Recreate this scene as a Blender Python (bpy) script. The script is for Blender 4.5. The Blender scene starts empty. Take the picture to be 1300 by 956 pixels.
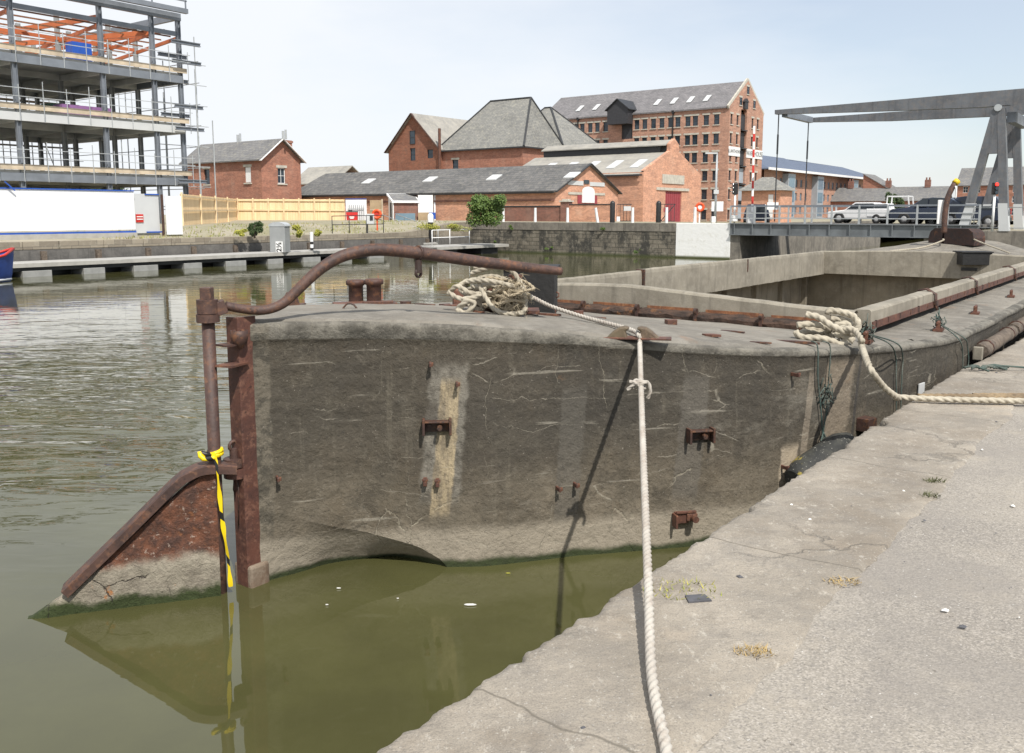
import bpy, bmesh, math, random
from mathutils import Vector, Matrix, noise
R=math.radians
sc=bpy.context.scene
col=sc.collection
random.seed(7)
# ---------------------------------------------------------------- camera
EYE=1.6; FPX=1150.; PX0=650.; PY0=433.5; TILT=math.atan(162.5/FPX)
cd=bpy.data.cameras.new('camera'); cam=bpy.data.objects.new('camera',cd); col.objects.link(cam)
cam.location=(0,0,EYE); cam.rotation_euler=(math.pi/2-TILT,0,0)
cd.sensor_width=36; cd.lens=FPX/1300*36; cd.shift_y=-44.5/1300; cd.clip_start=.05; cd.clip_end=3000
sc.camera=cam
# ---------------------------------------------------------------- sun and sky
SUN=Vector((.30,-.72,1.0)).normalized()
el=math.asin(SUN.z); az=math.atan2(SUN.x,SUN.y)
sd=bpy.data.lights.new('sun','SUN'); sd.energy=4.2; sd.angle=R(.6); sd.color=(1,.955,.88)
so=bpy.data.objects.new('sun',sd); col.objects.link(so); so.rotation_euler=SUN.to_track_quat('Z','Y').to_euler(); so.location=(5,-10,20)
w=bpy.data.worlds.new('World'); sc.world=w; w.use_nodes=True
nt=w.node_tree; nt.nodes.clear(); L=nt.links
def nn(t): return nt.nodes.new(t)
out=nn('ShaderNodeOutputWorld'); bg=nn('ShaderNodeBackground'); L.new(bg.outputs[0],out.inputs[0])
sky=nn('ShaderNodeTexSky'); sky.sky_type='NISHITA'; sky.sun_disc=False; sky.sun_elevation=el; sky.sun_rotation=az; sky.dust_density=1.0; sky.air_density=1.0
tc=nn('ShaderNodeTexCoord'); mp=nn('ShaderNodeMapping'); mp.inputs['Scale'].default_value=(1.0,1.0,3.2); mp.inputs['Location'].default_value=(.3,.1,.2)
L.new(tc.outputs['Generated'],mp.inputs[0])
nz=nn('ShaderNodeTexNoise'); nz.inputs['Scale'].default_value=1.7; nz.inputs['Detail'].default_value=7; nz.inputs['Roughness'].default_value=.52; L.new(mp.outputs[0],nz.inputs[0])
sx=nn('ShaderNodeSeparateXYZ'); L.new(tc.outputs['Generated'],sx.inputs[0])
# thin white cloud, thicker to the left and thinning to blue on the right and overhead
m1=nn('ShaderNodeMath'); m1.operation='MULTIPLY_ADD'; L.new(sx.outputs['X'],m1.inputs[0]); m1.inputs[1].default_value=-.42; L.new(nz.outputs[0],m1.inputs[2])
m2=nn('ShaderNodeMath'); m2.operation='MULTIPLY_ADD'; L.new(sx.outputs['Z'],m2.inputs[0]); m2.inputs[1].default_value=-.12; L.new(m1.outputs[0],m2.inputs[2])
rp=nn('ShaderNodeValToRGB'); rp.color_ramp.elements[0].position=.22; rp.color_ramp.elements[1].position=.60
rp.color_ramp.elements[0].color=(.42,.42,.42,1); rp.color_ramp.elements[1].color=(.97,.97,.97,1); L.new(m2.outputs[0],rp.inputs[0])
sm=nn('ShaderNodeVectorMath'); sm.operation='SCALE'; sm.inputs['Scale'].default_value=1.15; L.new(sky.outputs[0],sm.inputs[0])
mx=nn('ShaderNodeMix'); mx.data_type='RGBA'; L.new(rp.outputs[0],mx.inputs[0]); L.new(sm.outputs[0],mx.inputs[6]); mx.inputs[7].default_value=(7.7,7.95,8.3,1)
L.new(mx.outputs[2],bg.inputs[0]); bg.inputs[1].default_value=.1
vs=sc.view_settings; vs.view_transform='Standard'; vs.look='None'; vs.exposure=0.30; vs.gamma=1.0; vs.use_curve_mapping=False
sc.render.resolution_x=1024; sc.render.resolution_y=753
# ---------------------------------------------------------------- frames of the place
PHI=R(36.8); D1=Vector((math.sin(PHI),math.cos(PHI),0)); NV=Vector((-D1.y,D1.x,0)); D2=-NV
ROT2=math.atan2(D2.y,D2.x)           # local x runs along D2 (towards the right and nearer), local y along D1
ROT1=math.atan2(D1.y,D1.x)           # local x runs along D1 (down the dock), local y to the left
def AN(A,n,z=0): return D1*A+NV*n+Vector((0,0,z))
def ray(u,v):
    a=(u-PX0)/FPX; b=-(v-PY0)/FPX
    return Vector((a,math.cos(TILT)+b*math.sin(TILT),-math.sin(TILT)+b*math.cos(TILT)))
def gp(u,v,z): r=ray(u,v); return Vector((0,0,EYE))+r*((z-EYE)/r.z)
def dp(u,v,Y): r=ray(u,v); return Vector((0,0,EYE))+r*(Y/r.y)
def hp(u,Y,z):                          # point at column u (near the horizon), distance Y, height z
    r=ray(u,271); return Vector((r.x/r.y*Y,Y,z))
def onplane(u,v,p,nrm):
    r=ray(u,v); o=Vector((0,0,EYE)); return o+r*((p-o).dot(nrm)/r.dot(nrm))
# ---------------------------------------------------------------- material helper
class NT:
    def __init__(s,name):
        s.m=bpy.data.materials.new(name); s.m.use_nodes=True; s.t=s.m.node_tree; s.t.nodes.clear()
        s.o=s.n('ShaderNodeOutputMaterial'); s.b=s.n('ShaderNodeBsdfPrincipled'); s.l(s.b.outputs[0],s.o.inputs[0])
        s.tc=s.n('ShaderNodeTexCoord'); s.obj=s.tc.outputs['Object']
    def n(s,t): return s.t.nodes.new(t)
    def l(s,a,b): s.t.links.new(a,b)
    def put(s,sock,v):
        if hasattr(v,'is_linked') or isinstance(v,bpy.types.NodeSocket): s.l(v,sock)
        else:
            if isinstance(v,(tuple,list)) and len(v)==3 and sock.type=='RGBA': v=(*v,1)
            sock.default_value=v
    def map(s,scale,loc=(0,0,0),rot=(0,0,0),src=None):
        m=s.n('ShaderNodeMapping'); m.inputs['Scale'].default_value=scale; m.inputs['Location'].default_value=loc; m.inputs['Rotation'].default_value=rot
        s.l(src or s.obj,m.inputs[0]); return m.outputs[0]
    def noise(s,scale,detail=4,rough=.55,src=None,dist=0,sc=None,col=False):
        k=s.n('ShaderNodeTexNoise'); k.inputs['Scale'].default_value=scale; k.inputs['Detail'].default_value=detail; k.inputs['Roughness'].default_value=rough; k.inputs['Distortion'].default_value=dist
        s.l(s.map(sc,src=src) if sc else (src or s.obj),k.inputs[0]); return k.outputs[1 if col else 0]
    def vor(s,scale,feat='F1',src=None,sc=None,out=0,rnd=1):
        k=s.n('ShaderNodeTexVoronoi'); k.feature=feat; k.inputs['Scale'].default_value=scale; k.inputs['Randomness'].default_value=rnd
        s.l(s.map(sc,src=src) if sc else (src or s.obj),k.inputs[0]); return k.outputs[out]
    def ramp(s,f,a,b,ca=0.,cb=1.):      # remap range a..b to ca..cb, clamped, smooth
        k=s.n('ShaderNodeMapRange'); k.interpolation_type='SMOOTHSTEP'; s.put(k.inputs[0],f)
        k.inputs[1].default_value=a; k.inputs[2].default_value=b; k.inputs[3].default_value=ca; k.inputs[4].default_value=cb; return k.outputs[0]
    def mix(s,f,a,b,mode='MIX'):
        k=s.n('ShaderNodeMix'); k.data_type='RGBA'; k.blend_type=mode; s.put(k.inputs[0],f); s.put(k.inputs[6],a); s.put(k.inputs[7],b); return k.outputs[2]
    def math(s,op,a,b=0.,c=None):
        k=s.n('ShaderNodeMath'); k.operation=op; s.put(k.inputs[0],a); s.put(k.inputs[1],b)
        if c is not None: s.put(k.inputs[2],c)
        return k.outputs[0]
    def xyz(s,src=None):
        k=s.n('ShaderNodeSeparateXYZ'); s.l(src or s.obj,k.inputs[0]); return k.outputs
    def comb(s,x,y,z):
        k=s.n('ShaderNodeCombineXYZ'); s.put(k.inputs[0],x); s.put(k.inputs[1],y); s.put(k.inputs[2],z); return k.outputs[0]
    def bump(s,h,strength=.5,dist=.01,prev=None):
        k=s.n('ShaderNodeBump'); k.inputs['Strength'].default_value=strength; k.inputs['Distance'].default_value=dist; s.l(h,k.inputs['Height'])
        if prev is not None: s.l(prev,k.inputs['Normal'])
        return k.outputs[0]
    def fin(s,c,rough=.8,nrm=None,metal=0.,**kw):
        s.put(s.b.inputs['Base Color'],c); s.put(s.b.inputs['Roughness'],rough); s.b.inputs['Metallic'].default_value=metal
        if nrm is not None: s.l(nrm,s.b.inputs['Normal'])
        for k,v in kw.items(): s.put(s.b.inputs[k.replace('_',' ')],v)
        return s.m
M={}
def plain(name,c,rough=.6,var=.18,scale=4,metal=0.,bump=.15,c2=None):
    t=NT(name); a=t.noise(scale,5); c2=c2 or tuple(x*(1-var*1.6) for x in c)
    cc=t.mix(t.ramp(a,.3,.7),c,c2); M[name]=t.fin(cc,rough,t.bump(t.noise(scale*9,4),bump,.004),metal); return M[name]
plain('white paint',(.80,.80,.79),.5,.06); plain('dark metal',(.035,.037,.04),.5,.2); plain('grey steel',(.20,.22,.25),.45,.15,1.2)
plain('galvanised',(.42,.44,.45),.4,.12,2); plain('black paint',(.012,.012,.013),.42,.2,6,c2=(.022,.02,.019)); plain('orange steel',(.48,.13,.045),.5,.15,1)
plain('red plastic',(.6,.03,.03),.4,.1); plain('orange plastic',(.72,.09,.02),.4,.1); plain('white concrete',(.40,.385,.35),.85,.12,3); plain('blue paint',(.02,.09,.42),.4,.1)
plain('boat blue',(.03,.07,.28),.3,.15); plain('grey slab',(.52,.52,.49),.85,.15,.8); plain('board',(.60,.50,.37),.8,.2,1.5); plain('plywood',(.42,.31,.19),.8,.15,1.5)
plain('maroon door',(.30,.05,.06),.6,.1); plain('stone trim',(.52,.49,.42),.8,.15,3); plain('dark roof trim',(.04,.04,.045),.6,.2); plain('stem green',(.09,.10,.03),.7,.2)
plain('tyre rubber',(.016,.016,.016),.75,.2,8); plain('car navy',(.02,.028,.05),.22,.05); plain('car white',(.72,.72,.72),.25,.03); plain('wheel rim',(.4,.4,.4),.35,.1)
plain('cabinet grey',(.30,.31,.31),.5,.08,2); plain('silver cladding',(.36,.40,.44),.45,.1,.6); plain('purple tarp',(.25,.12,.28),.6,.1); plain('green tarp',(.04,.10,.07),.6,.1)
plain('light grey panel',(.55,.56,.56),.6,.05,1); plain('hoarding white',(.80,.80,.81),.45,.03,1,bump=.03); plain('frp grey',(.30,.30,.285),.6,.12,3); plain('red paint',(.55,.03,.02),.45,.1)
plain('bark',(.09,.07,.05),.9,.3,6); plain('rock chip',(.10,.10,.11),.8,.2,20); plain('dry straw',(.45,.33,.15),.9,.25,12); plain('pale litter',(.75,.74,.70),.7,.05)
def glass(name,c=(.02,.03,.04),r=.08):
    t=NT(name); M[name]=t.fin(t.mix(t.noise(1.5,2),c,tuple(x*2 for x in c)),r)
glass('dark glass'); glass('blue glass',(.10,.15,.19),.12); glass('car glass',(.012,.016,.02),.05)
def lampmat(name,c,e):
    t=NT(name); M[name]=t.fin(c,.4,Emission_Color=(*c,1),Emission_Strength=e)
lampmat('red lamp',(1,.03,.02),2.2)
def brick(name,c1,c2,mortar,scale=1.,dirt=.5):
    t=NT(name); x,y,z=t.xyz()
    v=t.comb(t.math('ADD',x,y),z,0.)
    k=t.n('ShaderNodeTexBrick'); k.inputs['Scale'].default_value=scale; k.inputs['Brick Width'].default_value=.23; k.inputs['Row Height'].default_value=.078; k.inputs['Mortar Size'].default_value=.009
    t.put(k.inputs['Color1'],tuple(a*1.22 for a in c1)); t.put(k.inputs['Color2'],tuple(a*.72 for a in c2)); t.put(k.inputs['Mortar'],mortar); t.l(v,k.inputs[0])
    big=t.ramp(t.noise(.35,5,.6),.35,.7); st=t.ramp(t.noise(1.2,5,.65,sc=(1,1,.35)),.45,.75)
    c=t.mix(t.math('MULTIPLY',big,dirt*.55),k.outputs[0],tuple(a*.55 for a in c2)); c=t.mix(t.math('MULTIPLY',st,dirt*.45),c,tuple(a*1.35 for a in mortar))
    c=t.mix(.35,c,t.mix(t.noise(7,3),tuple(a*1.25 for a in c1),tuple(a*.65 for a in c2)))
    pt=t.n('ShaderNodeTexBrick'); pt.inputs['Scale'].default_value=1; pt.inputs['Brick Width'].default_value=.92; pt.inputs['Row Height'].default_value=.234; pt.inputs['Mortar Size'].default_value=0; t.put(pt.inputs['Color1'],(1.14,1.12,1.1)); t.put(pt.inputs['Color2'],(.82,.82,.84)); t.l(v,pt.inputs[0])
    c=t.mix(.8,c,pt.outputs[0],'MULTIPLY'); c=t.mix(t.math('MULTIPLY',t.ramp(t.noise(.8,6,.7),.55,.75),.5*dirt+.15),c,tuple(a*1.15 for a in mortar)); c=t.mix(t.math('MULTIPLY',t.ramp(t.noise(1.9,6,.7,sc=(1,1,.5)),.58,.72),.5),c,tuple(a*.5 for a in c2))
    M[name]=t.fin(c,.88,t.bump(k.outputs[1],-.4,.01))
brick('red brick',(.36,.145,.09),(.28,.105,.07),(.36,.28,.22),1,.5); brick('orange brick',(.58,.29,.18),(.49,.225,.14),(.54,.42,.33),1,.3)
brick('brown brick',(.27,.10,.055),(.20,.075,.045),(.22,.16,.12),1,.7); brick('wall brick',(.25,.10,.07),(.19,.09,.07),(.25,.2,.16),1,.8)
brick('warehouse brick',(.45,.24,.165),(.36,.175,.12),(.44,.35,.28),1,.5)
def roof(name,c1,c2,lichen=None,rowh=.28,wid=.5,corr=0,dirt=.5):
    t=NT(name); x,y,z=t.xyz()
    if corr:
        k=t.n('ShaderNodeTexWave'); k.bands_direction='X'; k.inputs['Scale'].default_value=corr; k.inputs['Distortion'].default_value=.3; t.l(t.obj,k.inputs[0]); h=k.outputs[1]
        c=t.mix(t.ramp(t.noise(1.1,6,.7,sc=(.5,1,1)),.3,.7),c1,c2); c=t.mix(t.math('MULTIPLY',h,.25),c,tuple(a*.7 for a in c1))
    else:
        k=t.n('ShaderNodeTexBrick'); k.inputs['Scale'].default_value=1; k.inputs['Brick Width'].default_value=wid; k.inputs['Row Height'].default_value=rowh*.7; k.inputs['Mortar Size'].default_value=.012
        t.put(k.inputs['Color1'],c1); t.put(k.inputs['Color2'],c2); t.put(k.inputs['Mortar'],tuple(a*.5 for a in c2)); t.l(t.comb(t.math('ADD',x,t.math('MULTIPLY',y,.35)),z,0.),k.inputs[0]); c=k.outputs[0]; h=k.outputs[1]
    c=t.mix(t.math('MULTIPLY',t.ramp(t.noise(.5,6,.65),.4,.75),dirt),c,tuple(a*.55 for a in c2))
    c=t.mix(t.math('MULTIPLY',t.ramp(t.noise(2.6,6,.75),.48,.7),.55),c,lichen or tuple(a*1.5 for a in c1))
    M[name]=t.fin(c,.85,t.bump(h,.3,.02))
roof('slate roof',(.20,.195,.19),(.15,.15,.155),(.30,.28,.22)); roof('mossy slate',(.25,.245,.225),(.19,.19,.18),(.38,.36,.29)); roof('old slate',(.15,.145,.14),(.10,.10,.10),(.27,.25,.21),dirt=.7)
roof('asbestos roof',(.36,.34,.30),(.27,.26,.24),(.42,.39,.31),corr=3.2); roof('purple slate',(.205,.195,.20),(.15,.145,.15),(.27,.25,.24),dirt=.5); roof('blue slate',(.12,.15,.21),(.10,.125,.18),(.16,.18,.23),dirt=.15)
def rust(name,c1=(.14,.058,.036),c2=(.07,.033,.025),c3=(.22,.10,.055),s=1.):
    t=NT(name); a=t.ramp(t.noise(5*s,7,.65),.35,.68); b=t.ramp(t.noise(17*s,7,.75),.50,.64)
    c=t.mix(a,c1,c2); c=t.mix(t.math('MULTIPLY',b,.8),c,c3); c=t.mix(t.math('MULTIPLY',t.ramp(t.noise(31*s,6,.75),.56,.66),.7),c,tuple(x*.4 for x in c2)); c=t.mix(t.math('MULTIPLY',t.ramp(t.noise(3.1*s,6,.7),.58,.70),.5),c,(.26,.10,.035)); c=t.mix(t.math('MULTIPLY',t.ramp(t.noise(2.2*s,3,.5,sc=(1,1,.3)),.5,.8),.4),c,tuple(x*.6 for x in c2))
    bp=t.bump(t.noise(60*s,6,.7),.5,.004,t.bump(t.vor(26*s),.35,.004)); M[name]=t.fin(c,t.ramp(b,0,1,.62,.85),bp)
rust('rust'); rust('smooth rust',(.088,.046,.035),(.045,.026,.022),(.17,.085,.05)); rust('dark rust',(.075,.035,.026),(.035,.022,.018),(.17,.075,.035)); rust('orange rust',(.26,.105,.045),(.12,.05,.028),(.34,.17,.08))
rust('red rust',(.115,.046,.031),(.062,.028,.022),(.18,.085,.055))
def conc(name,c,dark,light,s=1.,streak=.4,rough=.9,grit=.35):
    t=NT(name); a=t.ramp(t.noise(1.3*s,8,.62),.32,.68); b=t.ramp(t.noise(5.5*s,8,.7),.42,.7); g=t.noise(90*s,4,.7)
    cc=t.mix(a,c,dark); cc=t.mix(t.math('MULTIPLY',b,.5),cc,light); cc=t.mix(t.math('MULTIPLY',t.ramp(t.noise(2.5*s,5,.6,sc=(3,3,.25)),.5,.72),streak),cc,tuple(x*.6 for x in dark))
    cc=t.mix(t.math('MULTIPLY',t.ramp(g,.35,.65),grit),cc,tuple(x*.6 for x in c)); M[name]=t.fin(cc,rough,t.bump(g,.5,.004,t.bump(t.noise(12*s,6,.6),.4,.012)))
conc('coaming concrete',(.30,.27,.215),(.19,.17,.135),(.38,.35,.29),1.,.55); conc('hold concrete',(.27,.235,.175),(.15,.13,.10),(.34,.31,.25),.7,.7); conc('bank wall',(.24,.215,.18),(.12,.11,.095),(.33,.30,.25),.6,.7)
conc('grey timber',(.15,.142,.13),(.085,.08,.075),(.20,.185,.165),1.2,.6); conc('old timber',(.15,.115,.085),(.05,.038,.03),(.28,.23,.18),2.5,.5); conc('pale concrete',(.42,.41,.385),(.33,.32,.30),(.50,.49,.46),.6,.2)
conc('bitumen',(.014,.0135,.013),(.009,.009,.009),(.024,.022,.02),1.5,.3,.6)
# ---------------------------------------------------------------- mesh builder
class MB:
    def __init__(s): s.v=[]; s.f=[]; s.mi=[]; s.cur=0; s.sm=[]; s.smooth=False
    def add(s,vs,fs,T=None):
        b=len(s.v); s.v+= [tuple((T@Vector(p)) if T else p) for p in vs]
        for f in fs: s.f.append([b+i for i in f]); s.mi.append(s.cur); s.sm.append(s.smooth)
    def box(s,c,d,T=None,rz=0,tap=1.):
        x,y,z=[a/2 for a in d]; m=Matrix.Translation(c)@Matrix.Rotation(rz,4,'Z')
        if T: m=T@m
        vs=[(a*x*(tap if g>0 else 1),b*y*(tap if g>0 else 1),g*z) for g in (-1,1) for a,b in ((-1,-1),(1,-1),(1,1),(-1,1))]
        s.add(vs,[(3,2,1,0),(4,5,6,7),(0,1,5,4),(1,2,6,5),(2,3,7,6),(3,0,4,7)],m)
    def bar(s,a,b,w,h=None,up=(0,0,1)):
        a=Vector(a);b=Vector(b);h=h or w; d=(b-a); ln=d.length; d.normalize(); u=Vector(up)
        if abs(d.dot(u))>.98: u=Vector((0,1,0))
        x=d.cross(u).normalized(); y=x.cross(d)
        vs=[p+x*(i*w/2)+y*(j*h/2) for p in (a,b) for i,j in ((-1,-1),(1,-1),(1,1),(-1,1))]
        s.add([tuple(p) for p in vs],[(0,1,2,3),(7,6,5,4),(4,5,1,0),(5,6,2,1),(6,7,3,2),(7,4,0,3)])
    def tube(s,pts,r,n=8,cap=True,rs=None,fn=None):
        pts=[Vector(p) for p in pts]; N=len(pts); t0=(pts[1]-pts[0]).normalized(); u=Vector((0,0,1)) if abs(t0.z)<.9 else Vector((1,0,0)); nx=t0.cross(u).normalized(); b=len(s.v); dist=0
        for i,p in enumerate(pts):
            t=(pts[min(i+1,N-1)]-pts[max(i-1,0)]).normalized(); nx=(nx-t*nx.dot(t)).normalized(); ny=t.cross(nx)
            if i: dist+=(p-pts[i-1]).length
            rr=rs[i] if rs else r
            for k in range(n):
                a=2*math.pi*k/n; q=rr*(fn(a,dist) if fn else 1); s.v.append(tuple(p+nx*(math.cos(a)*q)+ny*(math.sin(a)*q)))
        for i in range(N-1):
            for k in range(n):
                s.f.append([b+i*n+k,b+i*n+(k+1)%n,b+(i+1)*n+(k+1)%n,b+(i+1)*n+k]); s.mi.append(s.cur); s.sm.append(True)
        if cap:
            s.f.append([b+k for k in range(n)][::-1]); s.mi.append(s.cur); s.sm.append(False); s.f.append([b+(N-1)*n+k for k in range(n)]); s.mi.append(s.cur); s.sm.append(False)
    def prism(s,poly,z0,z1,T=None):      # poly in xy, extruded z
        n=len(poly); vs=[(x,y,z0) for x,y in poly]+[(x,y,z1) for x,y in poly]
        s.add(vs,[tuple(range(n))[::-1],tuple(range(n,2*n))]+[(i,(i+1)%n,n+(i+1)%n,n+i) for i in range(n)],T)
    def prismy(s,poly,y0,y1,T=None):     # poly in xz, extruded y
        n=len(poly); vs=[(x,y0,z) for x,z in poly]+[(x,y1,z) for x,z in poly]
        s.add(vs,[tuple(range(n)),tuple(range(n,2*n))[::-1]]+[((i+1)%n,i,n+i,n+(i+1)%n) for i in range(n)],T)
    def prismx(s,poly,x0,x1,T=None):     # poly in yz, extruded x
        n=len(poly); vs=[(x0,y,z) for y,z in poly]+[(x1,y,z) for y,z in poly]
        s.add(vs,[tuple(range(n))[::-1],tuple(range(n,2*n))]+[(i,(i+1)%n,n+(i+1)%n,n+i) for i in range(n)],T)
    def cyl(s,c,r,h,n=16,T=None,r2=None):
        r2=r if r2 is None else r2; vs=[]; x,y,z=c
        for zz,rr in ((z,r),(z+h,r2)):
            vs+=[(x+rr*math.cos(2*math.pi*k/n),y+rr*math.sin(2*math.pi*k/n),zz) for k in range(n)]
        s.add(vs,[tuple(range(n))[::-1],tuple(range(n,2*n))],T)
        sm=s.smooth; s.smooth=True; s.add(vs,[(k,(k+1)%n,n+(k+1)%n,n+k) for k in range(n)],T); s.smooth=sm
    def lathe(s,prof,n=20,T=None):
        vs=[(r*math.cos(2*math.pi*k/n),r*math.sin(2*math.pi*k/n),z) for r,z in prof for k in range(n)]
        sm=s.smooth; s.smooth=True; s.add(vs,[(i*n+k,i*n+(k+1)%n,(i+1)*n+(k+1)%n,(i+1)*n+k) for i in range(len(prof)-1) for k in range(n)],T); s.smooth=sm
    def grid(s,rows):                   # list of rows of points
        nr=len(rows); nc=len(rows[0]); s.add([tuple(p) for r in rows for p in r],[(i*nc+j,i*nc+j+1,(i+1)*nc+j+1,(i+1)*nc+j) for i in range(nr-1) for j in range(nc-1)])
    def build(s,name,mat,parent=None,loc=None,rz=0,bevel=0,fix=True):
        me=bpy.data.meshes.new(name); me.from_pydata(s.v,[],s.f)
        for m in (mat if isinstance(mat,(list,tuple)) else [mat]): me.materials.append(M[m])
        me.polygons.foreach_set('material_index',s.mi); me.polygons.foreach_set('use_smooth',s.sm)
        if fix:
            bm=bmesh.new(); bm.from_mesh(me); bmesh.ops.recalc_face_normals(bm,faces=bm.faces[:]); bm.to_mesh(me); bm.free()
        me.update(); o=bpy.data.objects.new(name,me); col.objects.link(o)
        if parent is not None: o.parent=parent
        if loc is not None: o.location=loc
        if rz: o.rotation_euler[2]=rz
        if bevel:
            b=o.modifiers.new('bevel','BEVEL'); b.width=bevel; b.segments=2; b.limit_method='ANGLE'; b.angle_limit=R(35)
        return o
def tag(o,label,cat,group=None,kind=None):
    o['label']=label; o['category']=cat
    if group: o['group']=group
    if kind: o['kind']=kind
    return o
def thing(name,loc,rz,label,cat,group=None):
    o=bpy.data.objects.new(name,None); o.empty_display_size=.2; col.objects.link(o); o.location=loc; o.rotation_euler[2]=rz; return tag(o,label,cat,group)
def kids(o): return [c for c in bpy.data.objects if c.parent is o]
def copy_tree(o,parent=None):
    c=o.copy(); col.objects.link(c); c.parent=parent
    for ch in kids(o): copy_tree(ch,c)
    return c
def spline(pts,step=.02,closed=False):
    P=[Vector(p) for p in pts]; out=[]; n=len(P)
    for i in range(n if closed else n-1):
        if closed: a,b,c,d=P[(i-1)%n],P[i],P[(i+1)%n],P[(i+2)%n]
        else: a,b,c,d=P[max(i-1,0)],P[i],P[i+1],P[min(i+2,n-1)]
        k=max(2,int((c-b).length/step))
        for j in range(k):
            t=j/k; out.append(.5*((2*b)+(c-a)*t+(2*a-5*b+4*c-d)*t*t+(3*b-a-3*c+d)*t**3))
    if not closed: out.append(P[-1])
    return out
def rope(mb,pts,r,step=None,n=12,pitch=None):
    pitch=pitch or r*9; step=step or r*.55; n=21 if r>.012 else n
    mb.tube(spline(pts,step),r,n,fn=lambda a,d:.50+.58*abs(math.cos(1.5*(a-2*math.pi*d/pitch)))**.7)
def interp(tab,x):
    if x<=tab[0][0]: return tab[0][1:]
    for p,q in zip(tab,tab[1:]):
        if x<=q[0]:
            t=(x-p[0])/(q[0]-p[0]); return tuple(a+(b-a)*t for a,b in zip(p[1:],q[1:]))
    return tab[-1][1:]
def text_mesh(mb,txt,size,T,depth=.01,bold=0):
    cu=bpy.data.curves.new('lettering','FONT'); cu.body=txt; cu.size=size; cu.align_x='CENTER'; cu.align_y='CENTER'; cu.extrude=depth/2; cu.offset=bold
    ob=bpy.data.objects.new('lettering',cu); col.objects.link(ob); dg=bpy.context.evaluated_depsgraph_get(); me=ob.evaluated_get(dg).to_mesh()
    mb.add([tuple(v.co) for v in me.vertices],[tuple(p.vertices) for p in me.polygons],T); ob.evaluated_get(dg).to_mesh_clear(); bpy.data.objects.remove(ob); bpy.data.curves.remove(cu)
# ================================================================ GROUND AND WATER
WZ=-1.1
t=NT('water')
x,y,z=t.xyz()
dx=t.math('SUBTRACT',x,.5); dy=t.math('SUBTRACT',y,4.6); dist=t.math('SQRT',t.math('ADD',t.math('MULTIPLY',dx,dx),t.math('MULTIPLY',dy,dy)))
calm=t.math('MULTIPLY',t.ramp(dist,3.2,9.5,.04,1.),t.ramp(dist,10,26,1.15,.13))
wa=t.noise(1.05,2,.45,sc=(.62,1.5,1),dist=.8); wb=t.noise(3.6,2,.5,sc=(.55,1.6,1),dist=.6); wc=t.noise(.30,2,.5,sc=(.5,1,1))
h=t.math('ADD',t.math('MULTIPLY',wa,1.0),t.math('MULTIPLY',wb,.20)); patch=t.ramp(wc,.35,.62,.5,1.)
h=t.math('MULTIPLY',h,t.math('MULTIPLY',calm,patch))
murk=t.mix(t.ramp(t.noise(.8,5,.6),.3,.7),(.074,.073,.028),(.057,.056,.022))
M['water']=t.fin(murk,.02,t.bump(h,1.,.062),IOR=1.5)
mb=MB(); mb.grid([[(-900,-60,WZ),(900,-60,WZ)],[(-900,900,WZ),(900,900,WZ)]]); o=mb.build('water','water',fix=False); o['kind']='structure'
def smooth(a,b,x): t=max(0,min(1,(x-a)/(b-a))); return t*t*(3-2*t)
def farH(A,n):
    left=.33+(.57)*smooth(43.3,47.5,n)-.2*smooth(56,75,n)
    r=1.0-.5*smooth(58,100,A)
    return left+(r-left)*smooth(43.5,50.5,A)
t=NT('far ground'); a=t.ramp(t.noise(.5,6,.65),.35,.65); b=t.noise(6,5,.7)
c=t.mix(a,(.33,.295,.23),(.22,.205,.12)); c=t.mix(t.math('MULTIPLY',t.ramp(b,.4,.7),.5),c,(.36,.32,.23)); M['far ground']=t.fin(c,.95,t.bump(b,.6,.05))
def landgrid(As,ns,H):
    mb=MB(); mb.grid([[AN(A,n,H(A,n)) for n in ns] for A in As]); return mb
g1=landgrid([-60,-20,0,20,30,40,43.5,45,46.5,48,49.5,51.05],[42.05,43,43.3,44,45,46,47,47.5,52,60,75,100,200,700],farH)
for o in [g1]:
    m2=landgrid([51.05,53,56,60,70,80,90,100,140,250,900],[22.0,26,30,35,39,42.05,43,43.3,44,45,46,47,47.5,52,60,75,100,200,700],farH); g1.v+=[]; b=len(g1.v); g1.v+=m2.v; g1.f+=[[b+i for i in f] for f in m2.f]; g1.mi+=m2.mi; g1.sm+=m2.sm
m2=landgrid([51.05,60,100,900],[-700,-100,0,11.3],lambda A,n:.75); b=len(g1.v); g1.v+=m2.v; g1.f+=[[b+i for i in f] for f in m2.f]; g1.mi+=m2.mi; g1.sm+=m2.sm
m2=landgrid([250,900],[11.3,22.0],lambda A,n:.5); b=len(g1.v); g1.v+=m2.v; g1.f+=[[b+i for i in f] for f in m2.f]; g1.mi+=m2.mi; g1.sm+=m2.sm
o=g1.build('ground','far ground',fix=False); o['kind']='structure'
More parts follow.
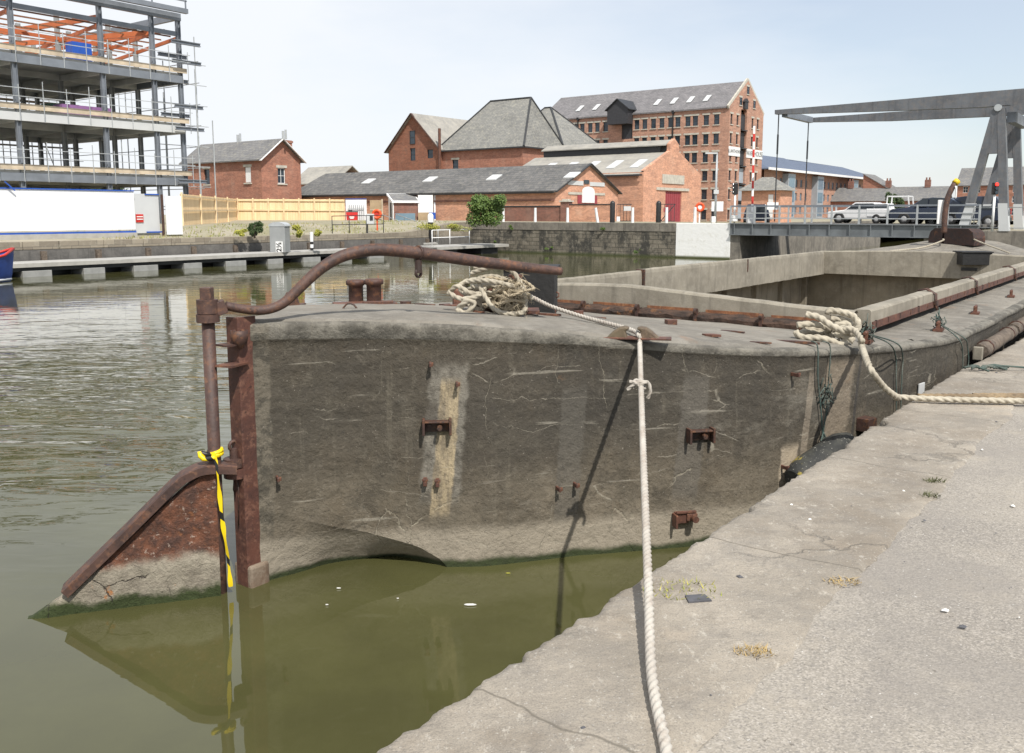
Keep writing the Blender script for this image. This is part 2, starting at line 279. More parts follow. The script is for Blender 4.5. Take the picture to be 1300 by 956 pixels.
# ---- near quay: coping and asphalt
t=NT('coping'); x,y,z=t.xyz()
base=t.mix(t.ramp(t.noise(.9,8,.62),.34,.66),(.37,.325,.265),(.25,.22,.18)); base=t.mix(t.math('MULTIPLY',t.ramp(t.noise(3.1,8,.7),.45,.68),.6),base,(.22,.20,.175))
base=t.mix(t.math('MULTIPLY',t.ramp(t.noise(1.7,6,.6,sc=(1,1,1)),.55,.72),.5),base,(.40,.33,.25))
gr=t.noise(140,4,.75); base=t.mix(t.math('MULTIPLY',t.ramp(t.noise(.75,7,.72),.48,.62),.62),base,(.20,.165,.125)); base=t.mix(t.math('MULTIPLY',t.ramp(t.noise(8,8,.75),.52,.70),.55),base,(.17,.15,.125)); base=t.mix(t.math('MULTIPLY',t.ramp(t.noise(16,7,.75,sc=(1,.5,1)),.56,.66),.55),base,(.52,.48,.41)); base=t.mix(t.math('MULTIPLY',t.ramp(gr,.48,.64),.55),base,(.14,.13,.115)); base=t.mix(t.math('MULTIPLY',t.ramp(t.noise(75,3,.6),.62,.7),.5),base,(.55,.53,.48))
cr=t.vor(.75,'DISTANCE_TO_EDGE',src=t.mix(.22,t.obj,t.noise(1.6,5,.6,col=True)) if False else t.obj)
wv=t.n('ShaderNodeVectorMath'); wv.operation='ADD'; t.l(t.obj,wv.inputs[0]); ns_=t.n('ShaderNodeVectorMath'); ns_.operation='SCALE'; ns_.inputs['Scale'].default_value=.55; t.l(t.noise(2.2,6,.65,col=True),ns_.inputs[0]); t.l(ns_.outputs[0],wv.inputs[1])
cr=t.vor(.62,'DISTANCE_TO_EDGE',src=wv.outputs[0]); crm=t.math('MULTIPLY',t.ramp(cr,.0,.012,1.,0.),t.ramp(t.noise(.8,3),.45,.6))
base=t.mix(t.math('MULTIPLY',crm,.5),base,(.11,.10,.085))
rt=t.map((1,1,1),rot=(0,0,-(math.pi/2-PHI)),src=wv.outputs[0] if False else None); jx=t.xyz(rt)[0]; jn=t.math('ADD',jx,t.math('MULTIPLY',t.math('SUBTRACT',t.noise(3,4),.5),.12)); jf=t.math('ABSOLUTE',t.math('SUBTRACT',t.math('FRACT',t.math('DIVIDE',t.math('ADD',jn,.55),1.85)),.5)); jm=t.ramp(jf,.0,.006,1.,0.); base=t.mix(t.math('MULTIPLY',jm,.8),base,(.13,.115,.09))
low=t.ramp(z,-.5,-.12,1.,0.); base=t.mix(low,base,t.mix(t.noise(4,5),(.13,.12,.09),(.08,.08,.06)))
wet=t.ramp(z,-1.08,-.95,1.,0.); base=t.mix(wet,base,(.03,.04,.015))
bp=t.bump(t.math('ADD',t.noise(7,8,.65),t.math('MULTIPLY',crm,-.25)),.75,.035,t.bump(gr,.6,.004)); M['coping']=t.fin(base,.92,bp)
t=NT('asphalt'); v=t.vor(150,out=1); sp=t.n('ShaderNodeSeparateColor'); t.l(v,sp.inputs[0]); rv=sp.outputs[0]
c=t.mix(t.ramp(t.noise(.7,7,.65),.35,.65),(.31,.28,.235),(.235,.212,.182)); c=t.mix(t.math('MULTIPLY',t.ramp(rv,.5,.95),.55),c,(.44,.40,.35)); c=t.mix(t.math('MULTIPLY',t.ramp(rv,.25,.02),.5),c,(.14,.13,.12))
c=t.mix(t.math('MULTIPLY',t.ramp(t.noise(3.3,7,.7),.52,.7),.6),c,(.33,.29,.235)); c=t.mix(t.math('MULTIPLY',t.ramp(t.noise(.8,6,.65,sc=(1,1,1)),.48,.6),.55),c,(.22,.20,.178)); c=t.mix(t.math('MULTIPLY',t.ramp(t.noise(60,4,.7),.5,.7),.5),c,(.15,.14,.13)); c=t.mix(t.math('MULTIPLY',t.ramp(t.noise(48,3,.6),.69,.73),.8),c,(.62,.60,.56))
c=t.mix(t.math('MULTIPLY',t.ramp(t.noise(29,3,.6),.68,.73),.7),c,(.10,.085,.07))
M['asphalt']=t.fin(c,.93,t.bump(t.vor(105),.45,.004,t.bump(t.noise(5,6),.35,.02)))
def quay_edge(A):
    p=1.862-.17*smooth(9,13.5,A)
    e=.018*noise.noise(Vector((A*1.1,0,0)))+.014*noise.noise(Vector((A*5.3,3,0)))+.013*noise.noise(Vector((A*17,7,0)))+.008*noise.noise(Vector((A*38,2,0)))
    c=noise.noise(Vector((A*2.3,11,0)))
    if c>.30: e-=min(.07,(c-.30)*.28)
    for a0,w_,d_ in ((3.02,.09,.05),(3.12,.04,.025),(4.62,.07,.035),(6.3,.12,.04),(2.5,.05,.02)): e-=d_*max(0,1-abs((A-a0)/w_))**.7
    return p+e
mb=MB(); mb.smooth=True; rows=[]; A=-3.
while A<26:
    e=quay_edge(A); nb=1.09+.05*noise.noise(Vector((A*1.2,5,2)))+.03*noise.noise(Vector((A*5,5,9)))
    prof=[(e-.03,-2.2),(e-.02,-.55),(e-.012,-.16),(e,-.07),(e-.006,-.035),(e-.022,-.012),(e-.05,-.002)]+[(e-.05-(e-.05-nb)*k/9,0) for k in range(1,10)]+[(nb-.02,-.012)]
    rows.append([AN(A,n+ (.012*noise.noise(Vector((A*6,n*9,z*7))) if z<-.004 else 0),z+(.006*noise.noise(Vector((A*2.5,n*2.5,4)))+.003*noise.noise(Vector((A*9,n*9,1))) if z>-.004 else .014*noise.noise(Vector((A*14,z*30,2))) if z>-.3 else 0)) for n,z in prof])
    A+=.014 if A<8 else .05 if A<13 else .3
mb.grid(rows); o=mb.build('quay_coping','coping',fix=False); o['kind']='structure'
mb=MB(); mb.grid([[AN(A,n,-.010) for n in (-60,-10,-2,0,1.15)] for A in (-40,-3,10,26,27)]); o=mb.build('quay_pavement','asphalt',fix=False); o['kind']='structure'
# ================================================================ BASIN WALLS
def masonry(name,c1,c2,mortar,w=.62,hh=.27,moss=True):
    t=NT(name); x,y,z=t.xyz(); k=t.n('ShaderNodeTexBrick'); k.inputs['Scale'].default_value=1; k.inputs['Brick Width'].default_value=w; k.inputs['Row Height'].default_value=hh; k.inputs['Mortar Size'].default_value=.018; k.offset=.37
    t.put(k.inputs['Color1'],c1); t.put(k.inputs['Color2'],c2); t.put(k.inputs['Mortar'],mortar); t.l(t.comb(x,z,0.),k.inputs[0])
    c=t.mix(t.ramp(t.noise(1.3,6,.7,sc=(1,1,.6)),.42 if moss else .55,.6 if moss else .75),k.outputs[0],(.045,.043,.037) if moss else (.11,.10,.08)); c=t.mix(t.math('MULTIPLY',t.ramp(t.noise(2.9,6,.7),.5,.7),.6),c,(.33,.30,.24))
    c=t.mix(t.math('MULTIPLY',t.ramp(z,.22,.02,0.,1.),.85),c,(.05,.06,.02)); M[name]=t.fin(c,.95,t.bump(k.outputs[1],-.8,.03,t.bump(t.noise(6,6,.7),.6,.04)))
masonry('dark masonry',(.21,.185,.145),(.13,.115,.09),(.06,.055,.045)); masonry('bank stone',(.29,.25,.19),(.20,.17,.13),(.16,.14,.11),.9,.4,False)
# far wall on plane A=51 (local x along D2, z from water)
def wallroot(name,A,n,label,cat,group=None): return thing(name,AN(A,n,WZ),ROT2,label,cat,group)
uw=onplane(858,300,AN(51,0,0),D1); nW=uw.dot(NV)     # where the white paint starts
r=wallroot('dock_wall',51,42,'long dark stone dock wall with pale coping at the far side of the water','wall')
mb=MB(); ln=42-nW; mb.box((ln/2,.3,.78),(ln,.6,1.56)); o=mb.build('stone_face','dark masonry',r)
mb=MB(); k=0; xx=0
while xx<ln-.1:
    l=min(random.uniform(2.2,3.2),ln-xx); mb.box((xx+l/2,.3,1.84),(l-.015,.66,.54)); xx+=l
mb.build('coping','bank wall',r,bevel=.02)
r=wallroot('dock_wall',51,nW-.01,'white painted dock wall beside the lifting bridge','wall')
mb=MB(); ln=nW-22; mb.box((ln/2,.3,1.055),(ln,.64,2.11)); t=NT('white wash'); x,y,z=t.xyz()
c=t.mix(t.ramp(t.noise(2.5,6,.7),.5,.75),(.80,.80,.78),(.66,.65,.60)); c=t.mix(t.ramp(z,.2,.05,0.,1.),c,(.10,.11,.05)); M['white wash']=t.fin(c,.8,t.bump(t.noise(5,5),.4,.03)); mb.build('painted_face','white wash',r,bevel=.02)
mb=MB(); mb.box((ln+.3,15,1.05),(.6,30,2.11)); mb.build('return_wall','bank wall',r)
r=wallroot('dock_wall',51,11.3,'grey concrete dock wall under the bridge towers','wall')
mb=MB(); mb.box((10,.3,.92),(20,.6,1.85)); mb.box((-.0+.3,15,.92),(.6,29,1.84)); mb.build('concrete_face','bank wall',r,bevel=.03)
# left bank wall on plane n=42, from A=-30 to 51 ; local x along D1
r=thing('dock_wall',AN(-40,42,WZ),ROT1,'weathered stone and timber bank wall behind the floating pontoon','wall')
mb=MB(); L_=91; mb.box((L_/2-.0,.26,.53),(L_,.54,1.06)); mb.build('timber_base','grey timber',r)
for k in range(30): mb=MB(); mb.box((11+k*2.6,-.06,.5),(.26,.14,1.0)); mb.build('fender_post','old timber',r)
mb=MB(); xx=0
while xx<L_-.1:
    l=min(random.uniform(1.3,2.4),L_-xx); A=-40+xx+l/2; zt=farH(A,42.1)-WZ; z0=1.07
    A0=-40+xx; A1=A0+l; za=farH(A0,42.1)-WZ; zb=farH(A1,42.1)-WZ; mb.prismy([(xx+.01,z0),(xx+l-.01,z0),(xx+l-.01,zb+.01),(xx+.01,za+.01)],.02,.55); xx+=l
mb.build('stone_course','bank stone',r,bevel=.02)
# ================================================================ BUILDING HELPERS
def root_at(name,u,Y,z,label,cat,group=None,rot=None): return thing(name,hp(u,Y,z),ROT2 if rot is None else rot,label,cat,group)
def fl(root,face,u,v):
    nr=D1 if face=='F' else D2
    p=onplane(u,v,Vector(root.location),nr)-Vector(root.location); c,s=math.cos(root.rotation_euler[2]),math.sin(root.rotation_euler[2])
    return Vector((p.x*c+p.y*s,-p.x*s+p.y*c,p.z))
def P(face,u,z,d): return (u,d,z) if face=='F' else (-d,u,z)
def wallface(mb,face,u0,u1,z0,z1,ops,depth=.22):
    us=sorted({u0,u1,*[o[0] for o in ops],*[o[1] for o in ops]}); zs=sorted({z0,z1,*[o[2] for o in ops],*[o[3] for o in ops]})
    for a,b in zip(us,us[1:]):
        for c,d in zip(zs,zs[1:]):
            um,zm=(a+b)/2,(c+d)/2
            if any(o[0]<um<o[1] and o[2]<zm<o[3] for o in ops): continue
            mb.add([P(face,a,c,0),P(face,b,c,0),P(face,b,d,0),P(face,a,d,0)],[(0,1,2,3)])
    for a,b,c,d in ops:
        q=[(a,c),(b,c),(b,d),(a,d)]
        for (p1,p2) in zip(q,q[1:]+q[:1]): mb.add([P(face,*p1,0),P(face,*p2,0),P(face,*p2,depth),P(face,*p1,depth)],[(0,1,2,3)])
def slab(mb,pts,th): # quad + downward thickness
    n=len(pts); vs=list(pts)+[(x,y,z-th) for x,y,z in pts]
    mb.add(vs,[tuple(range(n)),tuple(range(n,2*n))[::-1]]+[(i,n+i,n+(i+1)%n,(i+1)%n) for i in range(n)])
def gable_roof_x(mb,x0,x1,y0,y1,ze,zr,ov=.3,th=.12):
    ym=(y0+y1)/2; s=(zr-ze)/(ym-y0); e=ov*s
    slab(mb,[(x0-ov,y0-ov,ze-e),(x1+ov,y0-ov,ze-e),(x1+ov,ym,zr),(x0-ov,ym,zr)],th); slab(mb,[(x0-ov,ym,zr),(x1+ov,ym,zr),(x1+ov,y1+ov,ze-e),(x0-ov,y1+ov,ze-e)],th)
def gable_roof_y(mb,x0,x1,y0,y1,ze,zr,ov=.3,th=.12):
    xm=(x0+x1)/2; s=(zr-ze)/(x1-xm); e=ov*s
    slab(mb,[(x0-ov,y0-ov,ze-e),(xm,y0-ov,zr),(xm,y1+ov,zr),(x0-ov,y1+ov,ze-e)],th); slab(mb,[(xm,y0-ov,zr),(x1+ov,y0-ov,ze-e),(x1+ov,y1+ov,ze-e),(xm,y1+ov,zr)],th)
WCACHE={}
def window(root,face,u,z,w,h,style='dark',lintel=True,depth=.16,name='window'):
    """a framed, recessed window; u,z is the lower centre of its opening"""
    key=(face,round(w,2),round(h,2),style,lintel)
    if key not in WCACHE:
        f=MB(); 
        fr={'dark':'dark roof trim','white':'white paint','grey':'grey steel'}[style]
        t_=.06
        for a,b in (((-w/2+t_/2,0,h/2),(t_,.07,h)),((w/2-t_/2,0,h/2),(t_,.07,h)),((0,0,t_/2),(w-2*t_,.07,t_)),((0,0,h-t_/2),(w-2*t_,.07,t_))): f.box(a,b)
        f.box((0,0,h*.5),(w-2*t_,.05,.04)); 
        if style!='dark': f.box((0,0,h*.5),(.04,.045,h-2*t_))
        if lintel: f.cur=1; f.box((0,-depth-.0,h+.13),(w+.35,.06,.24)); f.box((0,-depth-.03,-.07),(w+.22,.14,.12))
        me=f.build('window',[fr,'stone trim']).data; p=MB(); p.box((0,.02,h/2),(w-.04,.02,h-.04)); pm=p.build('pane','blue glass' if style=='grey' else 'dark glass').data
        for o in list(bpy.data.objects):
            if o.data in (me,pm): bpy.data.objects.remove(o)
        WCACHE[key]=(me,pm)
    me,pm=WCACHE[key]; o=bpy.data.objects.new(name,me); col.objects.link(o); o.parent=root; o.location=P(face,u,z,depth); o.rotation_euler[2]=0 if face=='F' else math.pi/2
    q=bpy.data.objects.new('pane',pm); col.objects.link(q); q.parent=o; return o
def opn(u,z,w,h): return (u-w/2,u+w/2,z,z+h)
# ================================================================ BIG WAREHOUSE
r=root_at('brick_warehouse',922,125,.5,'tall six storey brick warehouse with long slate roof and dark hoist on its side','warehouse')
LW=31.; GW=12.; ze=fl(r,'F',922,135.3).z; zr=ze+3.9
zs=[fl(r,'F',895.7,v).z-.6 for v in (153.2,177.4,200.4,223.9,247.5,273.3)]
cu=[fl(r,'F',u,180).x for u in (908.8,895.7,881.9,872.5,859.8,850.6,839.6,829,818,808,768.6,758,749,739,731,720.4)]
opF=[]; 
for i,u in enumerate(cu):
    for j,z in enumerate(zs):
        if j>=(6 if i<2 else 4 if i<4 else 3 if i<6 else 2): continue
        opF.append(opn(u,z,.8,1.35))
hu=[fl(r,'F',u,165).x for u in (789,803)]; opF.append((hu[0],hu[1],fl(r,'F',796,176.5).z,fl(r,'F',796,158).z))
cg=[fl(r,'G',u,200).y for u in (927.2,934.9,953.9,960.5)]; opG=[opn(u,z,.7,1.35) for u in cg for z in zs]
gd=[fl(r,'G',u,200).y for u in (938.9,946.6)]; opG.append((gd[0],gd[1],.3,ze-.02))
mb=MB(); wallface(mb,'F',-LW,0,0,ze,opF); wallface(mb,'G',0,GW,0,ze,opG,.5)
mb.add([P('G',0,ze,0),P('G',GW,ze,0),P('G',GW/2,zr+.12,0)],[(0,1,2)]); mb.add([(-LW,0,0),(-LW,GW,0),(-LW,GW,ze),(-LW,GW/2,zr),(-LW,0,ze)],[(0,1,2,3,4)]); mb.add([(-LW,GW,0),(0,GW,0),(0,GW,ze),(-LW,GW,ze)],[(0,1,2,3)])
mb.build('wall','warehouse brick',r,fix=False)
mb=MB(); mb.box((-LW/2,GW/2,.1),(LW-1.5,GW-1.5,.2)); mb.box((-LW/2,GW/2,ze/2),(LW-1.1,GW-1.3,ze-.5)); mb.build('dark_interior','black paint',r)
mb=MB(); gable_roof_x(mb,-LW,-.45,0,GW,ze+.15,zr+.1,.25,.2); rf=mb.build('roof','purple slate',r)
for u in (727,748,767,826,847,868,889):
    p=fl(r,'F',u,150); t_=.42; y0=.9+1.2*.5
    mb=MB(); s=(zr-ze)/(GW/2); mb.prismx([(1.3,ze+.25+1.3*s),(2.7,ze+.25+2.7*s),(2.7,ze+.33+2.7*s),(1.3,ze+.33+1.3*s)],p.x-.35,p.x+.35); o=mb.build('skylight','light grey panel',rf)
mb=MB(); 
for a,b in (((0,-.25,ze-.1),(0,GW/2,zr+.25)),((0,GW/2,zr+.25),(0,GW+.25,ze-.1))): mb.bar(Vector(a)+Vector((-.15,0,0)),Vector(b)+Vector((-.15,0,0)),.5,.25,up=(1,0,0))
mb.build('gable_coping','stone trim',r)
for i,o_ in enumerate(opF[:-1]): window(r,'F',(o_[0]+o_[1])/2,o_[2],.8,1.35)
for o_ in opG[:-1]: window(r,'G',(o_[0]+o_[1])/2,o_[2],.7,1.35)
for y_,z_ in ((GW*.30,ze+.5),(GW*.70,ze+.5),(GW*.5,ze+2.2)): window(r,'G',y_,z_,.75,1.0,depth=-.03)
ym=(gd[0]+gd[1])/2; wd=gd[1]-gd[0]
for i in range(6):
    mb=MB(); z0=.35+i*(ze-.6)/6; hgt=(ze-.6)/6; mb.box((-.3,ym,z0+hgt/2-.15),(.08,wd-.06,hgt-.45)); d=mb.build('loading_door','silver cladding' if i<3 else 'dark roof trim',r); mb=MB(); mb.box((-.1,ym,z0-.12),(.6,wd-.06,.14)); mb.build('sill','dark metal',d)
mb=MB(); mb.box((.1,ym,ze+.55),(.5,wd*.5,1.0)); mb.prismx([(ym-wd*.35,ze+1.0),(ym+wd*.35,ze+1.0),(ym,ze+1.5)],-.1,.4); mb.build('hoist_hood','dark roof trim',r)
za=fl(r,'G',922,197).z; zb=fl(r,'G',922,185).z
for (a,b,txt) in ((.06,gd[0]-.08,'LLANTHONY'),(gd[1]+.08,GW-.05,'WAREHOUSE')):
    mb=MB(); mb.box((.04,(a+b)/2,(za+zb)/2),(.08,b-a,(zb-za))); s_=mb.build('painted_sign','white paint',r)
    mb=MB(); text_mesh(mb,txt,min(1.0,(b-a)/len(txt)*1.62),Matrix.Translation((.085,(a+b)/2,(za+zb)/2))@Matrix.Rotation(math.pi/2,4,'Z')@Matrix.Rotation(math.pi/2,4,'X'),.02); mb.build('lettering','black paint',s_)
# hoist housing on the long side
hx0,hx1=[fl(r,'F',u,150).x for u in (777.5,803.5)]; hz0=fl(r,'F',790,158.5).z; hz1=fl(r,'F',790,138).z
mb=MB(); mb.box(((hx0+hx1)/2,-.4,(hz0+hz1)/2),(hx1-hx0,2.2,hz1-hz0)); mb.prismy([(hx0,hz1),(hx1,hz1),((hx0+hx1)/2,hz1+1.15)],-1.5,.9); h_=mb.build('hoist_housing','dark roof trim',r)
mb=MB(); xm=(hx0+hx1)/2
slab(mb,[(hx0-.3,-1.75,hz1-.25),(xm,-1.75,hz1+1.3),(xm,3.2,hz1+1.3),(hx0-.3,3.2,hz1-.25)],.12); slab(mb,[(xm,-1.75,hz1+1.3),(hx1+.3,-1.75,hz1-.25),(hx1+.3,3.2,hz1-.25),(xm,3.2,hz1+1.3)],.12); mb.build('roof','dark metal',h_)
mb=MB(); a,b,c,d=opF[-1]; mb.box(((a+b)/2,.2,(c+d)/2),(b-a,.06,d-c)); mb.build('hoist_door','dark roof trim',r)
for u in (854.5,734):
    p=fl(r,'F',u,160); mb=MB(); mb.box((p.x,-.08,ze-5.5),(.16,.16,11)); mb.box((p.x,-.1,ze-.2),(.4,.3,.4)); mb.build('drainpipe','black paint',r)
# ================================================================ MALTHOUSE GROUP
def hip_block(name,u,Y,z0,zE,zR,lx,ly,rx0,rx1,label,wallmat,roofmat,ops=(),cat='malthouse'):
    r=root_at(name,u,Y,z0,label,cat); mb=MB()
    E_=zE-z0; R_=zR-z0; wallface(mb,'F',-lx,0,0,E_,[opn(*o) for o in ops]); wallface(mb,'G',0,ly,0,E_,[]); mb.add([(-lx,ly,0),(-lx,0,0),(-lx,0,E_),(-lx,ly,E_)],[(0,1,2,3)]); mb.add([(-lx,ly,0),(0,ly,0),(0,ly,E_),(-lx,ly,E_)],[(0,1,2,3)])
    mb.build('wall',wallmat,r,fix=False); mb=MB(); o=.35
    A=(-lx-o,-o,E_-.2);B=(o,-o,E_-.2);C=(o,ly+o,E_-.2);D=(-lx-o,ly+o,E_-.2); p=(rx0,ly/2,R_);q=(rx1,ly/2,R_)
    mb.add([A,B,C,D,p,q],[(0,1,5,4),(1,2,5),(2,3,4,5),(3,0,4),(3,2,1,0)]); rf=mb.build('roof',roofmat,r)
    mb=MB()
    for a,b in ((B,q),(A,p),(C,q),(p,q)): 
        if (Vector(a)-Vector(b)).length>.1: mb.bar(Vector(a)+Vector((0,0,.05)),Vector(b)+Vector((0,0,.05)),.22,.14)
    mb.build('ridge_tiles','dark metal',rf)
    mb=MB(); mb.box((-lx/2,-o-.02,E_-.28),(lx+2*o,.14,.16)); mb.box((o+.02,ly/2,E_-.28),(.14,ly+2*o-.2,.16)); mb.build('gutter','dark metal',r)
    for o_ in ops: window(r,'F',*o_)
    return r
mal=hip_block('malthouse',664,110,.5,9.7,15.7,13.3,8.4,-8.2,-1.9,'brown brick malthouse with the big steep hipped slate roof','red brick','mossy slate',((-10.6,6.3,1.0,1.5),(-3.4,5.3,.9,1.0)))
hip_block('malthouse',713,117,.5,10.3,15.6,10.5,10,-6.2,-5.2,'malthouse half hidden behind the big hipped roof, with a pointed pyramid roof','red brick','mossy slate')
r=root_at('malthouse',559,117.2,.5,'brown brick malthouse end gable with loft openings and rusty flue','malthouse'); lx=9.0; ly=12; E_=fl(r,'F',559,186).z; R_=fl(r,'F',522,150).z+.6
wn=[fl(r,'F',u,v) for u,v in ((524,183),(524,204),(546,201))]
ops=[opn(wn[1].x,wn[1].z,.95,1.6),opn(wn[2].x,wn[2].z,1.0,1.1)]
mb=MB(); wallface(mb,'F',-lx,0,0,E_,ops); wallface(mb,'G',0,ly,0,E_,[]); mb.add([(-lx,ly,0),(-lx,0,0),(-lx,0,E_),(-lx,ly,E_)],[(0,1,2,3)]); mb.add([(-lx,0,E_),(0,0,E_),(-lx/2,0,R_-.2)],[(0,1,2)]); mb.build('wall','brown brick',r,fix=False)
mb=MB(); gable_roof_y(mb,-lx,0,0,ly,E_,R_,.35,.15); mb.build('roof','asbestos roof',r)
mb=MB(); mb.bar((-lx-.35,-.38,E_-.45),(-lx/2,-.38,R_-.05),.08,.3,up=(0,1,0)); mb.bar((-lx/2,-.38,R_-.05),(.35,-.38,E_-.45),.08,.3,up=(0,1,0)); mb.build('bargeboard','dark rust',r)
for w_ in ((ops[0][0]+ops[0][1])/2,ops[0][2],.95,1.6),((ops[1][0]+ops[1][1])/2,ops[1][2],1.0,1.1): window(r,'F',*w_,lintel=False)
window(r,'F',wn[0].x,wn[0].z,.9,1.7,lintel=False,depth=-.03)
mb=MB(); mb.cyl((.35,-.4,0),.18,E_+2.2,10); mb.build('flue','rust',r)
# ================================================================ BRICK SHED WITH LANTERN ROOF
r=root_at('brick_shed',816,85,.5,'orange brick shed with maroon door and raised lantern along its ridge','shed'); LX=16; GW=fl(r,'G',889.5,250).y
E_=fl(r,'G',816,216.5).z; a1=fl(r,'G',848,191); a2=fl(r,'G',848,182); pk=fl(r,'G',855,175.6); b2=fl(r,'G',861.8,182); b1=fl(r,'G',861.8,191); ym=GW/2
hw=.95; zs1=a1.z; zs2=a2.z; zp=pk.z
dr=[fl(r,'G',u,262).y for u in (844.5,865)]; dz=fl(r,'G',855,243).z
mb=MB(); wallface(mb,'G',0,GW,0,E_,[(dr[0],dr[1],0,dz)],.25); mb.add([P('G',0,E_,0),P('G',GW,E_,0),P('G',ym+hw,zs1,0),P('G',ym+hw,zs2,0),P('G',ym,zp,0),P('G',ym-hw,zs2,0),P('G',ym-hw,zs1,0)],[tuple(range(7))])
mb.add([(-.35,a[0],a[1]) for a in ((0,E_),(GW,E_),(ym+hw,zs1),(ym+hw,zs2),(ym,zp),(ym-hw,zs2),(ym-hw,zs1))],[tuple(range(7))])
pr=[(0,E_),(ym-hw,zs1),(ym-hw,zs2),(ym,zp),(ym+hw,zs2),(ym+hw,zs1),(GW,E_)]
for p,q in zip(pr,pr[1:]): mb.add([(0,p[0],p[1]),(0,q[0],q[1]),(-.35,q[0],q[1]),(-.35,p[0],p[1])],[(0,1,2,3)])
wallface(mb,'F',-LX,0,0,E_-.12,[]); mb.add([(-LX,0,0),(-LX,GW,0),(-LX,GW,E_),(-LX,ym,zs1),(-LX,0,E_)],[(0,1,2,3,4)]); mb.build('wall','orange brick',r,fix=False)
mb=MB(); sl=(zs1-E_)/(ym-hw)
for y0,y1 in ((-.25,ym-hw),(GW+.25,ym+hw)): slab(mb,[(-LX,y0,E_-.3),(-.36,y0,E_-.3),(-.36,y1,zs1-.12),(-LX,y1,zs1-.12)],.1)
rf=mb.build('roof','asbestos roof',r)
mb=MB(); slab(mb,[(-LX+1,ym-hw-.25,zs2-.08),(-.36,ym-hw-.25,zs2-.08),(-.36,ym,zp-.08),(-LX+1,ym,zp-.08)],.1); slab(mb,[(-LX+1,ym,zp-.08),(-.36,ym,zp-.08),(-.36,ym+hw+.25,zs2-.08),(-LX+1,ym+hw+.25,zs2-.08)],.1); ln_=mb.build('ridge_lantern','asbestos roof',r)
mb=MB(); mb.box((-LX/2,ym,(zs1+zs2)/2-.1),(LX-2.2,hw*1.9,zs2-zs1)); mb.build('lantern_side','dark metal',ln_)
for u in (728,757,781,812,838):
    if u>808 and False: continue
    q=fl(r,'F',u,216); 
for i in range(5):
    x_=-1.8-2.6*i; mb=MB(); y0,y1=1.3,3.3; mb.add([(x_-.45,y0,E_+.02+y0*sl-.15),(x_+.45,y0,E_+.02+y0*sl-.15),(x_+.45,y1,E_+.02+y1*sl-.15),(x_-.45,y1,E_+.02+y1*sl-.15)],[(0,1,2,3)]); slab(mb,[(x_-.45,y0,E_+y0*sl-.08),(x_+.45,y0,E_+y0*sl-.08),(x_+.45,y1,E_+y1*sl-.08),(x_-.45,y1,E_+y1*sl-.08)],.08); mb.build('rooflight','light grey panel',rf)
mb=MB(); mb.box((-LX/2,-.3,E_-.4),(LX,.13,.14)); mb.build('gutter','dark metal',r)
mb=MB(); mb.box((-.15,(dr[0]+dr[1])/2,dz/2),(.08,dr[1]-dr[0]-.02,dz-.02)); 
for k in range(1,8): mb.box((-.10,dr[0]+(dr[1]-dr[0])*k/8,dz/2),(.03,.04,dz-.1))
mb.build('door','maroon door',r)
q0,q1=[fl(r,'G',u,242).y for u in (833,874)]; mb=MB(); mb.box((.02,(q0+q1)/2,dz+.2),(.16,q1-q0,.26)); mb.build('lintel','stone trim',r)
q0,q1=[fl(r,'G',u,228).y for u in (840.5,868)]; z0,z1=fl(r,'G',854,233.5).z,fl(r,'G',854,222).z; mb=MB(); mb.box((.03,(q0+q1)/2,(z0+z1)/2),(.1,q1-q0,z1-z0)); mb.build('stone_plaque','stone trim',r)
# ================================================================ LONG SLATE SHED
r=root_at('long_shed',705,75,.5,'long low brick shed under a stained slate roof, gable end with white arched board','shed'); LX=33; GW=fl(r,'G',784.5,250).y; E_=fl(r,'G',705,242).z; R_=fl(r,'G',743,209).z; ym=GW/2
mb=MB(); wallface(mb,'F',-LX,0,0,E_,[]); wallface(mb,'G',0,GW,0,E_,[]); mb.add([P('G',0,E_,0),P('G',GW,E_,0),P('G',ym,R_,0)],[(0,1,2)]); mb.add([(-LX,0,0),(-LX,GW,0),(-LX,GW,E_),(-LX,ym,R_),(-LX,0,E_)],[(0,1,2,3,4)]); mb.build('wall','orange brick',r,fix=False)
mb=MB(); gable_roof_x(mb,-LX,0,0,GW,E_+.12,R_+.12,.25,.14); rf=mb.build('roof','old slate',r); s=(R_-E_)/ym
for u,v in ((438,228),(516,225),(597,222),(696,219)):
    q=fl(r,'F',u,240); mb=MB(); y0,y1=ym*.42,ym*.62; slab(mb,[(q.x+.6-.55,y0,E_+.2+y0*s),(q.x+.6+.55,y0,E_+.2+y0*s),(q.x+.6+.55,y1,E_+.2+y1*s),(q.x+.6-.55,y1,E_+.2+y1*s)],.08); mb.build('rooflight','light grey panel',rf)
mb=MB(); mb.box((-LX/2,-.3,E_-.14),(LX,.12,.14)); mb.build('gutter','black paint',r); mb=MB(); mb.box((-LX/2,-.04,E_-.75),(LX-.2,.1,.14)); mb.build('string_course','wall brick',r)
mb=MB(); mb.bar((.22,-.25,E_-.1),(.22,ym,R_+.1),.08,.22,up=(1,0,0)); mb.bar((.22,ym,R_+.1),(.22,GW+.25,E_-.1),.08,.22,up=(1,0,0)); mb.build('bargeboard','dark metal',r)
def gp_box(nm,u0,u1,v0,v1,mat,d=.05,x=.03):
    um=(u0+u1)/2; a=fl(r,'G',u0,(v0+v1)/2); b=fl(r,'G',u1,(v0+v1)/2); z0=fl(r,'G',um,v1).z; z1=fl(r,'G',um,v0).z; mb=MB(); mb.box((x,(a.y+b.y)/2,(z0+z1)/2),(d,b.y-a.y,z1-z0)); return mb.build(nm,mat,r)
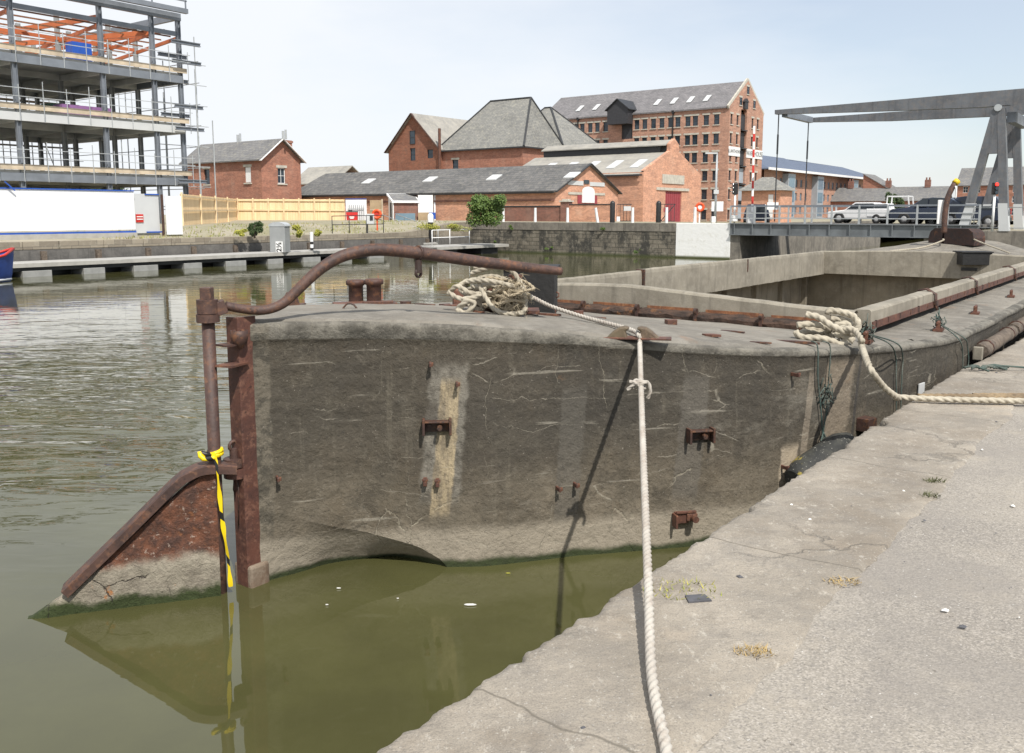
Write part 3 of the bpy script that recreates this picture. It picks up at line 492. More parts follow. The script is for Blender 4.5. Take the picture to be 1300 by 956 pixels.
gp_box('air_brick_panel',720.5,740,229.5,235,'light grey panel'); gp_box('air_brick_panel',748.5,767,231.5,236.5,'light grey panel'); gp_box('small_opening',741,747.5,228.5,233.5,'dark glass'); gp_box('lintel',721,767.5,244.5,247.5,'stone trim')
gp_box('maroon_shutter',733,757.5,248,258.5,'maroon door')
a=fl(r,'G',738,250).y; b=fl(r,'G',753.5,250).y; z0=fl(r,'G',746,257.5).z; z1=fl(r,'G',746,241).z; m_=(a+b)/2; mb=MB(); mb.prismx([(a,z0),(b,z0),(b,z1-.15)]+[(m_+(b-a)/2*math.cos(k*math.pi/10),z1-.15+.42*math.sin(k*math.pi/10)) for k in range(1,10)]+[(a,z1-.15)],.06,.12); mb.build('arched_board','white paint',r)
gp_box('notice',746,752,260,270,'light grey panel',x=.05); gp_box('notice',756,762,260,271,'light grey panel',x=.05)
# pale roof glimpsed behind the long shed
r=root_at('outbuilding',425,118,.5,'low outbuilding with a pale roof behind the left end of the long shed','building'); mb=MB(); mb.box((-4,3,2.6),(8,6,5.2)); mb.build('wall','red brick',r); mb=MB(); gable_roof_x(mb,-8,0,0,6,5.2,7.3,.3); mb.build('roof','asbestos roof',r)
# ================================================================ SMALL RED BRICK BUILDING
r=root_at('brick_house',334,88,.6,'small red brick house with slate roof, white bargeboards and a chimney','house'); LX=12.6; GW=fl(r,'G',382.5,240).y; E_=fl(r,'F',333,200).z; R_=fl(r,'G',359,177.5).z; ym=GW/2
w1=fl(r,'F',315,232); w2=fl(r,'F',263,234); w3=fl(r,'G',358,233)
mb=MB(); wallface(mb,'F',-LX,0,0,E_,[opn(w1.x,w1.z,.95,1.5),opn(w2.x,w2.z,.95,1.5)]); wallface(mb,'G',0,GW,0,E_,[opn(w3.y,w3.z,.95,1.5)]); mb.add([P('G',0,E_,0),P('G',GW,E_,0),P('G',ym,R_,0)],[(0,1,2)]); mb.add([(-LX,0,0),(-LX,GW,0),(-LX,GW,E_),(-LX,ym,R_),(-LX,0,E_)],[(0,1,2,3,4)]); mb.build('wall','red brick',r,fix=False)
window(r,'F',w1.x,w1.z,.95,1.5,'white'); window(r,'F',w2.x,w2.z,.95,1.5,'dark'); window(r,'G',w3.y,w3.z,.95,1.5,'white')
mb=MB(); mb.box((w1.x,.1,w1.z+.75),(.86,.05,1.4)); mb.build('window_board','white paint',r)
mb=MB(); gable_roof_x(mb,-LX,0,0,GW,E_+.1,R_+.1,.35,.12); rf=mb.build('roof','slate roof',r)
mb=MB(); mb.bar((.37,-.4,E_-.3),(.37,ym,R_+.05),.06,.28,up=(1,0,0)); mb.bar((.37,ym,R_+.05),(.37,GW+.4,E_-.3),.06,.28,up=(1,0,0)); mb.build('bargeboard','white paint',r)
ch=fl(r,'G',376,190); mb=MB(); mb.box((-1.2,GW-.8,E_+.6),(.9,.9,2.6)); mb.box((-1.2,GW-.8,E_+1.75),(1.05,1.05,.2)); mb.build('chimney','red brick',r)
for u in (280,338):
    q=fl(r,'F',u,190); mb=MB(); mb.cyl((q.x-.4,ym,R_),.12,.8,8); mb.cyl((q.x-.0,ym,R_),.1,.9,8); mb.build('vent_pipe','galvanised',rf)
# ================================================================ BLUE ROOFED FLATS AND NEIGHBOURS
r=thing('apartment_block',hp(968,172,.5),ROT1,'long brick apartment block with blue slate roof and glazed bays','apartments')   # local x along D1 away from us, facade faces -y
def fl1(root,u,v):
    p=onplane(u,v,Vector(root.location),D2)-Vector(root.location); return Vector((p.dot(D1),0,p.z))
LX=fl1(r,1112,250).x; E_=9.3; mb=MB(); ops=[]
bays=[fl1(r,u,250).x for u in (997,1034,1079,1107)]
x_=3
xs=[]
while x_<LX-2:
    if not any(abs(x_-b)<2.6 for b in bays): xs.append(x_)
    x_+=2.9
ops=[opn(a,z,1.3,1.5) for a in xs for z in (.9,3.7,6.4)]
for a,b,c,d in ops: pass
wallface(mb,'F',0,LX,0,E_,ops); mb.box((LX/2,8,E_/2),(LX-.6,14.8,E_-.1)); mb.build('wall','warehouse brick',r,fix=False)
for a in xs:
    for z in (.9,3.7,6.4): window(r,'F',a,z,1.3,1.5,'grey',False)
for b in bays:
    mb=MB(); mb.box((b,-.5,4.4),(4,1.4,8.8)); by=mb.build('glazed_bay','silver cladding',r); mb=MB()
    for k in range(3): mb.box((b,-1.22,1.6+k*2.8),(2.9,.06,2.1))
    mb.build('bay_glass','blue glass',by)
mb=MB(); o=.8; ov=E_+.1; slab(mb,[(-2,-1.8,ov),(LX*.42,-1.8,ov),(LX*.42-1.5,7.5,ov+3.6),(3,7.5,ov+3.6)],.25); slab(mb,[(LX*.42,-1.8,ov-.1),(LX+3,-1.8,ov-.1),(LX-4,7.5,ov+3.3),(LX*.42-1.5,7.5,ov+3.3)],.25)
slab(mb,[(-2,16.5,ov),(3,7.5,ov+3.6),(LX-4,7.5,ov+3.3),(LX+3,16.5,ov)],.25); slab(mb,[(-2,-1.8,ov),(3,7.5,ov+3.6),(-2,16.5,ov)],.2); slab(mb,[(LX+3,-1.8,ov-.1),(LX+3,16.5,ov-.1),(LX-4,7.5,ov+3.3)],.2); mb.build('roof','blue slate',r)
mb=MB(); mb.box((LX/2,-1.9,E_+.0),(LX+5,.2,.45)); mb.build('fascia','white paint',r)
r=root_at('brick_house',1127,200,.5,'plain brick gable end standing right of the blue roofed apartment block','house'); mb=MB(); g=5.6; H0=6.3; H1=9.6
mb.prismy([(-g,0),(0,0),(0,H0),(-g,H1)],0,9); mb.build('wall','red brick',r)
mb=MB(); slab(mb,[(.3,-.3,H0),(.3,9.3,H0),(-g-.1,9.3,H1+.25),(-g-.1,-.3,H1+.25)],.15); mb.build('roof','slate roof',r)
r=root_at('brick_house',990,112,.5,'small low brick house with a hipped stone coloured roof beside the big warehouse','house'); mb=MB(); E_=3.9; mb.box((-2.5,2,E_/2),(5,4,E_)); mb.build('wall','orange brick',r); mb=MB(); mb.add([(-5.5,-.5,E_),(.5,-.5,E_),(.5,4.5,E_),(-5.5,4.5,E_),(-3.2,2,E_+1.7),(-1.8,2,E_+1.7)],[(0,1,5,4),(1,2,5),(2,3,4,5),(3,0,4),(3,2,1,0)]); mb.build('roof','mossy slate',r)
q=MB(); q.box((-1.2,-.03,1.9),(.6,.08,3.0)); q.build('banner','white paint',r); q=MB(); q.box((-3.6,-.02,1.1),(1.1,.07,2.2)); q.build('door','dark roof trim',r)
r=root_at('brick_terrace',1196,190,.5,'low terrace with slate roof and chimney pots far behind the parked cars','house'); mb=MB(); E_=4.0; mb.box((-17,4,E_/2),(34,8,E_)); mb.build('wall','red brick',r); mb=MB(); gable_roof_x(mb,-34,0,0,8,E_,E_+2.8,.3); rf=mb.build('roof','slate roof',r)
for k in range(4): q=MB(); q.box((-4-8*k,4,E_+3.4),(1.1,.9,1.6)); q.cyl((-4.3-8*k,4,E_+4.2),.16,.5,8); q.cyl((-3.7-8*k,4,E_+4.2),.16,.5,8); q.build('chimney','wall brick',rf)
r=root_at('brick_mill',1340,150,.5,'brick mill with rows of small windows behind the bridge towers','building'); mb=MB(); E_=6.1; LX=15; ops=[opn(-LX+1.3+1.9*k,z,.8,1.1) for k in range(7) for z in (.8,2.9,4.6)]; wallface(mb,'F',-LX,0,0,E_,ops); mb.box((-LX/2,4.3,E_/2),(LX-.6,8,E_-.1)); mb.add([(-LX,0,0),(-LX,8,0),(-LX,8,E_),(-LX,0,E_)],[(0,1,2,3)]); mb.build('wall','red brick',r,fix=False)
for k in range(7):
    for z in (.8,2.9,4.6): window(r,'F',-LX+1.3+1.9*k,z,.8,1.1,'white',False)
mb=MB(); gable_roof_x(mb,-LX,0,0,8,E_,E_+2.9,.3); mb.build('roof','slate roof',r)
# ================================================================ BUILDING UNDER CONSTRUCTION (local x along D1: 0 = far right end, negative towards the left and nearer)
r=thing('unfinished_building',hp(236,67,.7),ROT1,'steel frame building under construction with concrete floors and orange roof beams','building site')
def c1(u,v,y=0):
    p=onplane(u,v,Vector(r.location)+NV*y,D2)-Vector(r.location); return Vector((p.dot(D1),y,p.z))
ZF=[c1(236,v).z for v in (226,160,97)]; ZT=c1(236,24).z; LB=30.; DB=17.
colx=[c1(u,200).x for u in (236,203,139,29)]; colx.append(2*colx[3]-colx[2])
for i,z in enumerate(ZF):
    mb=MB(); mb.box((-LB/2,DB/2,z),(LB,DB,.28)); s_=mb.build('floor_slab','grey slab',r)
    mb=MB(); mb.box((-LB/2,-.1,z-.30),(LB+.3,.16,.5)); mb.box((.1,DB/2,z-.3),(.16,DB,.5)); mb.build('edge_beam','light grey panel' if i==1 else 'grey steel',s_)
    mb=MB()
    for y in (DB*.33,DB*.66,DB): mb.box((-LB/2,y,z-.35),(LB,.22,.42))
    for x in colx: mb.box((x,DB/2,z-.36),(.22,DB,.40))
    mb.build('soffit_beams','grey slab',s_)
for x in colx:
    for y in (0,DB*.33,DB*.66,DB):
        mb=MB(); y_=y+.06 if y==0 else y-.2 if y==DB else y
        zt=ZT+(.0 if y==0 else .0)
        mb.box((x-.1,y_,zt/2),(.24,.05,zt)); mb.box((x-.22,y_,zt/2),(.04,.27,zt)); mb.box((x+.02,y_,zt/2),(.04,.27,zt)); mb.build('column','grey steel' if y==0 else 'cabinet grey',r)
mb=MB(); mb.box((-LB/2,0,ZT),(LB+.6,.25,.5)); mb.box((-LB/2,.1,ZT-1.15),(LB,.2,.3)); mb.build('roof_beam','grey steel',r)
mb=MB(); mb.box((.0,DB/2,ZT),(.25,DB,.45)); mb.build('roof_beam','grey steel',r)
mb=MB(); mb.box((-LB/2,-.9,ZT+1.0),(LB+.6,.08,.10)); mb.box((-LB/2,-.9,ZT+.3),(LB+.6,.3,.32))
for k in range(12): mb.box((.2-k*2.6,-.9,ZT+.6),(.08,.08,.9))
mb.build('parapet_rail','grey steel',r)
# orange rafters
ry=DB*.33
def rafter(a,b,h=.27): m=MB(); m.bar(a,b,.15,h*.85); return m.build('orange_rafter','orange steel',r)
for k,x in enumerate(colx):
    rafter((x,.4,ZT-1.4),(x,DB-.3,ZT-3.0+.2))
rafter((0,ry,ZT-1.7),(-LB,ry,ZT-1.7)); rafter((0,ry*2,ZT-2.2),(-LB,ry*2,ZT-2.2)); rafter((0,DB,ZT-2.7),(-LB,DB,ZT-2.7))
rafter((colx[1],.5,ZT-1.3),(colx[2]-3,DB*.66,ZT-2.1),.4); rafter((colx[2],.5,ZT-.9),(colx[3],DB*.7,ZT-2.2),.4); rafter((colx[2],DB*.7,ZT-2.2),(colx[2]+5,.5,ZT-1),.3); rafter((colx[3],.5,ZT-.8),(colx[3]-6,DB*.66,ZT-2.2),.4)
mb=MB(); 
for k in range(14): mb.bar((0,.8+k*1.2,ZT-1.25-k*.1),(-LB,.8+k*1.2,ZT-1.25-k*.1),.05,.10)
mb.build('purlins','orange rust',r)
# balcony brackets at the right end
for i,z in enumerate((ZF[0]-.35,ZF[0]+.35,ZF[1]-.35,ZF[1]+.75,ZF[2]-2.3,ZF[2]-.3,ZF[2]+.8,ZT-2.6,ZT-1.9)):
    mb=MB(); mb.box((.35,1.2 if i%2 else -.5,z),(2.3,.22,.05)); mb.box((.35,1.2 if i%2 else -.5,z+.2),(2.3,.22,.05)); mb.box((.35,1.2 if i%2 else -.5,z+.1),(2.3,.06,.2)); mb.build('balcony_beam','grey steel',r)
mb=MB(); mb.box((colx[3]+4.5,.8,ZF[2]+.75),(1.3,.9,1.15)); tag(mb.build('crate','blue paint',None,loc=r.location,rz=ROT1),'bright blue crate standing on the top floor of the unfinished building','crate')
mb=MB(); mb.box((colx[3]+5.5,3.5,ZF[1]+.6),(4.2,1.4,.9)); tag(mb.build('covered_stack','green tarp',None,loc=r.location,rz=ROT1),'dark green sheeted stack of materials on the middle floor of the unfinished building','stack')
mb=MB(); mb.box((colx[2]-.8,1.6,ZF[1]+.5),(3.4,1.2,.7)); tag(mb.build('covered_stack','purple tarp',None,loc=r.location,rz=ROT1),'purple sheeted stack beside a column on the middle floor of the unfinished building','stack')
loc=r.location.copy()
r=thing('scaffolding',loc,ROT1,'tubular steel scaffolding with toe boards wrapped round the unfinished building','scaffold')
for i,z in enumerate(ZF):
    mb=MB(); mb.box((-LB/2,-.22,z+.32),(LB+1,.05,.34)); mb.build('toe_board','board',r)
    for k,h_ in enumerate((.75,1.25)): mb=MB(); mb.bar((.6,-.55,z+.14+h_),(-LB,-.55,z+.14+h_),.042); mb.build('guard_rail','galvanised',r)
    mb=MB(); mb.bar((.6,DB+.5,z+1.3),(-LB,DB+.5,z+1.3),.055); mb.build('guard_rail','galvanised',r)
x=.4; k=0
while x>-LB:
    for i,z in enumerate(ZF): mb=MB(); mb.bar((x,-.55,z-.6),(x,-.55,z+1.6+.3*(k%2)),.04); mb.build('standard','galvanised',r)
    x-=1.5; k+=1
# independent tower at the far end and lifts behind (seen through the frame)
for k in range(15):
    for y in (DB+.6,DB+1.9): mb=MB(); mb.bar((1.2-k*1.15,y,-.2),(1.2-k*1.15,y,ZF[2]+1.2),.06); mb.build('rear_standard','galvanised',r)
for i in range(12): mb=MB(); z=.9+i*1.1; mb.bar((2,DB+.6,z),(-16,DB+.6,z),.05); mb.bar((2,DB+1.9,z+.6),(-16,DB+1.9,z+.6),.05); mb.build('ledger','galvanised',r)
for z in (2.6,6.4,10.0): mb=MB(); mb.box((-7,DB+1.25,z),(18,1.2,.06)); mb.build('scaffold_deck','old timber',r)
for k in range(6): mb=MB(); mb.bar((.9-3.3*k,DB+.55,.4),(-2.0-3.3*k,DB+.55,4.8 if k%2 else 9),.05); mb.build('brace','galvanised',r)
for (x,y,h_) in ((.9,-.6,ZF[2]+.5),(2.2,-.6,ZF[1]+.5),(2.4,1.5,ZF[2]+3.2),(1.0,3.5,ZF[2]+1.5),(2.2,5.5,ZF[1]+3),(1.1,9,ZF[2]+1),(2.3,12,ZF[2])): mb=MB(); mb.bar((x,y,-.3),(x,y,h_),.06); mb.build('end_standard','galvanised',r)
for i in range(8): mb=MB(); z=1.2+i*1.5; mb.bar((.95,-1,z),(.95,DB,z),.05); mb.bar((-1,1.5,z+.2),(3.3,1.5,z+.2),.05); mb.build('end_ledger','galvanised',r)
# ================================================================ SITE HOARDING AND FENCE
def strip(nm,pts,zs,th,mat,parent,base):   # wall panel chain through world points
    mb=MB()
    for (p,z0,z1),(q,y0,y1) in zip(zs,zs[1:]): pass
r=thing('site_hoarding',AN(18,44.2,.3),ROT1,'long white site hoarding with blue trim lines along the left bank','hoarding')
def h1(u): return onplane(u,290,AN(0,44.2,0),D2).dot(D1)-18
xa=-34; xb=h1(172)
x=xa
while x<xb-.05:
    q=min(x+2.44,xb); mb=MB(); mb.box(((x+q)/2,0,1.45),(q-x-.012,.05,1.95)); mb.build('panel','hoarding white',r); x=q
mb=MB(); mb.box(((xa+xb)/2,-.05,.36),(xb-xa,.05,.10)); mb.build('blue_trim','blue paint',r); mb=MB(); mb.box(((xa+xb)/2,-.03,2.46),(xb-xa,.09,.06)); mb.build('blue_trim','blue paint',r)
mb=MB(); mb.box(((xa+xb)/2,.02,.12),(xb-xa,.35,.40)); mb.build('concrete_plinth','white concrete',r)
mb=MB(); mb.bar((h1(20),-.2,2.35),(h1(8),-.2,2.75),.05); mb.build('blue_strap','blue paint',r)
r=thing('site_gate',AN(18+xb,44.2,.4),ROT1,'pair of white site gate leaves with a small red sign between hoarding and timber fence','gate')
w_=h1(206)-xb; mb=MB(); mb.box((w_/2+.06,.25,1.2),(w_-.1,.05,2.05)); lf=mb.build('gate_leaf','light grey panel',r)
mb=MB(); mb.box((w_*.25,.2,.95),(.42,.04,.42)); mb.build('red_sign','red paint',lf); mb=MB(); mb.box((w_*.25,.17,1.03),(.34,.02,.05)); mb.box((w_*.25,.17,.9),(.34,.02,.05)); mb.build('sign_text','white paint',lf)
mb=MB(); mb.box((w_*.75,.2,2.2),(.8,.06,.06)); mb.box((w_*.78,.2,.22),(.9,.06,.07)); mb.build('blue_trim','blue paint',lf)
x0=h1(209)-xb; x1=h1(230)-xb; mb=MB(); mb.box(((x0+x1)/2,-.15,1.1),(x1-x0-.05,.05,2.05)); mb.build('gate_leaf','hoarding white',r)
mb=MB(); mb.box((x0-.07,0,1.1),(.1,.1,2.2)); mb.build('gate_post','dark rust',r)
# timber fence: A(px 205) -> B(px 301) -> C(px 438)
def fencerun(pA,pB,label,npan):
    d=pB-pA; ln=Vector((d.x,d.y)).length; rz=math.atan2(d.y,d.x); r=thing('timber_fence',pA,rz,label,'fence'); zs=d.z
    n=int(ln/.15); 
    for k in range(npan):
        x0=ln*k/npan; x1=ln*(k+1)/npan; mb=MB(); m=int((x1-x0)/.15)
        for j in range(m):
            xx=x0+(j+.5)*(x1-x0)/m; mb.box((xx,.05+.006*(j%2),1.16+zs*xx/ln+random.uniform(-.006,.006)),((x1-x0)/m-.008,.02,2.14))
        mb.build('boarding','fence boards',r)
        mb=MB(); mb.box((x0+.06,-.03,1.15+zs*x0/ln),(.11,.1,2.35)); mb.build('post','fence rails',r)
        for zz in (.25,1.25,2.1): mb=MB(); mb.bar((x0+.12,-.02,zz+zs*x0/ln),(x1,-.02,zz+zs*x1/ln),.06,.11); mb.build('rail','fence rails',r)
    return r
t=NT('fence boards'); x,y,z=t.xyz(); k=t.noise(1.,3,.6,sc=(6.6,.1,.3)); M['fence boards']=t.fin(t.mix(t.ramp(k,.35,.65),(.84,.65,.40),(.72,.53,.30)),.75,t.bump(t.noise(3,4,sc=(30,1,1)),.2,.01)); plain('fence rails',(.80,.62,.38),.7,.12,2)
pB=gp(302,283.5,.72); pA=gp(232,294,.55); pC=AN(0,0,0)
pC=gp(438,283.5,.72); pC.z=.72; 
fencerun(Vector((pA.x,pA.y,.5)),Vector((pB.x,pB.y,.66)),'shorter run of new timber fence coming forward to the white gate',4)
fencerun(Vector((pB.x,pB.y,.66)),Vector((pC.x,pC.y,.62)),'longer run of new timber fence in front of the small red brick house',7)
dpt=pC.y
def bx(nm,u0,u1,v0,v1,Y,mat,label,cat,dep=.05,rz=None,parent=None,bevel=0):
    p=dp((u0+u1)/2,(v0+v1)/2,Y); k=Y*1.01/FPX; mb=MB(); mb.box((0,0,0),((u1-u0)*k,dep,(v1-v0)*k)); o=mb.build(nm,mat,parent,loc=p,rz=rz or 0,bevel=bevel)
    if label: tag(o,label,cat)
    return o
# white palisade panel, red bin, boards, mono-pitch shed
Y=dpt+1.2
def small(nm,u,Y,z,rz,label,cat,group=None): return thing(nm,hp(u,Y,z),rz,label,cat,group)
r=small('palisade_gate',452,Y,.62,0,'white panel with grey palisade pales at the end of the timber fence','gate'); k=Y/FPX*1.01
mb=MB(); mb.box((0,.15,1.15),(26*k,.05,2.2)); mb.build('white_panel','hoarding white',r); mb=MB(); mb.box((0,.12,2.3),(26*k,.08,.06)); mb.build('blue_trim','blue paint',r)
mb=MB()
for j in range(8): mb.box((-.6+j*.19,0,.9),(.06,.03,1.75))
mb.box((0,.03,.35),(1.5,.04,.06)); mb.box((0,.03,1.4),(1.5,.04,.06)); mb.build('pales','galvanised',r)
r=small('timber_gate',478,Y+1,.62,0,'weathered timber gate panel beside the mono pitch shed','gate'); mb=MB(); mb.box((0,0,1.1),(16*k,.06,2.2)); mb.build('boarding','plywood',r); mb=MB(); mb.box((0,-.05,.5),(16*k,.05,.1)); mb.box((0,-.05,1.3),(16*k,.05,.1)); mb.box((.55,-.05,1.1),(.12,.08,2.4)); mb.build('rails','board',r)
r=small('wheelie_bin',447,Y-1.5,.62,.1,'red wheeled waste bin with white lettering in front of the palisade','bin'); mb=MB(); mb.box((0,0,.62),(.92,.7,.95),tap=1.12); mb.build('body','red plastic',r,bevel=.03); mb=MB(); mb.box((0,0,1.14),(1.06,.82,.08)); mb.box((-.15,0,1.24),(.35,.3,.12)); mb.build('lid','dark metal',r,bevel=.02)
mb=MB(); mb.box((0,-.39,.66),(.42,.02,.10)); mb.box((0,-.39,.54),(.32,.02,.07)); mb.build('label_panel','white paint',r)
for s in (-.3,.3): mb=MB(); mb.cyl((0,0,0),.09,.06,10,Matrix.Translation((s,-.25,.09))@Matrix.Rotation(math.pi/2,4,'Y')); mb.build('wheel','tyre rubber',r)
# mono pitch shed
YS=dpt-.5; r=small('brick_shed',500,YS,.62,.32,'small brick shed with white boarded side and sloping felt roof','shed'); k=YS/FPX*1.01
W=31*k; mb=MB(); mb.box((W/2,1.1,1.0),(W,2.2,2.0)); mb.prismx([(0,2.0),(2.2,2.0),(2.2,2.62),(0,2.02)],W-.1,W); mb.build('wall','wall brick',r)
mb=MB(); mb.prismx([(-.03,0),(2.2,0),(2.2,2.66),(-.03,2.06)],-.06,0); mb.build('white_side','white paint',r); mb=MB(); mb.box((-.08,1.0,1.0),(.04,.6,1.9)); mb.build('door','dark roof trim',r)
mb=MB(); slab(mb,[(-.2,-.2,2.08),(W+.15,-.2,2.08),(W+.15,2.4,2.80),(-.2,2.4,2.80)],.16); mb.build('fascia','white paint',r); mb=MB(); slab(mb,[(-.06,-.06,2.13),(W+.02,-.06,2.13),(W+.02,2.26,2.775),(-.06,2.26,2.775)],.02); mb.build('felt_roof','slate roof',r)
bx('display_board',531,549.5,248,271,YS+.6,'white paint','white notice board with a blue and yellow splash above plywood, right of the small shed','board')
o=bx('plywood_sheet',531,549,270,281,YS+.4,'plywood','plywood sheet leaning under the white notice board','sheet')
bx('paint_splash',539,546,249.5,254,YS+.55,'blue paint',None,None,parent=None) if False else None
o=bx('display_board',551,568.5,248,282,YS+.9,'hoarding white','plain tall white board between the plywood sheet and a timber stack','board')
bx('blue_drum',545,553,270,278,YS+.1,'blue paint','small blue crate between the two white boards','crate',.4,bevel=.02)
bx('timber_stack',569,574,241,283,YS+.7,'board','upright stack of narrow timber beside the tall white board','timber',.4)
bx('greenhouse_frame',503,527,271,281,YS-.9,'blue glass','low glazed cold frame in front of the small brick shed','frame',.6,bevel=.01)
# railing and lifebuoy on left bank
def railing(name,p,q,h,n,label,mat='dark metal',rails=(1.,.5),r_=.025,cat='railing'):
    d=q-p; ln=Vector((d.x,d.y)).length; rt=thing(name,p,math.atan2(d.y,d.x),label,cat)
    for k in range(n+1): x=ln*k/n; z=d.z*k/n; mb=MB(); mb.tube([(x,0,z),(x,0,z+h)],r_,6); mb.build('post',mat,rt)
    for f in rails: mb=MB(); mb.tube([(0,0,h*f),(ln,0,h*f+d.z)],r_,6); mb.build('rail',mat,rt)
    return rt
railing('railing',gp(422,296.5,.45),gp(487,295.5,.5),1.0,3,'dark two bar railing on the bank behind the pontoon, beside the red lifebuoy')
def lifebuoy(u,v,Y,zg,label,post,r_=.36):
    p=dp(u,v,Y); rt=thing('lifebuoy_stand',(p.x,p.y,zg),0,label,'lifebuoy'); h=p.z-zg
    mb=MB(); mb.box((0,.05,h/2),(.09,.07,h)); mb.build('post',post,rt)
    mb=MB(); T=Matrix.Translation((0,-.03,h))@Matrix.Rotation(math.pi/2,4,'X'); mb.lathe([(r_*.42,-.02),(r_*.5,.05),(r_*.8,.09),(r_,.04),(r_,-.03),(r_*.8,-.08),(r_*.42,-.02)],24,T); mb.build('ring','orange plastic',rt)
    mb=MB(); mb.cyl((0,0,-.04),r_*.45,.05,20,T); mb.build('backing','red paint' if post!='white paint' else 'white paint',rt); return rt
lifebuoy(478.5,272,60,.5,'orange lifebuoy on a red post on the left bank railing','orange plastic',.33)
lifebuoy(888.5,263,60,1.0,'orange lifebuoy on a white post by the maroon door shed','white paint',.31)
r=thing('notice_box',dp(470,278,59),0,'pale grey box fixed on the bank beside the orange lifebuoy with red post','box'); mb=MB(); mb.box((0,0,0),(.5,.3,.65)); mb.build('case','light grey panel',r,bevel=.02); mb=MB(); mb.box((-.2,.1,-.9),(.07,.07,1.3)); mb.box((.1,-.16,.05),(.2,.02,.3)); mb.build('stand','dark metal',r)
# ================================================================ PONTOON
PO=thing('floating_pontoon',AN(0,39.9,WZ),ROT1,'long low floating pontoon with pale deck edge along the left bank','pontoon')
def fx(u,n,z): return onplane(u,320,AN(0,n,0),D2).dot(D1)
x1=fx(492,39.9,0); mb=MB(); mb.box(((x1-30)/2,.85,.56),(x1+30,1.9,.07)); mb.build('deck','pale concrete',PO,bevel=.01); mb=MB(); mb.box(((x1-30)/2,-.12,.50),(x1+30,.05,.17)); mb.build('edge_beam','white concrete',PO)
x=-9; k=0
while x<x1-1: 
    mb=MB(); mb.box((x,.80,.12),(1.25 if k%2 else 1.0,1.8,.28)); mb.build('float','frp grey',PO,bevel=.02); x+=2.55; k+=1
mb=MB(); mb.box(((x1-30)/2,.85,.37),(x1+30,1.5,.28)); mb.build('gap_shade','black paint',PO); mb=MB(); mb.box(((x1-30)/2,1.2,0),(x1+30,.3,.6)); mb.build('gap_shade','black paint',PO)  # black boxes added under the deck as the shade between the floats
# finger with gangway
gA=gp(583,312,-.55); r=thing('floating_pontoon',Vector((gA.x,gA.y,WZ)),ROT1,'short landing pontoon with white handrail at the foot of the gangway','pontoon')
mb=MB(); mb.box((0,0,.56),(7.5,2.6,.08)); mb.build('deck','pale concrete',r); mb=MB(); mb.box((0,-1.33,.50),(7.5,.05,.17)); mb.build('edge_beam','white concrete',r)
for x in (-2.4,1.9): mb=MB(); mb.box((x,0,.15),(1.8,2.2,.6)); mb.build('float','dark roof trim',r)
for x in (-1.6,0.2,2.3): mb=MB(); mb.tube([(x,1.0,.6),(x,1.0,1.6)],.035,6); mb.build('post','white paint',r)
for z in (1.6,1.1): mb=MB(); mb.tube([(-1.6,1.0,z),(2.3,1.0,z)],.03,6); mb.build('rail','white paint',r)
a=gp(493,287,.55); b=gp(545,309.5,-.45); d=b-a; ln=math.hypot(d.x,d.y); r=thing('gangway',a,math.atan2(d.y,d.x),'sloping grey gangway running down from the bank to the pontoon','gangway'); 
mb=MB(); mb.bar((0,0,0),(ln,0,d.z),1.2,.12); mb.build('deck','pale concrete',r)
for y in (-.62,.62):
    mb=MB(); mb.bar((0,y,-.05),(ln,y,d.z-.05),.06,.32); mb.build('side_beam','frp grey',r)
    mb=MB(); mb.tube([(0,y,1.0),(ln,y,d.z+1.0)],.03,6); mb.tube([(0,y,.5),(ln,y,d.z+.5)],.02,6); mb.build('rail','galvanised',r)
    for k in range(5): mb=MB(); mb.tube([(ln*k/4,y,d.z*k/4),(ln*k/4,y,d.z*k/4+1.0)],.025,6); mb.build('post','galvanised',r)
# white/black pile, mooring posts, pedestal
p=gp(547,312,-.6); r=thing('mooring_pile',Vector((p.x,p.y,WZ)),0,'black mooring pile with white domed top by the landing pontoon','pile'); mb=MB(); mb.cyl((0,0,-.5),.19,2.6,14); mb.build('shaft','black paint',r); mb=MB(); mb.lathe([(.2,2.1),(.2,2.55),(.13,2.68),(0,2.72)],14); mb.build('cap','white paint',r)
p=gp(396,318,-.5); r=thing('mooring_pile',Vector((p.x,p.y,WZ)),0,'slim white and black marker post on the long pontoon edge','post'); mb=MB(); mb.cyl((0,0,0),.09,1.1,10); mb.build('shaft','black paint',r); mb=MB(); mb.cyl((0,0,1.1),.1,.55,10); mb.cyl((0,0,.75),.1,.2,10); mb.build('white_band','white paint',r)
p=gp(356,320,-.5); r=thing('service_pedestal',Vector((p.x,p.y,-.52)),-.25,'grey metal service cabinet with domed top and number plate on the pontoon','cabinet'); 
mb=MB(); mb.box((0,0,.72),(.92,.62,1.44)); mb.build('body','cabinet grey',r,bevel=.03); mb=MB(); mb.prismy([(-.5,1.42),(.5,1.42)]+[(.5*math.cos(k*math.pi/8),1.46+.2*math.sin(k*math.pi/8)) for k in range(0,9)],-.33,.33); mb.build('domed_top','galvanised',r)
mb=MB(); mb.box((.12,-.325,.32),(.42,.02,.58)); pl=mb.build('number_plate','white paint',r); mb=MB(); text_mesh(mb,'2½',.42,Matrix.Translation((.12,-.34,.32))@Matrix.Rotation(math.pi/2,4,'X')@Matrix.Rotation(math.pi/2,4,'Z'),.01,.008); mb.build('lettering','black paint',pl)
p=gp(382,316,-.48); mb=MB(); mb.tube(spline([(-.5,0,.05),(-.2,.1,.06),(.1,-.1,.25),(.35,.05,.12),(.1,.2,.06),(.6,.15,.05)],.08),.045,6); tag(mb.build('hose_coil','blue glass',None,loc=p),'blue grey hose heaped on the pontoon beside the service cabinet','hose')
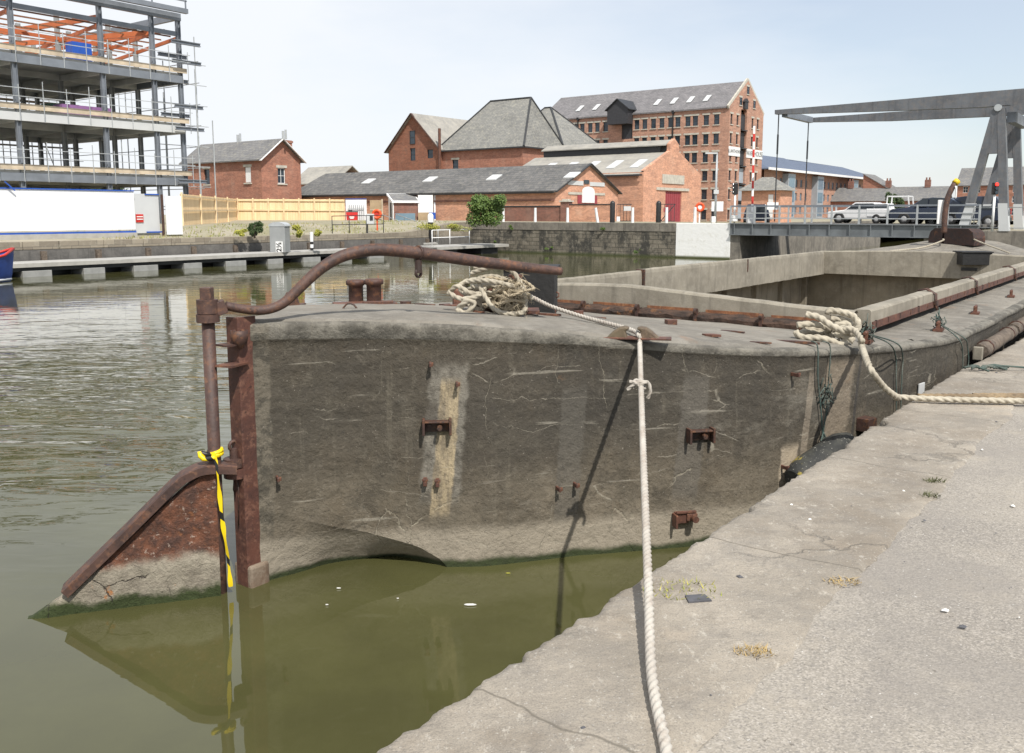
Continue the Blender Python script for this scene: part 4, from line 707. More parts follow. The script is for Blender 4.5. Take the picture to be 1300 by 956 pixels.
# blue boat bow, left edge
def boat():
    r=thing('narrow_boat',AN(fx(17,38.1,0),38.1,WZ),ROT1+.05,'dark blue boat bow with red gunwale poking in at the left edge','boat')
    st=[(-9,1.0,.75),(-3,1.0,.78),(-1.5,.85,.88),(-.6,.5,1.05),(0,.04,1.28)]; rows=[]
    for x,w,h in st: rows.append([(x,-w,h),(x-.02,-w*.97,h*.8),(x-.12,-w*.8,.3),(x-.25,-w*.55,-.2),(x-.25,w*.55,-.2),(x-.12,w*.8,.3),(x-.02,w*.97,h*.8),(x,w,h)])
    mb=MB(); mb.smooth=True; mb.grid(rows); hl=mb.build('hull','boat blue',r)
    for s in (-1,1): mb=MB(); mb.tube([(x,s*w,h+.02) for x,w,h in st],.055,6); mb.build('gunwale','red paint' if s<0 else 'red paint',r)
    mb=MB(); mb.grid([[(x,-w*.95,h-.08),(x,w*.95,h-.08)] for x,w,h in st]); mb.build('foredeck','boat blue',r); mb=MB(); mb.tube([(x-.18,-w*.70,.08) for x,w,h in st],.05,6); mb.build('waterline_band','light grey panel',r)
boat()
# ================================================================ FAR QUAY FURNITURE
for i,u in enumerate((639,679.5,720.5,759,803,846,882)):
    p=onplane(u,283,AN(51.25,0,0),D1); mb=MB(); mb.cyl((0,0,0),.10,1.0,10,r2=.085); mb.smooth=True
    o=mb.build('quay_post','white paint',None,loc=Vector((p.x,p.y,.98)))
    if u==759: o.rotation_euler=(0,-.16,0)
    lab={639:'white quay post beside the round green bush',679.5:'second white quay post from the bush',720.5:'white quay post in front of the brick boundary pillar',759:'leaning white quay post below the arched white board',803:'white quay post in front of the iron gate',846:'white quay post by the pink notice and the dark post',882:'white quay post just left of the lifebuoy with the white post'}[u]
    tag(o,lab,'post','white posts along the dock edge')
r=thing('boundary_wall',AN(57,0,.9)+NV*(onplane(786,270,AN(57,0,0),D1).dot(NV)),ROT2,'low brown brick boundary wall with pillar in front of the long shed','wall')
def bw(u): return onplane(u,270,AN(57,0,0),D1).dot(D2)-Vector(r.location).dot(D2)
a,b,c=bw(636),bw(714),bw(776); mb=MB(); mb.box(((a+b)/2,0,.6),(b-a,.35,1.2)); mb.build('wall','wall brick',r); mb=MB(); mb.box(((a+b)/2,0,1.24),(b-a,.42,.10)); mb.build('coping','dark metal',r)
mb=MB(); mb.box((b+.35,0,.78),(.7,.55,1.56)); mb.build('pillar','wall brick',r); mb=MB(); mb.box((b+.35,0,1.6),(.85,.7,.1)); mb.box((b+.35,0,1.7),(.5,.4,.12)); mb.build('pillar_cap','stone trim',r)
mb=MB(); mb.box(((b+.7+c)/2,0,.66),(c-b-.7,.3,1.32)); mb.build('wall','orange brick',r); mb=MB(); mb.box(((b+.7+c)/2,0,1.35),(c-b-.7,.36,.07)); mb.build('coping','dark metal',r)
for u,lab in ((777.5,'tall dark round topped post between the two brick gables'),(836,'tall dark round topped post left of the maroon door')):
    p=hp(u,60,.95); mb=MB(); mb.smooth=True; mb.lathe([(.17,0),(.17,1.3),(.13,1.42),(0,1.48)],12); mb.build('iron_post','black paint',None,loc=p); tag(bpy.data.objects[-1] if False else [o for o in bpy.data.objects if o.name.startswith('iron_post')][-1],lab,'post','dark round topped posts')
def gate(u0,u1,Y,label,diag):
    a=hp(u0,Y,.95); b=hp(u1,Y,.95); d=b-a; ln=d.length; r=thing('iron_gate',a,0,label,'gate'); mb=MB()
    for z in (.15,1.25): mb.box((ln/2,0,z),(ln,.05,.05))
    for k in range(int(ln/.22)+1): mb.box((k*.22,0,.7),(.03,.03,1.1))
    if diag: mb.bar((0,0,.15),(ln,0,1.25),.05)
    mb.build('frame','dark metal',r); return r
gate(783,802,60.5,'dark iron gate with a pale notice between the two brick sheds',False); gate(839,857,60,'open iron gate leaf in front of the maroon door',True)
bx('notice',792,801,262,267.5,60,'light grey panel','pale notice fixed to the iron gate between the sheds','sign'); bx('notice',783,787,275,281,59.5,'white paint','small white notice low beside the iron gate','sign'); bx('notice',842.5,848,264,269,59,'maroon door','faded pink notice beside the gate by the maroon door','sign')
bx('notice',903.5,918,256,268,57,'white paint','white pentagon shaped notice board by the lamp column','sign') 
def lamp(u,Y,zb,vt,label):
    p=hp(u,Y,zb); h=dp(u,vt,Y).z-zb; r=thing('lamp_column',p,0,label,'lamp post'); mb=MB(); mb.tube([(0,0,0),(0,0,h)],.07,8,rs=[.09,.055]); mb.build('column','galvanised',r); mb=MB(); mb.box((-.35,0,h),(.75,.14,.09)); mb.build('lamp_head','light grey panel',r); mb=MB(); mb.box((0,-.08,h*.45),(.3,.1,.25)); mb.build('control_box','light grey panel',r); return r
lamp(908,57,1.,194.5,'slim pale lamp column in front of the big warehouse')
def signal(u,Y,zb,vtop,vbot,label,red,hs=1.):
    p=hp(u,Y,zb); zt=dp(u,vtop,Y).z-zb; z0=dp(u,vbot,Y).z-zb; r=thing('traffic_light',p,0,label,'traffic light','traffic lights at the lifting bridge'); mb=MB(); mb.tube([(0,0,0),(0,0,z0+.05)],.06,8); mb.build('pole','white paint',r)
    H=zt-z0; mb=MB(); mb.box((0,0,(zt+z0)/2),(H*.42,.22,H)); mb.build('signal_box','black paint',r,bevel=.03)
    for k in range(3):
        T=Matrix.Translation((0 if red else -H*.2,-.12 if red else -.05,zt-H*(k+.5)/3))@Matrix.Rotation(math.pi/2 if red else 0,4,'X')@(Matrix.Identity(4) if red else Matrix.Rotation(-math.pi/2,4,'Y')); mb=MB(); mb.cyl((0,0,0),H*.13,.05,12,T); mb.build('lens','red lamp' if (k==0 and red) else 'dark glass',r)
        if not red: mb=MB(); mb.box((-H*.33,-.02,zt-H*(k+.25)/3),(H*.28,.22,.04)); mb.build('hood','black paint',r)
    return r
signal(932.5,57,1.,232,247,'black traffic light seen side on, in front of the warehouse corner',False)
signal(1261,43.5,.75,231.5,247,'lit red traffic light on a white pole between the bridge tower legs',True)
bx('bin',928,936,273,281,56.5,'white paint','low white cabinet at the foot of the side on traffic light','cabinet',.4,bevel=.03)
bx('bin',903,908,275,283,56.5,'white paint','small white cabinet at the foot of the lamp column','cabinet',.3,bevel=.03)
p=hp(953.5,56,1.); q=dp(957.5,160,56); r=thing('barrier_arm',p,0,'raised red and white striped barrier arm left of the bridge','barrier'); mb=MB(); mb.box((0,0,.5),(.5,.4,1.0)); mb.build('housing','light grey panel',r,bevel=.03)
tp=q-p; 
for k in range(11): mb=MB(); mb.bar(Vector((0,-.25,.7)).lerp(tp,k/11),Vector((0,-.25,.7)).lerp(tp,(k+1)/11),.12,.06); mb.build('stripe','red paint' if k%2 else 'white paint',r)
bx('notice',974,988,257,266,58,'white paint','white traffic notice in front of the small hipped brick house','sign')
# ================================================================ LIFTING BRIDGE
plain('girder grey',(.17,.185,.195),.5,.2,1.5); conc('bridge steel',(.145,.155,.17),(.10,.105,.115),(.20,.17,.15),.8,.5,.5,.1)
BR=thing('lifting_bridge',AN(51,22,.9),ROT2,'grey steel bascule bridge with overhead beams, hanger rods and a railed road deck','bridge')
BW=4.9
def onb(u,v,y=0):
    p=onplane(u,v,AN(51+y,22,0),D1)-AN(51,22,.9); return Vector((p.dot(D2),y,p.z))
LBR=onb(1243,285).x
for y in (0,BW+.6):
    mb=MB(); mb.box((LBR/2,y,-.22),(LBR,.14,.62)); mb.box((LBR/2,y,.10),(LBR,.34,.05)); mb.box((LBR/2,y,-.54),(LBR,.34,.05))
    for k in range(12): mb.box((.3+k*LBR/12,y-.1,-.22),(.05,.14,.6))
    mb.build('girder','girder grey',BR)
    n=9
    for k in range(n+1): mb=MB(); mb.box((LBR*k/n,y-.05,.62),(.09,.09,1.05)); mb.build('railing_post','galvanised',BR)
    for z in (.42,.72,1.12): mb=MB(); mb.box((LBR/2,y-.05,z),(LBR,.06,.05 if z<1 else .09)); mb.build('railing_bar','grey steel' if z>1 else 'galvanised',BR)
mb=MB(); mb.box((LBR/2,BW/2+.3,.06),(LBR,BW+.4,.12)); mb.build('road_deck','grey timber',BR)
# approach road and its railing to the left and right
piv=[onb(1268,140,0.2),onb(1291,150,BW)]
for i,y in enumerate((.2,BW)):
    pv=piv[0].copy(); pv.y=y; pv.x=piv[0].x
    tip=onb((988,1026)[0],149,0.2); tip.y=y
    d=(pv-tip); ex=tip+d*1.55
    pxs=((985,140),(1130,127.8),(1246,117.3),(1300,112.8)) if i==0 else ((1023,150.4),(1130,142.7),(1262,133.5),(1300,131)); pxb=((1300,134),(1245,136.6),(1130,141),(985,145.4)) if i==0 else ((1300,148),(1262,148),(1130,153.7),(1023,155.3))
    tt_=[onb(u,v,y) for u,v in pxs]; bb_=[onb(u,v,y) for u,v in pxb]; xe=pv.x+4.6
    poly=[(p_.x,p_.z) for p_ in tt_]+[(xe,tt_[-1].z+.25),(xe,bb_[0].z-.3),(pv.x+1.2,bb_[0].z-.35),(pv.x+.5,bb_[1].z+.02)]+[(p_.x,p_.z) for p_ in bb_[1:]]; poly=poly[::-1]; tip=Vector((tt_[0].x,y,(tt_[0].z+bb_[-1].z)/2))
    mb=MB(); mb.prismy(poly,y-.18,y+.18); bm_=mb.build('balance_beam','bridge steel',BR)
    mb=MB(); mb.box((tip.x+.18,y,tip.z/2+.1),(.05,.05,tip.z-.3)); mb.build('hanger_rod','dark metal',BR); mb=MB(); mb.box((tip.x+.18,y,tip.z*.72),(.08,.08,1.1)); mb.build('turnbuckle','dark metal',BR)
    lg=[onb(1247,285).x,onb(1279,290).x]
    for j,(xf) in enumerate((pv.x-1.25,pv.x+.65)):
        top=Vector((pv.x+(-.08 if j==0 else .12),y,pv.z+.1)); mb=MB()
        a=Vector((xf,y,-.15)); w0,w1=.42,.34
        mb.prismy([(a.x-w0/2,a.z),(a.x+w0/2,a.z),(top.x+w1/2,top.z),(top.x-w1/2,top.z)],y-.22+.004*j,y+.22-.004*j); lgm=mb.build('tower_leg','bridge steel',BR)
        mb=MB(); f=.30; x2=a.x+(top.x-a.x)*f*.9; mb.prismy([(a.x-w0/2-.02,a.z-.02),(a.x+w0/2+.02,a.z-.02),(x2+w0/2,a.z+1.35),(x2-w0/2,a.z+1.35)],y-.24+.004*j,y+.24-.004*j); mb.build('painted_foot','light grey panel',lgm)
    mb=MB(); f=.42; mb.prismy([(pv.x-.5,pv.z-2.1),(pv.x+.32,pv.z-2.1),(pv.x+.3,pv.z-.1),(pv.x-.25,pv.z-.1)],y-.2,y+.2); mb.build('gusset','bridge steel',BR)
    mb=MB(); mb.cyl((0,0,-.3),.17,.6,16,Matrix.Translation((pv.x,y,pv.z+.1))@Matrix.Rotation(math.pi/2,4,'X')); mb.build('pivot_pin','galvanised',BR)
mb=MB(); mb.box((tip.x+.35,BW/2+.1,tip.z-.02),(.3,BW-.55,.34)); mb.build('cross_beam','grey steel',BR)
mb=MB(); mb.box((pv.x+.55,BW/2+.1,pv.z-.35),(.4,BW-.55,.5)); mb.build('cross_beam','grey steel',BR)
r=thing('bridge_railing',AN(51.2,22.0,.98)-D2*4.5,ROT2,'low steel railing on the white wall leading to the bridge','railing') if False else None
a=AN(51.15,11.2,.75)+D2*2.2; railing('railing',a,a+D2*9,1.15,6,'pale grey mesh railing on the quay right of the bridge towers','galvanised',(1.,.12))
# ---------------------------------------------------------------- vehicles on the bridge road
def wheel(r,x,y,rad=.33):
    T=Matrix.Translation((x,y,rad))@Matrix.Rotation(math.pi/2,4,'X'); mb=MB(); mb.lathe([(rad*.6,-.1),(rad*.95,-.11),(rad,-.06),(rad,.06),(rad*.95,.11),(rad*.6,.1)],20,T); w_=mb.build('wheel','tyre rubber',r); mb=MB(); mb.lathe([(0,.09),(rad*.25,.1),(rad*.62,.06),(rad*.62,-.06),(rad*.25,-.1),(0,-.09)],14,T); mb.build('rim','wheel rim',w_)
def car(loc,rz,label,prof,cab,mat,L_=4.6,W_=1.8,rails=False):
    r=thing('parked_car',loc,rz,label,'car'); mb=MB()
    n=len(prof); vs=[]; 
    for s,ws in ((-1,1),(1,1)):
        for x,z in prof: vs.append((x,s*W_/2*(1 if z<.95 else .88 if z<1.3 else .76),z))
    mb.add(vs,[tuple(range(n)),tuple(range(n,2*n))[::-1]]+[((i+1)%n,i,n+i,n+(i+1)%n) for i in range(n)]); mb.build('body',mat,r,bevel=.05)
    for k,(x0,x1,x2,x3) in enumerate(cab):
        for s in (-1,1): mb=MB(); y0=s*(W_/2*.945); y1=s*(W_/2*.80); mb.add([(x0,y0,1.0),(x1,y0,1.0),(x2,y1,1.46),(x3,y1,1.46)]+[(x0,y0+.03*s,1.0),(x1,y0+.03*s,1.0),(x2,y1+.03*s,1.46),(x3,y1+.03*s,1.46)],[(0,1,2,3),(4,7,6,5),(0,4,5,1),(1,5,6,2),(2,6,7,3),(3,7,4,0)]); mb.build('side_window','car glass',r)
    for x in (-L_/2+.85,L_/2-.85):
        for s in (-1,1): wheel(r,x,s*(W_/2-.08))
    for s in (-1,1):
        mb=MB(); mb.box((-L_/2+.02,s*.65,.75),(.08,.28,.16)); mb.build('headlight','light grey panel',r)
        mb=MB(); mb.box((L_/2-.02,s*.7,.85),(.08,.16,.3)); mb.build('tail_light','red paint',r)
    for z_,nm in ((.42,'bumper'),): mb=MB(); mb.box((-L_/2,0,z_),(.14,W_*.9,.2)); mb.build(nm,'dark metal',r); mb=MB(); mb.box((L_/2,0,z_),(.14,W_*.9,.2)); mb.build(nm,'dark metal',r)
    return r
suv=[(-2.3,.35),(-2.32,.8),(-2.2,.98),(-1.15,1.08),(-.5,1.62),(.2,1.70),(1.7,1.68),(2.15,1.1),(2.3,.95),(2.3,.35)]
p=AN(53.6,0,1.03); y_=53.6
def onroad(u,A): q=onplane(u,275,AN(A,0,0),D1); return q
q=onroad(1222,56.5); car(Vector((q.x,q.y,.85)),ROT2,'dark navy estate car on the bridge by the tower legs',suv,((-.85,-.1,-.05,-.42),(0,1.0,.95,.02),(1.08,1.85,1.62,1.05)),'car navy')
hat=[(-2.0,.3),(-2.05,.7),(-1.9,.86),(-1.0,.98),(-.35,1.42),(.2,1.5),(1.1,1.46),(1.75,1.05),(2.0,.9),(2.0,.3)]
q=onroad(1181,55.4); car(Vector((q.x,q.y,.98)),ROT2,'dark low hatchback on the bridge behind the rusty tiller post',hat,((-.7,0,0,-.3),(.08,1.1,.95,.08)),'car navy',4.1,1.7)
# white pickup with open frame
q=onroad(1140,55.6); r=thing('pickup_truck',Vector((q.x,q.y,1.0)),ROT2,'white pickup truck carrying a tall open white frame on the bridge','truck'); mb=MB(); mb.box((0,0,.75),(4.4,1.8,.55)); mb.box((-1.1,0,1.15),(1.2,1.7,.45),tap=.85); mb.build('body','car white',r,bevel=.05)
mb=MB(); mb.box((-1.1,0,1.2),(1.05,1.72,.26),tap=.9); mb.build('window','car glass',r)
mb=MB()
for s in (-.6,.6):
    mb.bar((-.75,s,1.0),(-.7,s,1.85),.08); mb.bar((-.7,s,1.85),(.85,s,1.85),.08); mb.bar((.85,s,1.85),(1.0,s,1.0),.08)
mb.bar((-.7,-.6,1.85),(-.7,.6,1.85),.07); mb.bar((.85,-.6,1.85),(.85,.6,1.85),.07); mb.build('open_frame','white paint',r)
r.scale=(.72,.85,.85)
for x in (-1.4,1.4):
    for s in (-1,1): wheel(r,x,s*.84)
q=onroad(1098,57); r=thing('parked_car',Vector((q.x,q.y,1.0)),ROT2,'low white car ahead of the white pickup truck','car'); mb=MB(); mb.prismy([(-2,.3),(-2,.7),(-1,.82),(-.4,1.25),(.7,1.25),(1.3,.85),(2,.8),(2,.3)],-.8,.8); mb.build('body','car white',r,bevel=.05); mb=MB(); mb.prismy([(-.85,.86),(-.35,1.19),(.65,1.19),(1.1,.88)],-.82,.82); mb.build('window','car glass',r)
for x in (-1.3,1.3):
    for s in (-1,1): wheel(r,x,s*.74)
q=onroad(961,60); r=thing('parked_car',Vector((q.x,q.y,.8)),R(74),'dark car seen end on at the left end of the bridge railing','car'); mb=MB(); mb.prismx([(-.8,.3),(-.8,.85),(-.6,1.4),(.6,1.4),(.8,.85),(.8,.3)],-2,2); mb.build('body','car navy',r,bevel=.06); mb=MB(); mb.prismx([(-.66,.92),(-.54,1.32),(.54,1.32),(.66,.92)],-2.03,-1.9); mb.build('windscreen','car glass',r)
for x in (-1.3,1.3):
    for s in (-1,1): wheel(r,x,s*.74)
# ================================================================ PLANTS
t=NT('leaves'); oi=t.n('ShaderNodeObjectInfo'); g=t.n('ShaderNodeNewGeometry'); c=t.mix(g.outputs['Random Per Island'],(.05,.10,.018),(.13,.19,.04)); M['leaves']=t.fin(c,.6); t.put(t.b.inputs['Subsurface Weight'],0.)
t=NT('dark leaves'); g=t.n('ShaderNodeNewGeometry'); c=t.mix(g.outputs['Random Per Island'],(.02,.045,.012),(.06,.09,.025)); M['dark leaves']=t.fin(c,.65)
t=NT('yellow weeds'); g=t.n('ShaderNodeNewGeometry'); c=t.mix(g.outputs['Random Per Island'],(.16,.20,.03),(.45,.40,.06)); M['yellow weeds']=t.fin(c,.65)
t=NT('dry grass'); g=t.n('ShaderNodeNewGeometry'); c=t.mix(g.outputs['Random Per Island'],(.32,.27,.12),(.22,.26,.07)); M['dry grass']=t.fin(c,.8)
def leaves(mb,c,rad,n,s,rng,surf=.35):
    for i in range(n):
        d=Vector((rng.gauss(0,1),rng.gauss(0,1),rng.gauss(0,1))).normalized(); q=rng.uniform(surf,1)**.6; q*=1+.25*noise.noise(d*2.2+Vector(c))
        p=Vector((c[0]+d.x*rad[0]*q,c[1]+d.y*rad[1]*q,c[2]+d.z*rad[2]*q))
        a=Vector((rng.gauss(0,1),rng.gauss(0,1),rng.gauss(0,1))).normalized(); b=a.orthogonal().normalized(); k=s*rng.uniform(.6,1.3)
        mb.add([tuple(p+a*k),tuple(p+b*k*.45),tuple(p-a*k),tuple(p-b*k*.45)],[(0,1,2,3)])
def bush(name,loc,rad,label,mat='leaves',n=1800,s=.09,cat='bush',blobs=5,seed=1,stem=True):
    rng=random.Random(seed); r=thing(name,loc,0,label,cat); mb=MB()
    for k in range(blobs):
        o=(rng.uniform(-.75,.75)*rad[0],rng.uniform(-.7,.7)*rad[1],rad[2]*rng.uniform(.12,1.45)); q=rng.uniform(.28,.5); leaves(mb,o,(rad[0]*q,rad[1]*q,rad[2]*q),n//blobs,s,rng)
    mb.build('foliage',mat,r,fix=False); mb=MB()
    if stem:
        for k in range(5): mb.tube([(0,0,-.2),(rng.uniform(-.2,.2)*rad[0],rng.uniform(-.2,.2)*rad[1],rad[2]*.6),(rng.uniform(-.6,.6)*rad[0],rng.uniform(-.6,.6)*rad[1],rad[2]*1.3)],.03,5,rs=[.05,.035,.012])
        mb.build('stem','bark',r)
    return r
bush('green_bush',hp(618,61,.9),(1.25,1.2,1.15),'rounded green bush on the bank at the start of the stone dock wall',n=7500,s=.085,blobs=22,seed=3)
bush('green_bush',hp(322,50,.45),(.45,.4,.42),'dark green bush in front of the timber fence','dark leaves',2200,.06,blobs=11,seed=5)
for i,(u,Y,sx_,sz_,lab) in enumerate(((303,49.5,.5,.25,'yellow green weeds just left of the dark green bush'),(374,50,.4,.38,'yellow flowering weeds just right of the service cabinet'),(402,51,.35,.3,'yellow weed clump right of the slim marker post'),(556,58,1.3,.45,'yellow green weeds behind the gangway'),(590,58.5,1.2,.35,'sprawling dry weeds left of the round bush'))): bush('weed_clump',hp(u,Y,farH(hp(u,Y,0).dot(D1),hp(u,Y,0).dot(NV))),(sx_,.4,sz_),lab,'yellow weeds' if i!=4 else 'dry grass',900,.05,'weeds',4,10+i,False)
mb=MB(); rng=random.Random(8)
for k in range(2200):
    A=rng.uniform(24,51); n=rng.uniform(42.8,47.8 if A<46 else 50); 
    if noise.noise(Vector((A*.5,n*.5,0)))<-.1: continue
    p=AN(A,n,farH(A,n)); h_=rng.uniform(.05,.2); a=rng.uniform(0,6.28); mb.add([tuple(p+Vector((math.cos(a)*.03,math.sin(a)*.03,0))),tuple(p-Vector((math.cos(a)*.03,math.sin(a)*.03,0))),tuple(p+Vector((rng.uniform(-.1,.1),rng.uniform(-.1,.1),h_)))],[(0,1,2)])
o=mb.build('grass','dry grass',fix=False); tag(o,'rough dry grass and weeds on the bank top behind the pontoon','grass',kind='stuff')
for i,(u,v) in enumerate(((766,291),(698,318),(811,322),(628,311),(648,292))):
    p=onplane(u,v,AN(50.92,0,0),D1); bush('wall_weed',p,(.32,.1,.2),('small weed tuft high on the dark dock wall below the leaning post','weed at the waterline in the middle of the dark dock wall','weed at the waterline near the white painted wall','weed growing at the foot of the rusty pole','thin weed on the pale coping right of the rusty pole')[i],'leaves',160,.05,'weed',2,30+i,False)
def tree(loc,h,rad,label,seed,mat='dark leaves'):
    rng=random.Random(seed); r=thing('tree',loc,0,label,'tree'); mb=MB(); mb.tube([(0,0,0),(.1,0,h*.4),(0,.1,h*.7)],.2,8,rs=[.28,.2,.08]); 
    for k in range(6): a=k*1.05; mb.tube([(0,0,h*.35),(math.cos(a)*rad*.5,math.sin(a)*rad*.5,h*.65)],.06,5)
    mb.build('trunk','bark',r); mb=MB()
    for k in range(9): leaves(mb,(rng.uniform(-.6,.6)*rad,rng.uniform(-.6,.6)*rad,h*.65+rng.uniform(-.25,.3)*h),(rad*.5,rad*.5,h*.2),260,.22,rng)
    mb.build('crown',mat,r,fix=False)
for i,(u,Y,h_,rd,lab) in enumerate(((92,112,5.4,3.2,'leftmost dark tree seen through the ground floor of the unfinished building'),(112,115,5.8,3.6,'middle dark tree seen through the ground floor of the unfinished building'),(134,110,5.2,3.0,'rightmost dark tree seen through the ground floor of the unfinished building'),(1130,150,4.3,1.0,'dark conifer behind the white pickup frame'),(1138,152,3.9,1.0,'second dark tree just right of the conifer behind the pickup'))): tree(hp(u,Y,.5),h_,rd,lab,50+i)
r=thing('brick_house',hp(18,95,.6),ROT2,'low red brick building glimpsed under the left end of the unfinished building','house'); mb=MB(); mb.box((-8,4,1.7),(17,8,3.4)); mb.build('wall','red brick',r); mb=MB(); gable_roof_x(mb,-16.5,.5,0,8,3.4,5.2,.3); mb.build('roof','slate roof',r)
p=gp(628,313,WZ); mb=MB(); mb.tube([(0,0,-.5),(0,0,3.6)],.07,8); tag(mb.build('iron_pole','rust',None,loc=Vector((p.x,p.y-.3,WZ))),'thin rusty pole standing in the water at the corner of the dock wall','pole')
# ================================================================ THE CONCRETE BARGE (local x forward along the dock, local -y towards us)
S=Vector((-1.93,6.41,WZ)); LBG=26.4
B=thing('concrete_barge',S,ROT1,'old grey concrete barge with open hold and rusty rudder moored along the quay','barge')
def tl(p): d=Vector(p)-S; return Vector((d.dot(D1),d.dot(NV),d.z))
def tw(x,y,z): return S+D1*x+NV*y+Vector((0,0,z))      # z measured from the water
EDG=[(0,.07,.85),(.33,.27,.835),(.66,.47,.82),(1.25,1.09,.78),(1.875,1.545,.69),(2.245,1.88,.62),(2.76,2.33,.555),(3.1,2.60,.52),(3.35,2.76,.50),(3.7,2.90,.47),(4.3,3.06,.42),(5.27,3.24,.36),(6.2,3.38,.315),(7.0,3.45,.30),(9,3.47,.30),(14,3.47,.30)]
CEN=[(0,.86),(1.3,.835),(2.5,.735),(4,.545),(5.75,.365),(8,.36),(14,.36)]
def wz(a): a=min(a,LBG-a); return interp(EDG,max(0,a))
def cz(a): a=min(a,LBG-a); return interp(CEN,max(0,a))[0]
def deckz(a,y):
    w,e=wz(a); c=cz(a); return c-(c-e)*min(1,(abs(y)/max(w,.05)))**2-WZ
CH=[(0,-.50),(.2,-.61),(.46,-.735),(.68,-.81),(.93,-.93),(1.12,-1.12)]
def chz(a): return interp(CH,a)[0]
def side(a,z):           # half width at height z (world)
    w,zt=wz(a); aa=min(a,LBG-a); t=max(0,min(1,(zt-z)/1.9)); b=.13*smooth(.5,1.4,aa)*(1-smooth(2.8,3.8,aa)); wv=w+b*t
    if aa>=1.07: return wv
    zc=chz(aa)
    if z>=zc: return wv
    win=.09+.06*smooth(0,.42,aa)+.22*smooth(.45,1.07,aa)+(wv-.4)*smooth(1.02,1.07,aa)
    k=min(1,(zc-z)/max(.04,(zc+1.13))); return wv+(win-wv)*k
def hullmesh(sgn):
    As=[]; a=0
    while a<LBG: As.append(a); a+=.045 if a<5 else .12 if a<12 else .4
    As.append(LBG); rows=[]; dep=[]
    for a in As:
        w,zt=wz(a); aa=min(a,LBG-a); zc=max(-1.13,chz(aa)) if aa<1.07 else -1.12
        e=.010*noise.noise(Vector((a*3.1,sgn,0)))+.006*noise.noise(Vector((a*11,sgn,3)))
        e-=.02*max(0,noise.noise(Vector((a*4.3,sgn,8)))-.3)
        lp=interp([(0,.14),(1.3,.13),(2.2,.08),(4,.07)],aa)[0]+.010*noise.noise(Vector((a*1.3,sgn,6))); zs=[zt,zt-.012,zt-.03,zt-.05,zt-lp,zt-lp-.012]+[zt-lp-.012-(zt-lp-.012-zc)*k/23 for k in range(1,24)]+[zc-.012,zc-(zc+1.15)*.5,-1.16,-1.9]
        row=[]
        for k,z in enumerate(zs):
            q=side(a,z)+.007*noise.noise(Vector((a*1.7,z*1.7,sgn)))+.004*noise.noise(Vector((a*6,z*6,sgn)))
            if k==0: q-=.10
            if k==1: q-=.016+e*.3
            if 1<k<5: q+=.013+.006*noise.noise(Vector((a*9,z*9,7)))
            chip=noise.noise(Vector((a*2.6,z*2.6,5+sgn))); q-=.05*max(0,chip-.48)
            if zc<-1.0 or aa>1.1: pass
            if k>=29 and aa>=1.07: q=side(a,-1.1)-.01*(k-28)
            row.append((a,sgn*max(q,.02),z+(-.008 if k==0 else e*.5-.004 if k<3 else 0)-WZ)); dep.append((zt-z)*.143/lp)
        rows.append(row)
    mb=MB(); mb.smooth=True; mb.grid([r_[:29] for r_ in rows]); mb.grid([r_[28:] for r_ in rows]); nr=len(rows[0]); dep=[dep[i*nr+j] for i in range(len(rows)) for j in range(29)]+[dep[i*nr+j] for i in range(len(rows)) for j in range(28,nr)]
    o=mb.build('hull_side','hull concrete',B,fix=False); at=o.data.attributes.new('dep','FLOAT','POINT'); at.data.foreach_set('value',dep)
    return o
t=NT('hull concrete'); x,y,z=t.xyz(); at=t.n('ShaderNodeAttribute'); at.attribute_name='dep'; dep=at.outputs['Fac']
big=t.ramp(t.noise(.9,7,.6,sc=(1,1,1.1)),.3,.68); fine=t.ramp(t.noise(4.2,9,.7),.36,.7); st=t.ramp(t.noise(3.2,7,.62,sc=(2.2,2.2,.16)),.40,.70); st2=t.ramp(t.noise(7.5,5,.6,sc=(2.,2.,.13)),.56,.78)
up=(.047,.041,.032); mid=(.150,.120,.082); lt=(.235,.210,.165)
c=t.mix(big,mid,up); c=t.mix(t.math('MULTIPLY',fine,.55),c,t.mix(t.noise(1.1,3),(.075,.07,.055),(.19,.165,.12)))
hz=t.ramp(t.math('ADD',z,t.math('MULTIPLY',t.math('SUBTRACT',t.noise(1.4,5,.6),.5),.7)),.35,1.25,0.,1.); c=t.mix(t.math('MULTIPLY',hz,.72),c,t.mix(t.noise(9,6,.7),(.045,.043,.038),(.024,.023,.020)))                    # darker, sootier upper body
c=t.mix(t.math('MULTIPLY',t.math('MULTIPLY',t.ramp(x,1.4,3.4),hz),.4),c,(.032,.030,.025)); lowb=t.ramp(t.math('ADD',z,t.math('MULTIPLY',t.math('SUBTRACT',t.noise(1.2,5,.6),.5),.5)),1.05,.15,0.,1.); c=t.mix(t.math('MULTIPLY',lowb,.8),c,t.mix(t.ramp(t.noise(3.5,8,.75),.40,.60),(.215,.185,.14),(.105,.092,.07)))
c=t.mix(t.math('MULTIPLY',st,.42),c,(.055,.052,.043)); c=t.mix(t.math('MULTIPLY',st2,.45),c,(.24,.215,.165))
c=t.mix(t.math('MULTIPLY',t.ramp(t.noise(1.7,7,.68,sc=(1,1,.8)),.52,.70),.38),c,(.13,.10,.065))
blm=t.math('MULTIPLY',t.ramp(t.noise(1.25,7,.72,sc=(.8,.8,1.9)),.57,.70),.6); c=t.mix(blm,c,(.25,.23,.19))
c=t.mix(t.math('MULTIPLY',t.ramp(t.noise(2.6,8,.78),.52,.62),.6),c,(.040,.037,.030)); c=t.mix(t.math('MULTIPLY',t.ramp(t.noise(11,8,.8),.53,.63),.45),c,(.19,.17,.135)); c=t.mix(t.math('MULTIPLY',t.ramp(t.noise(19,7,.8),.56,.64),.5),c,(.030,.027,.022))
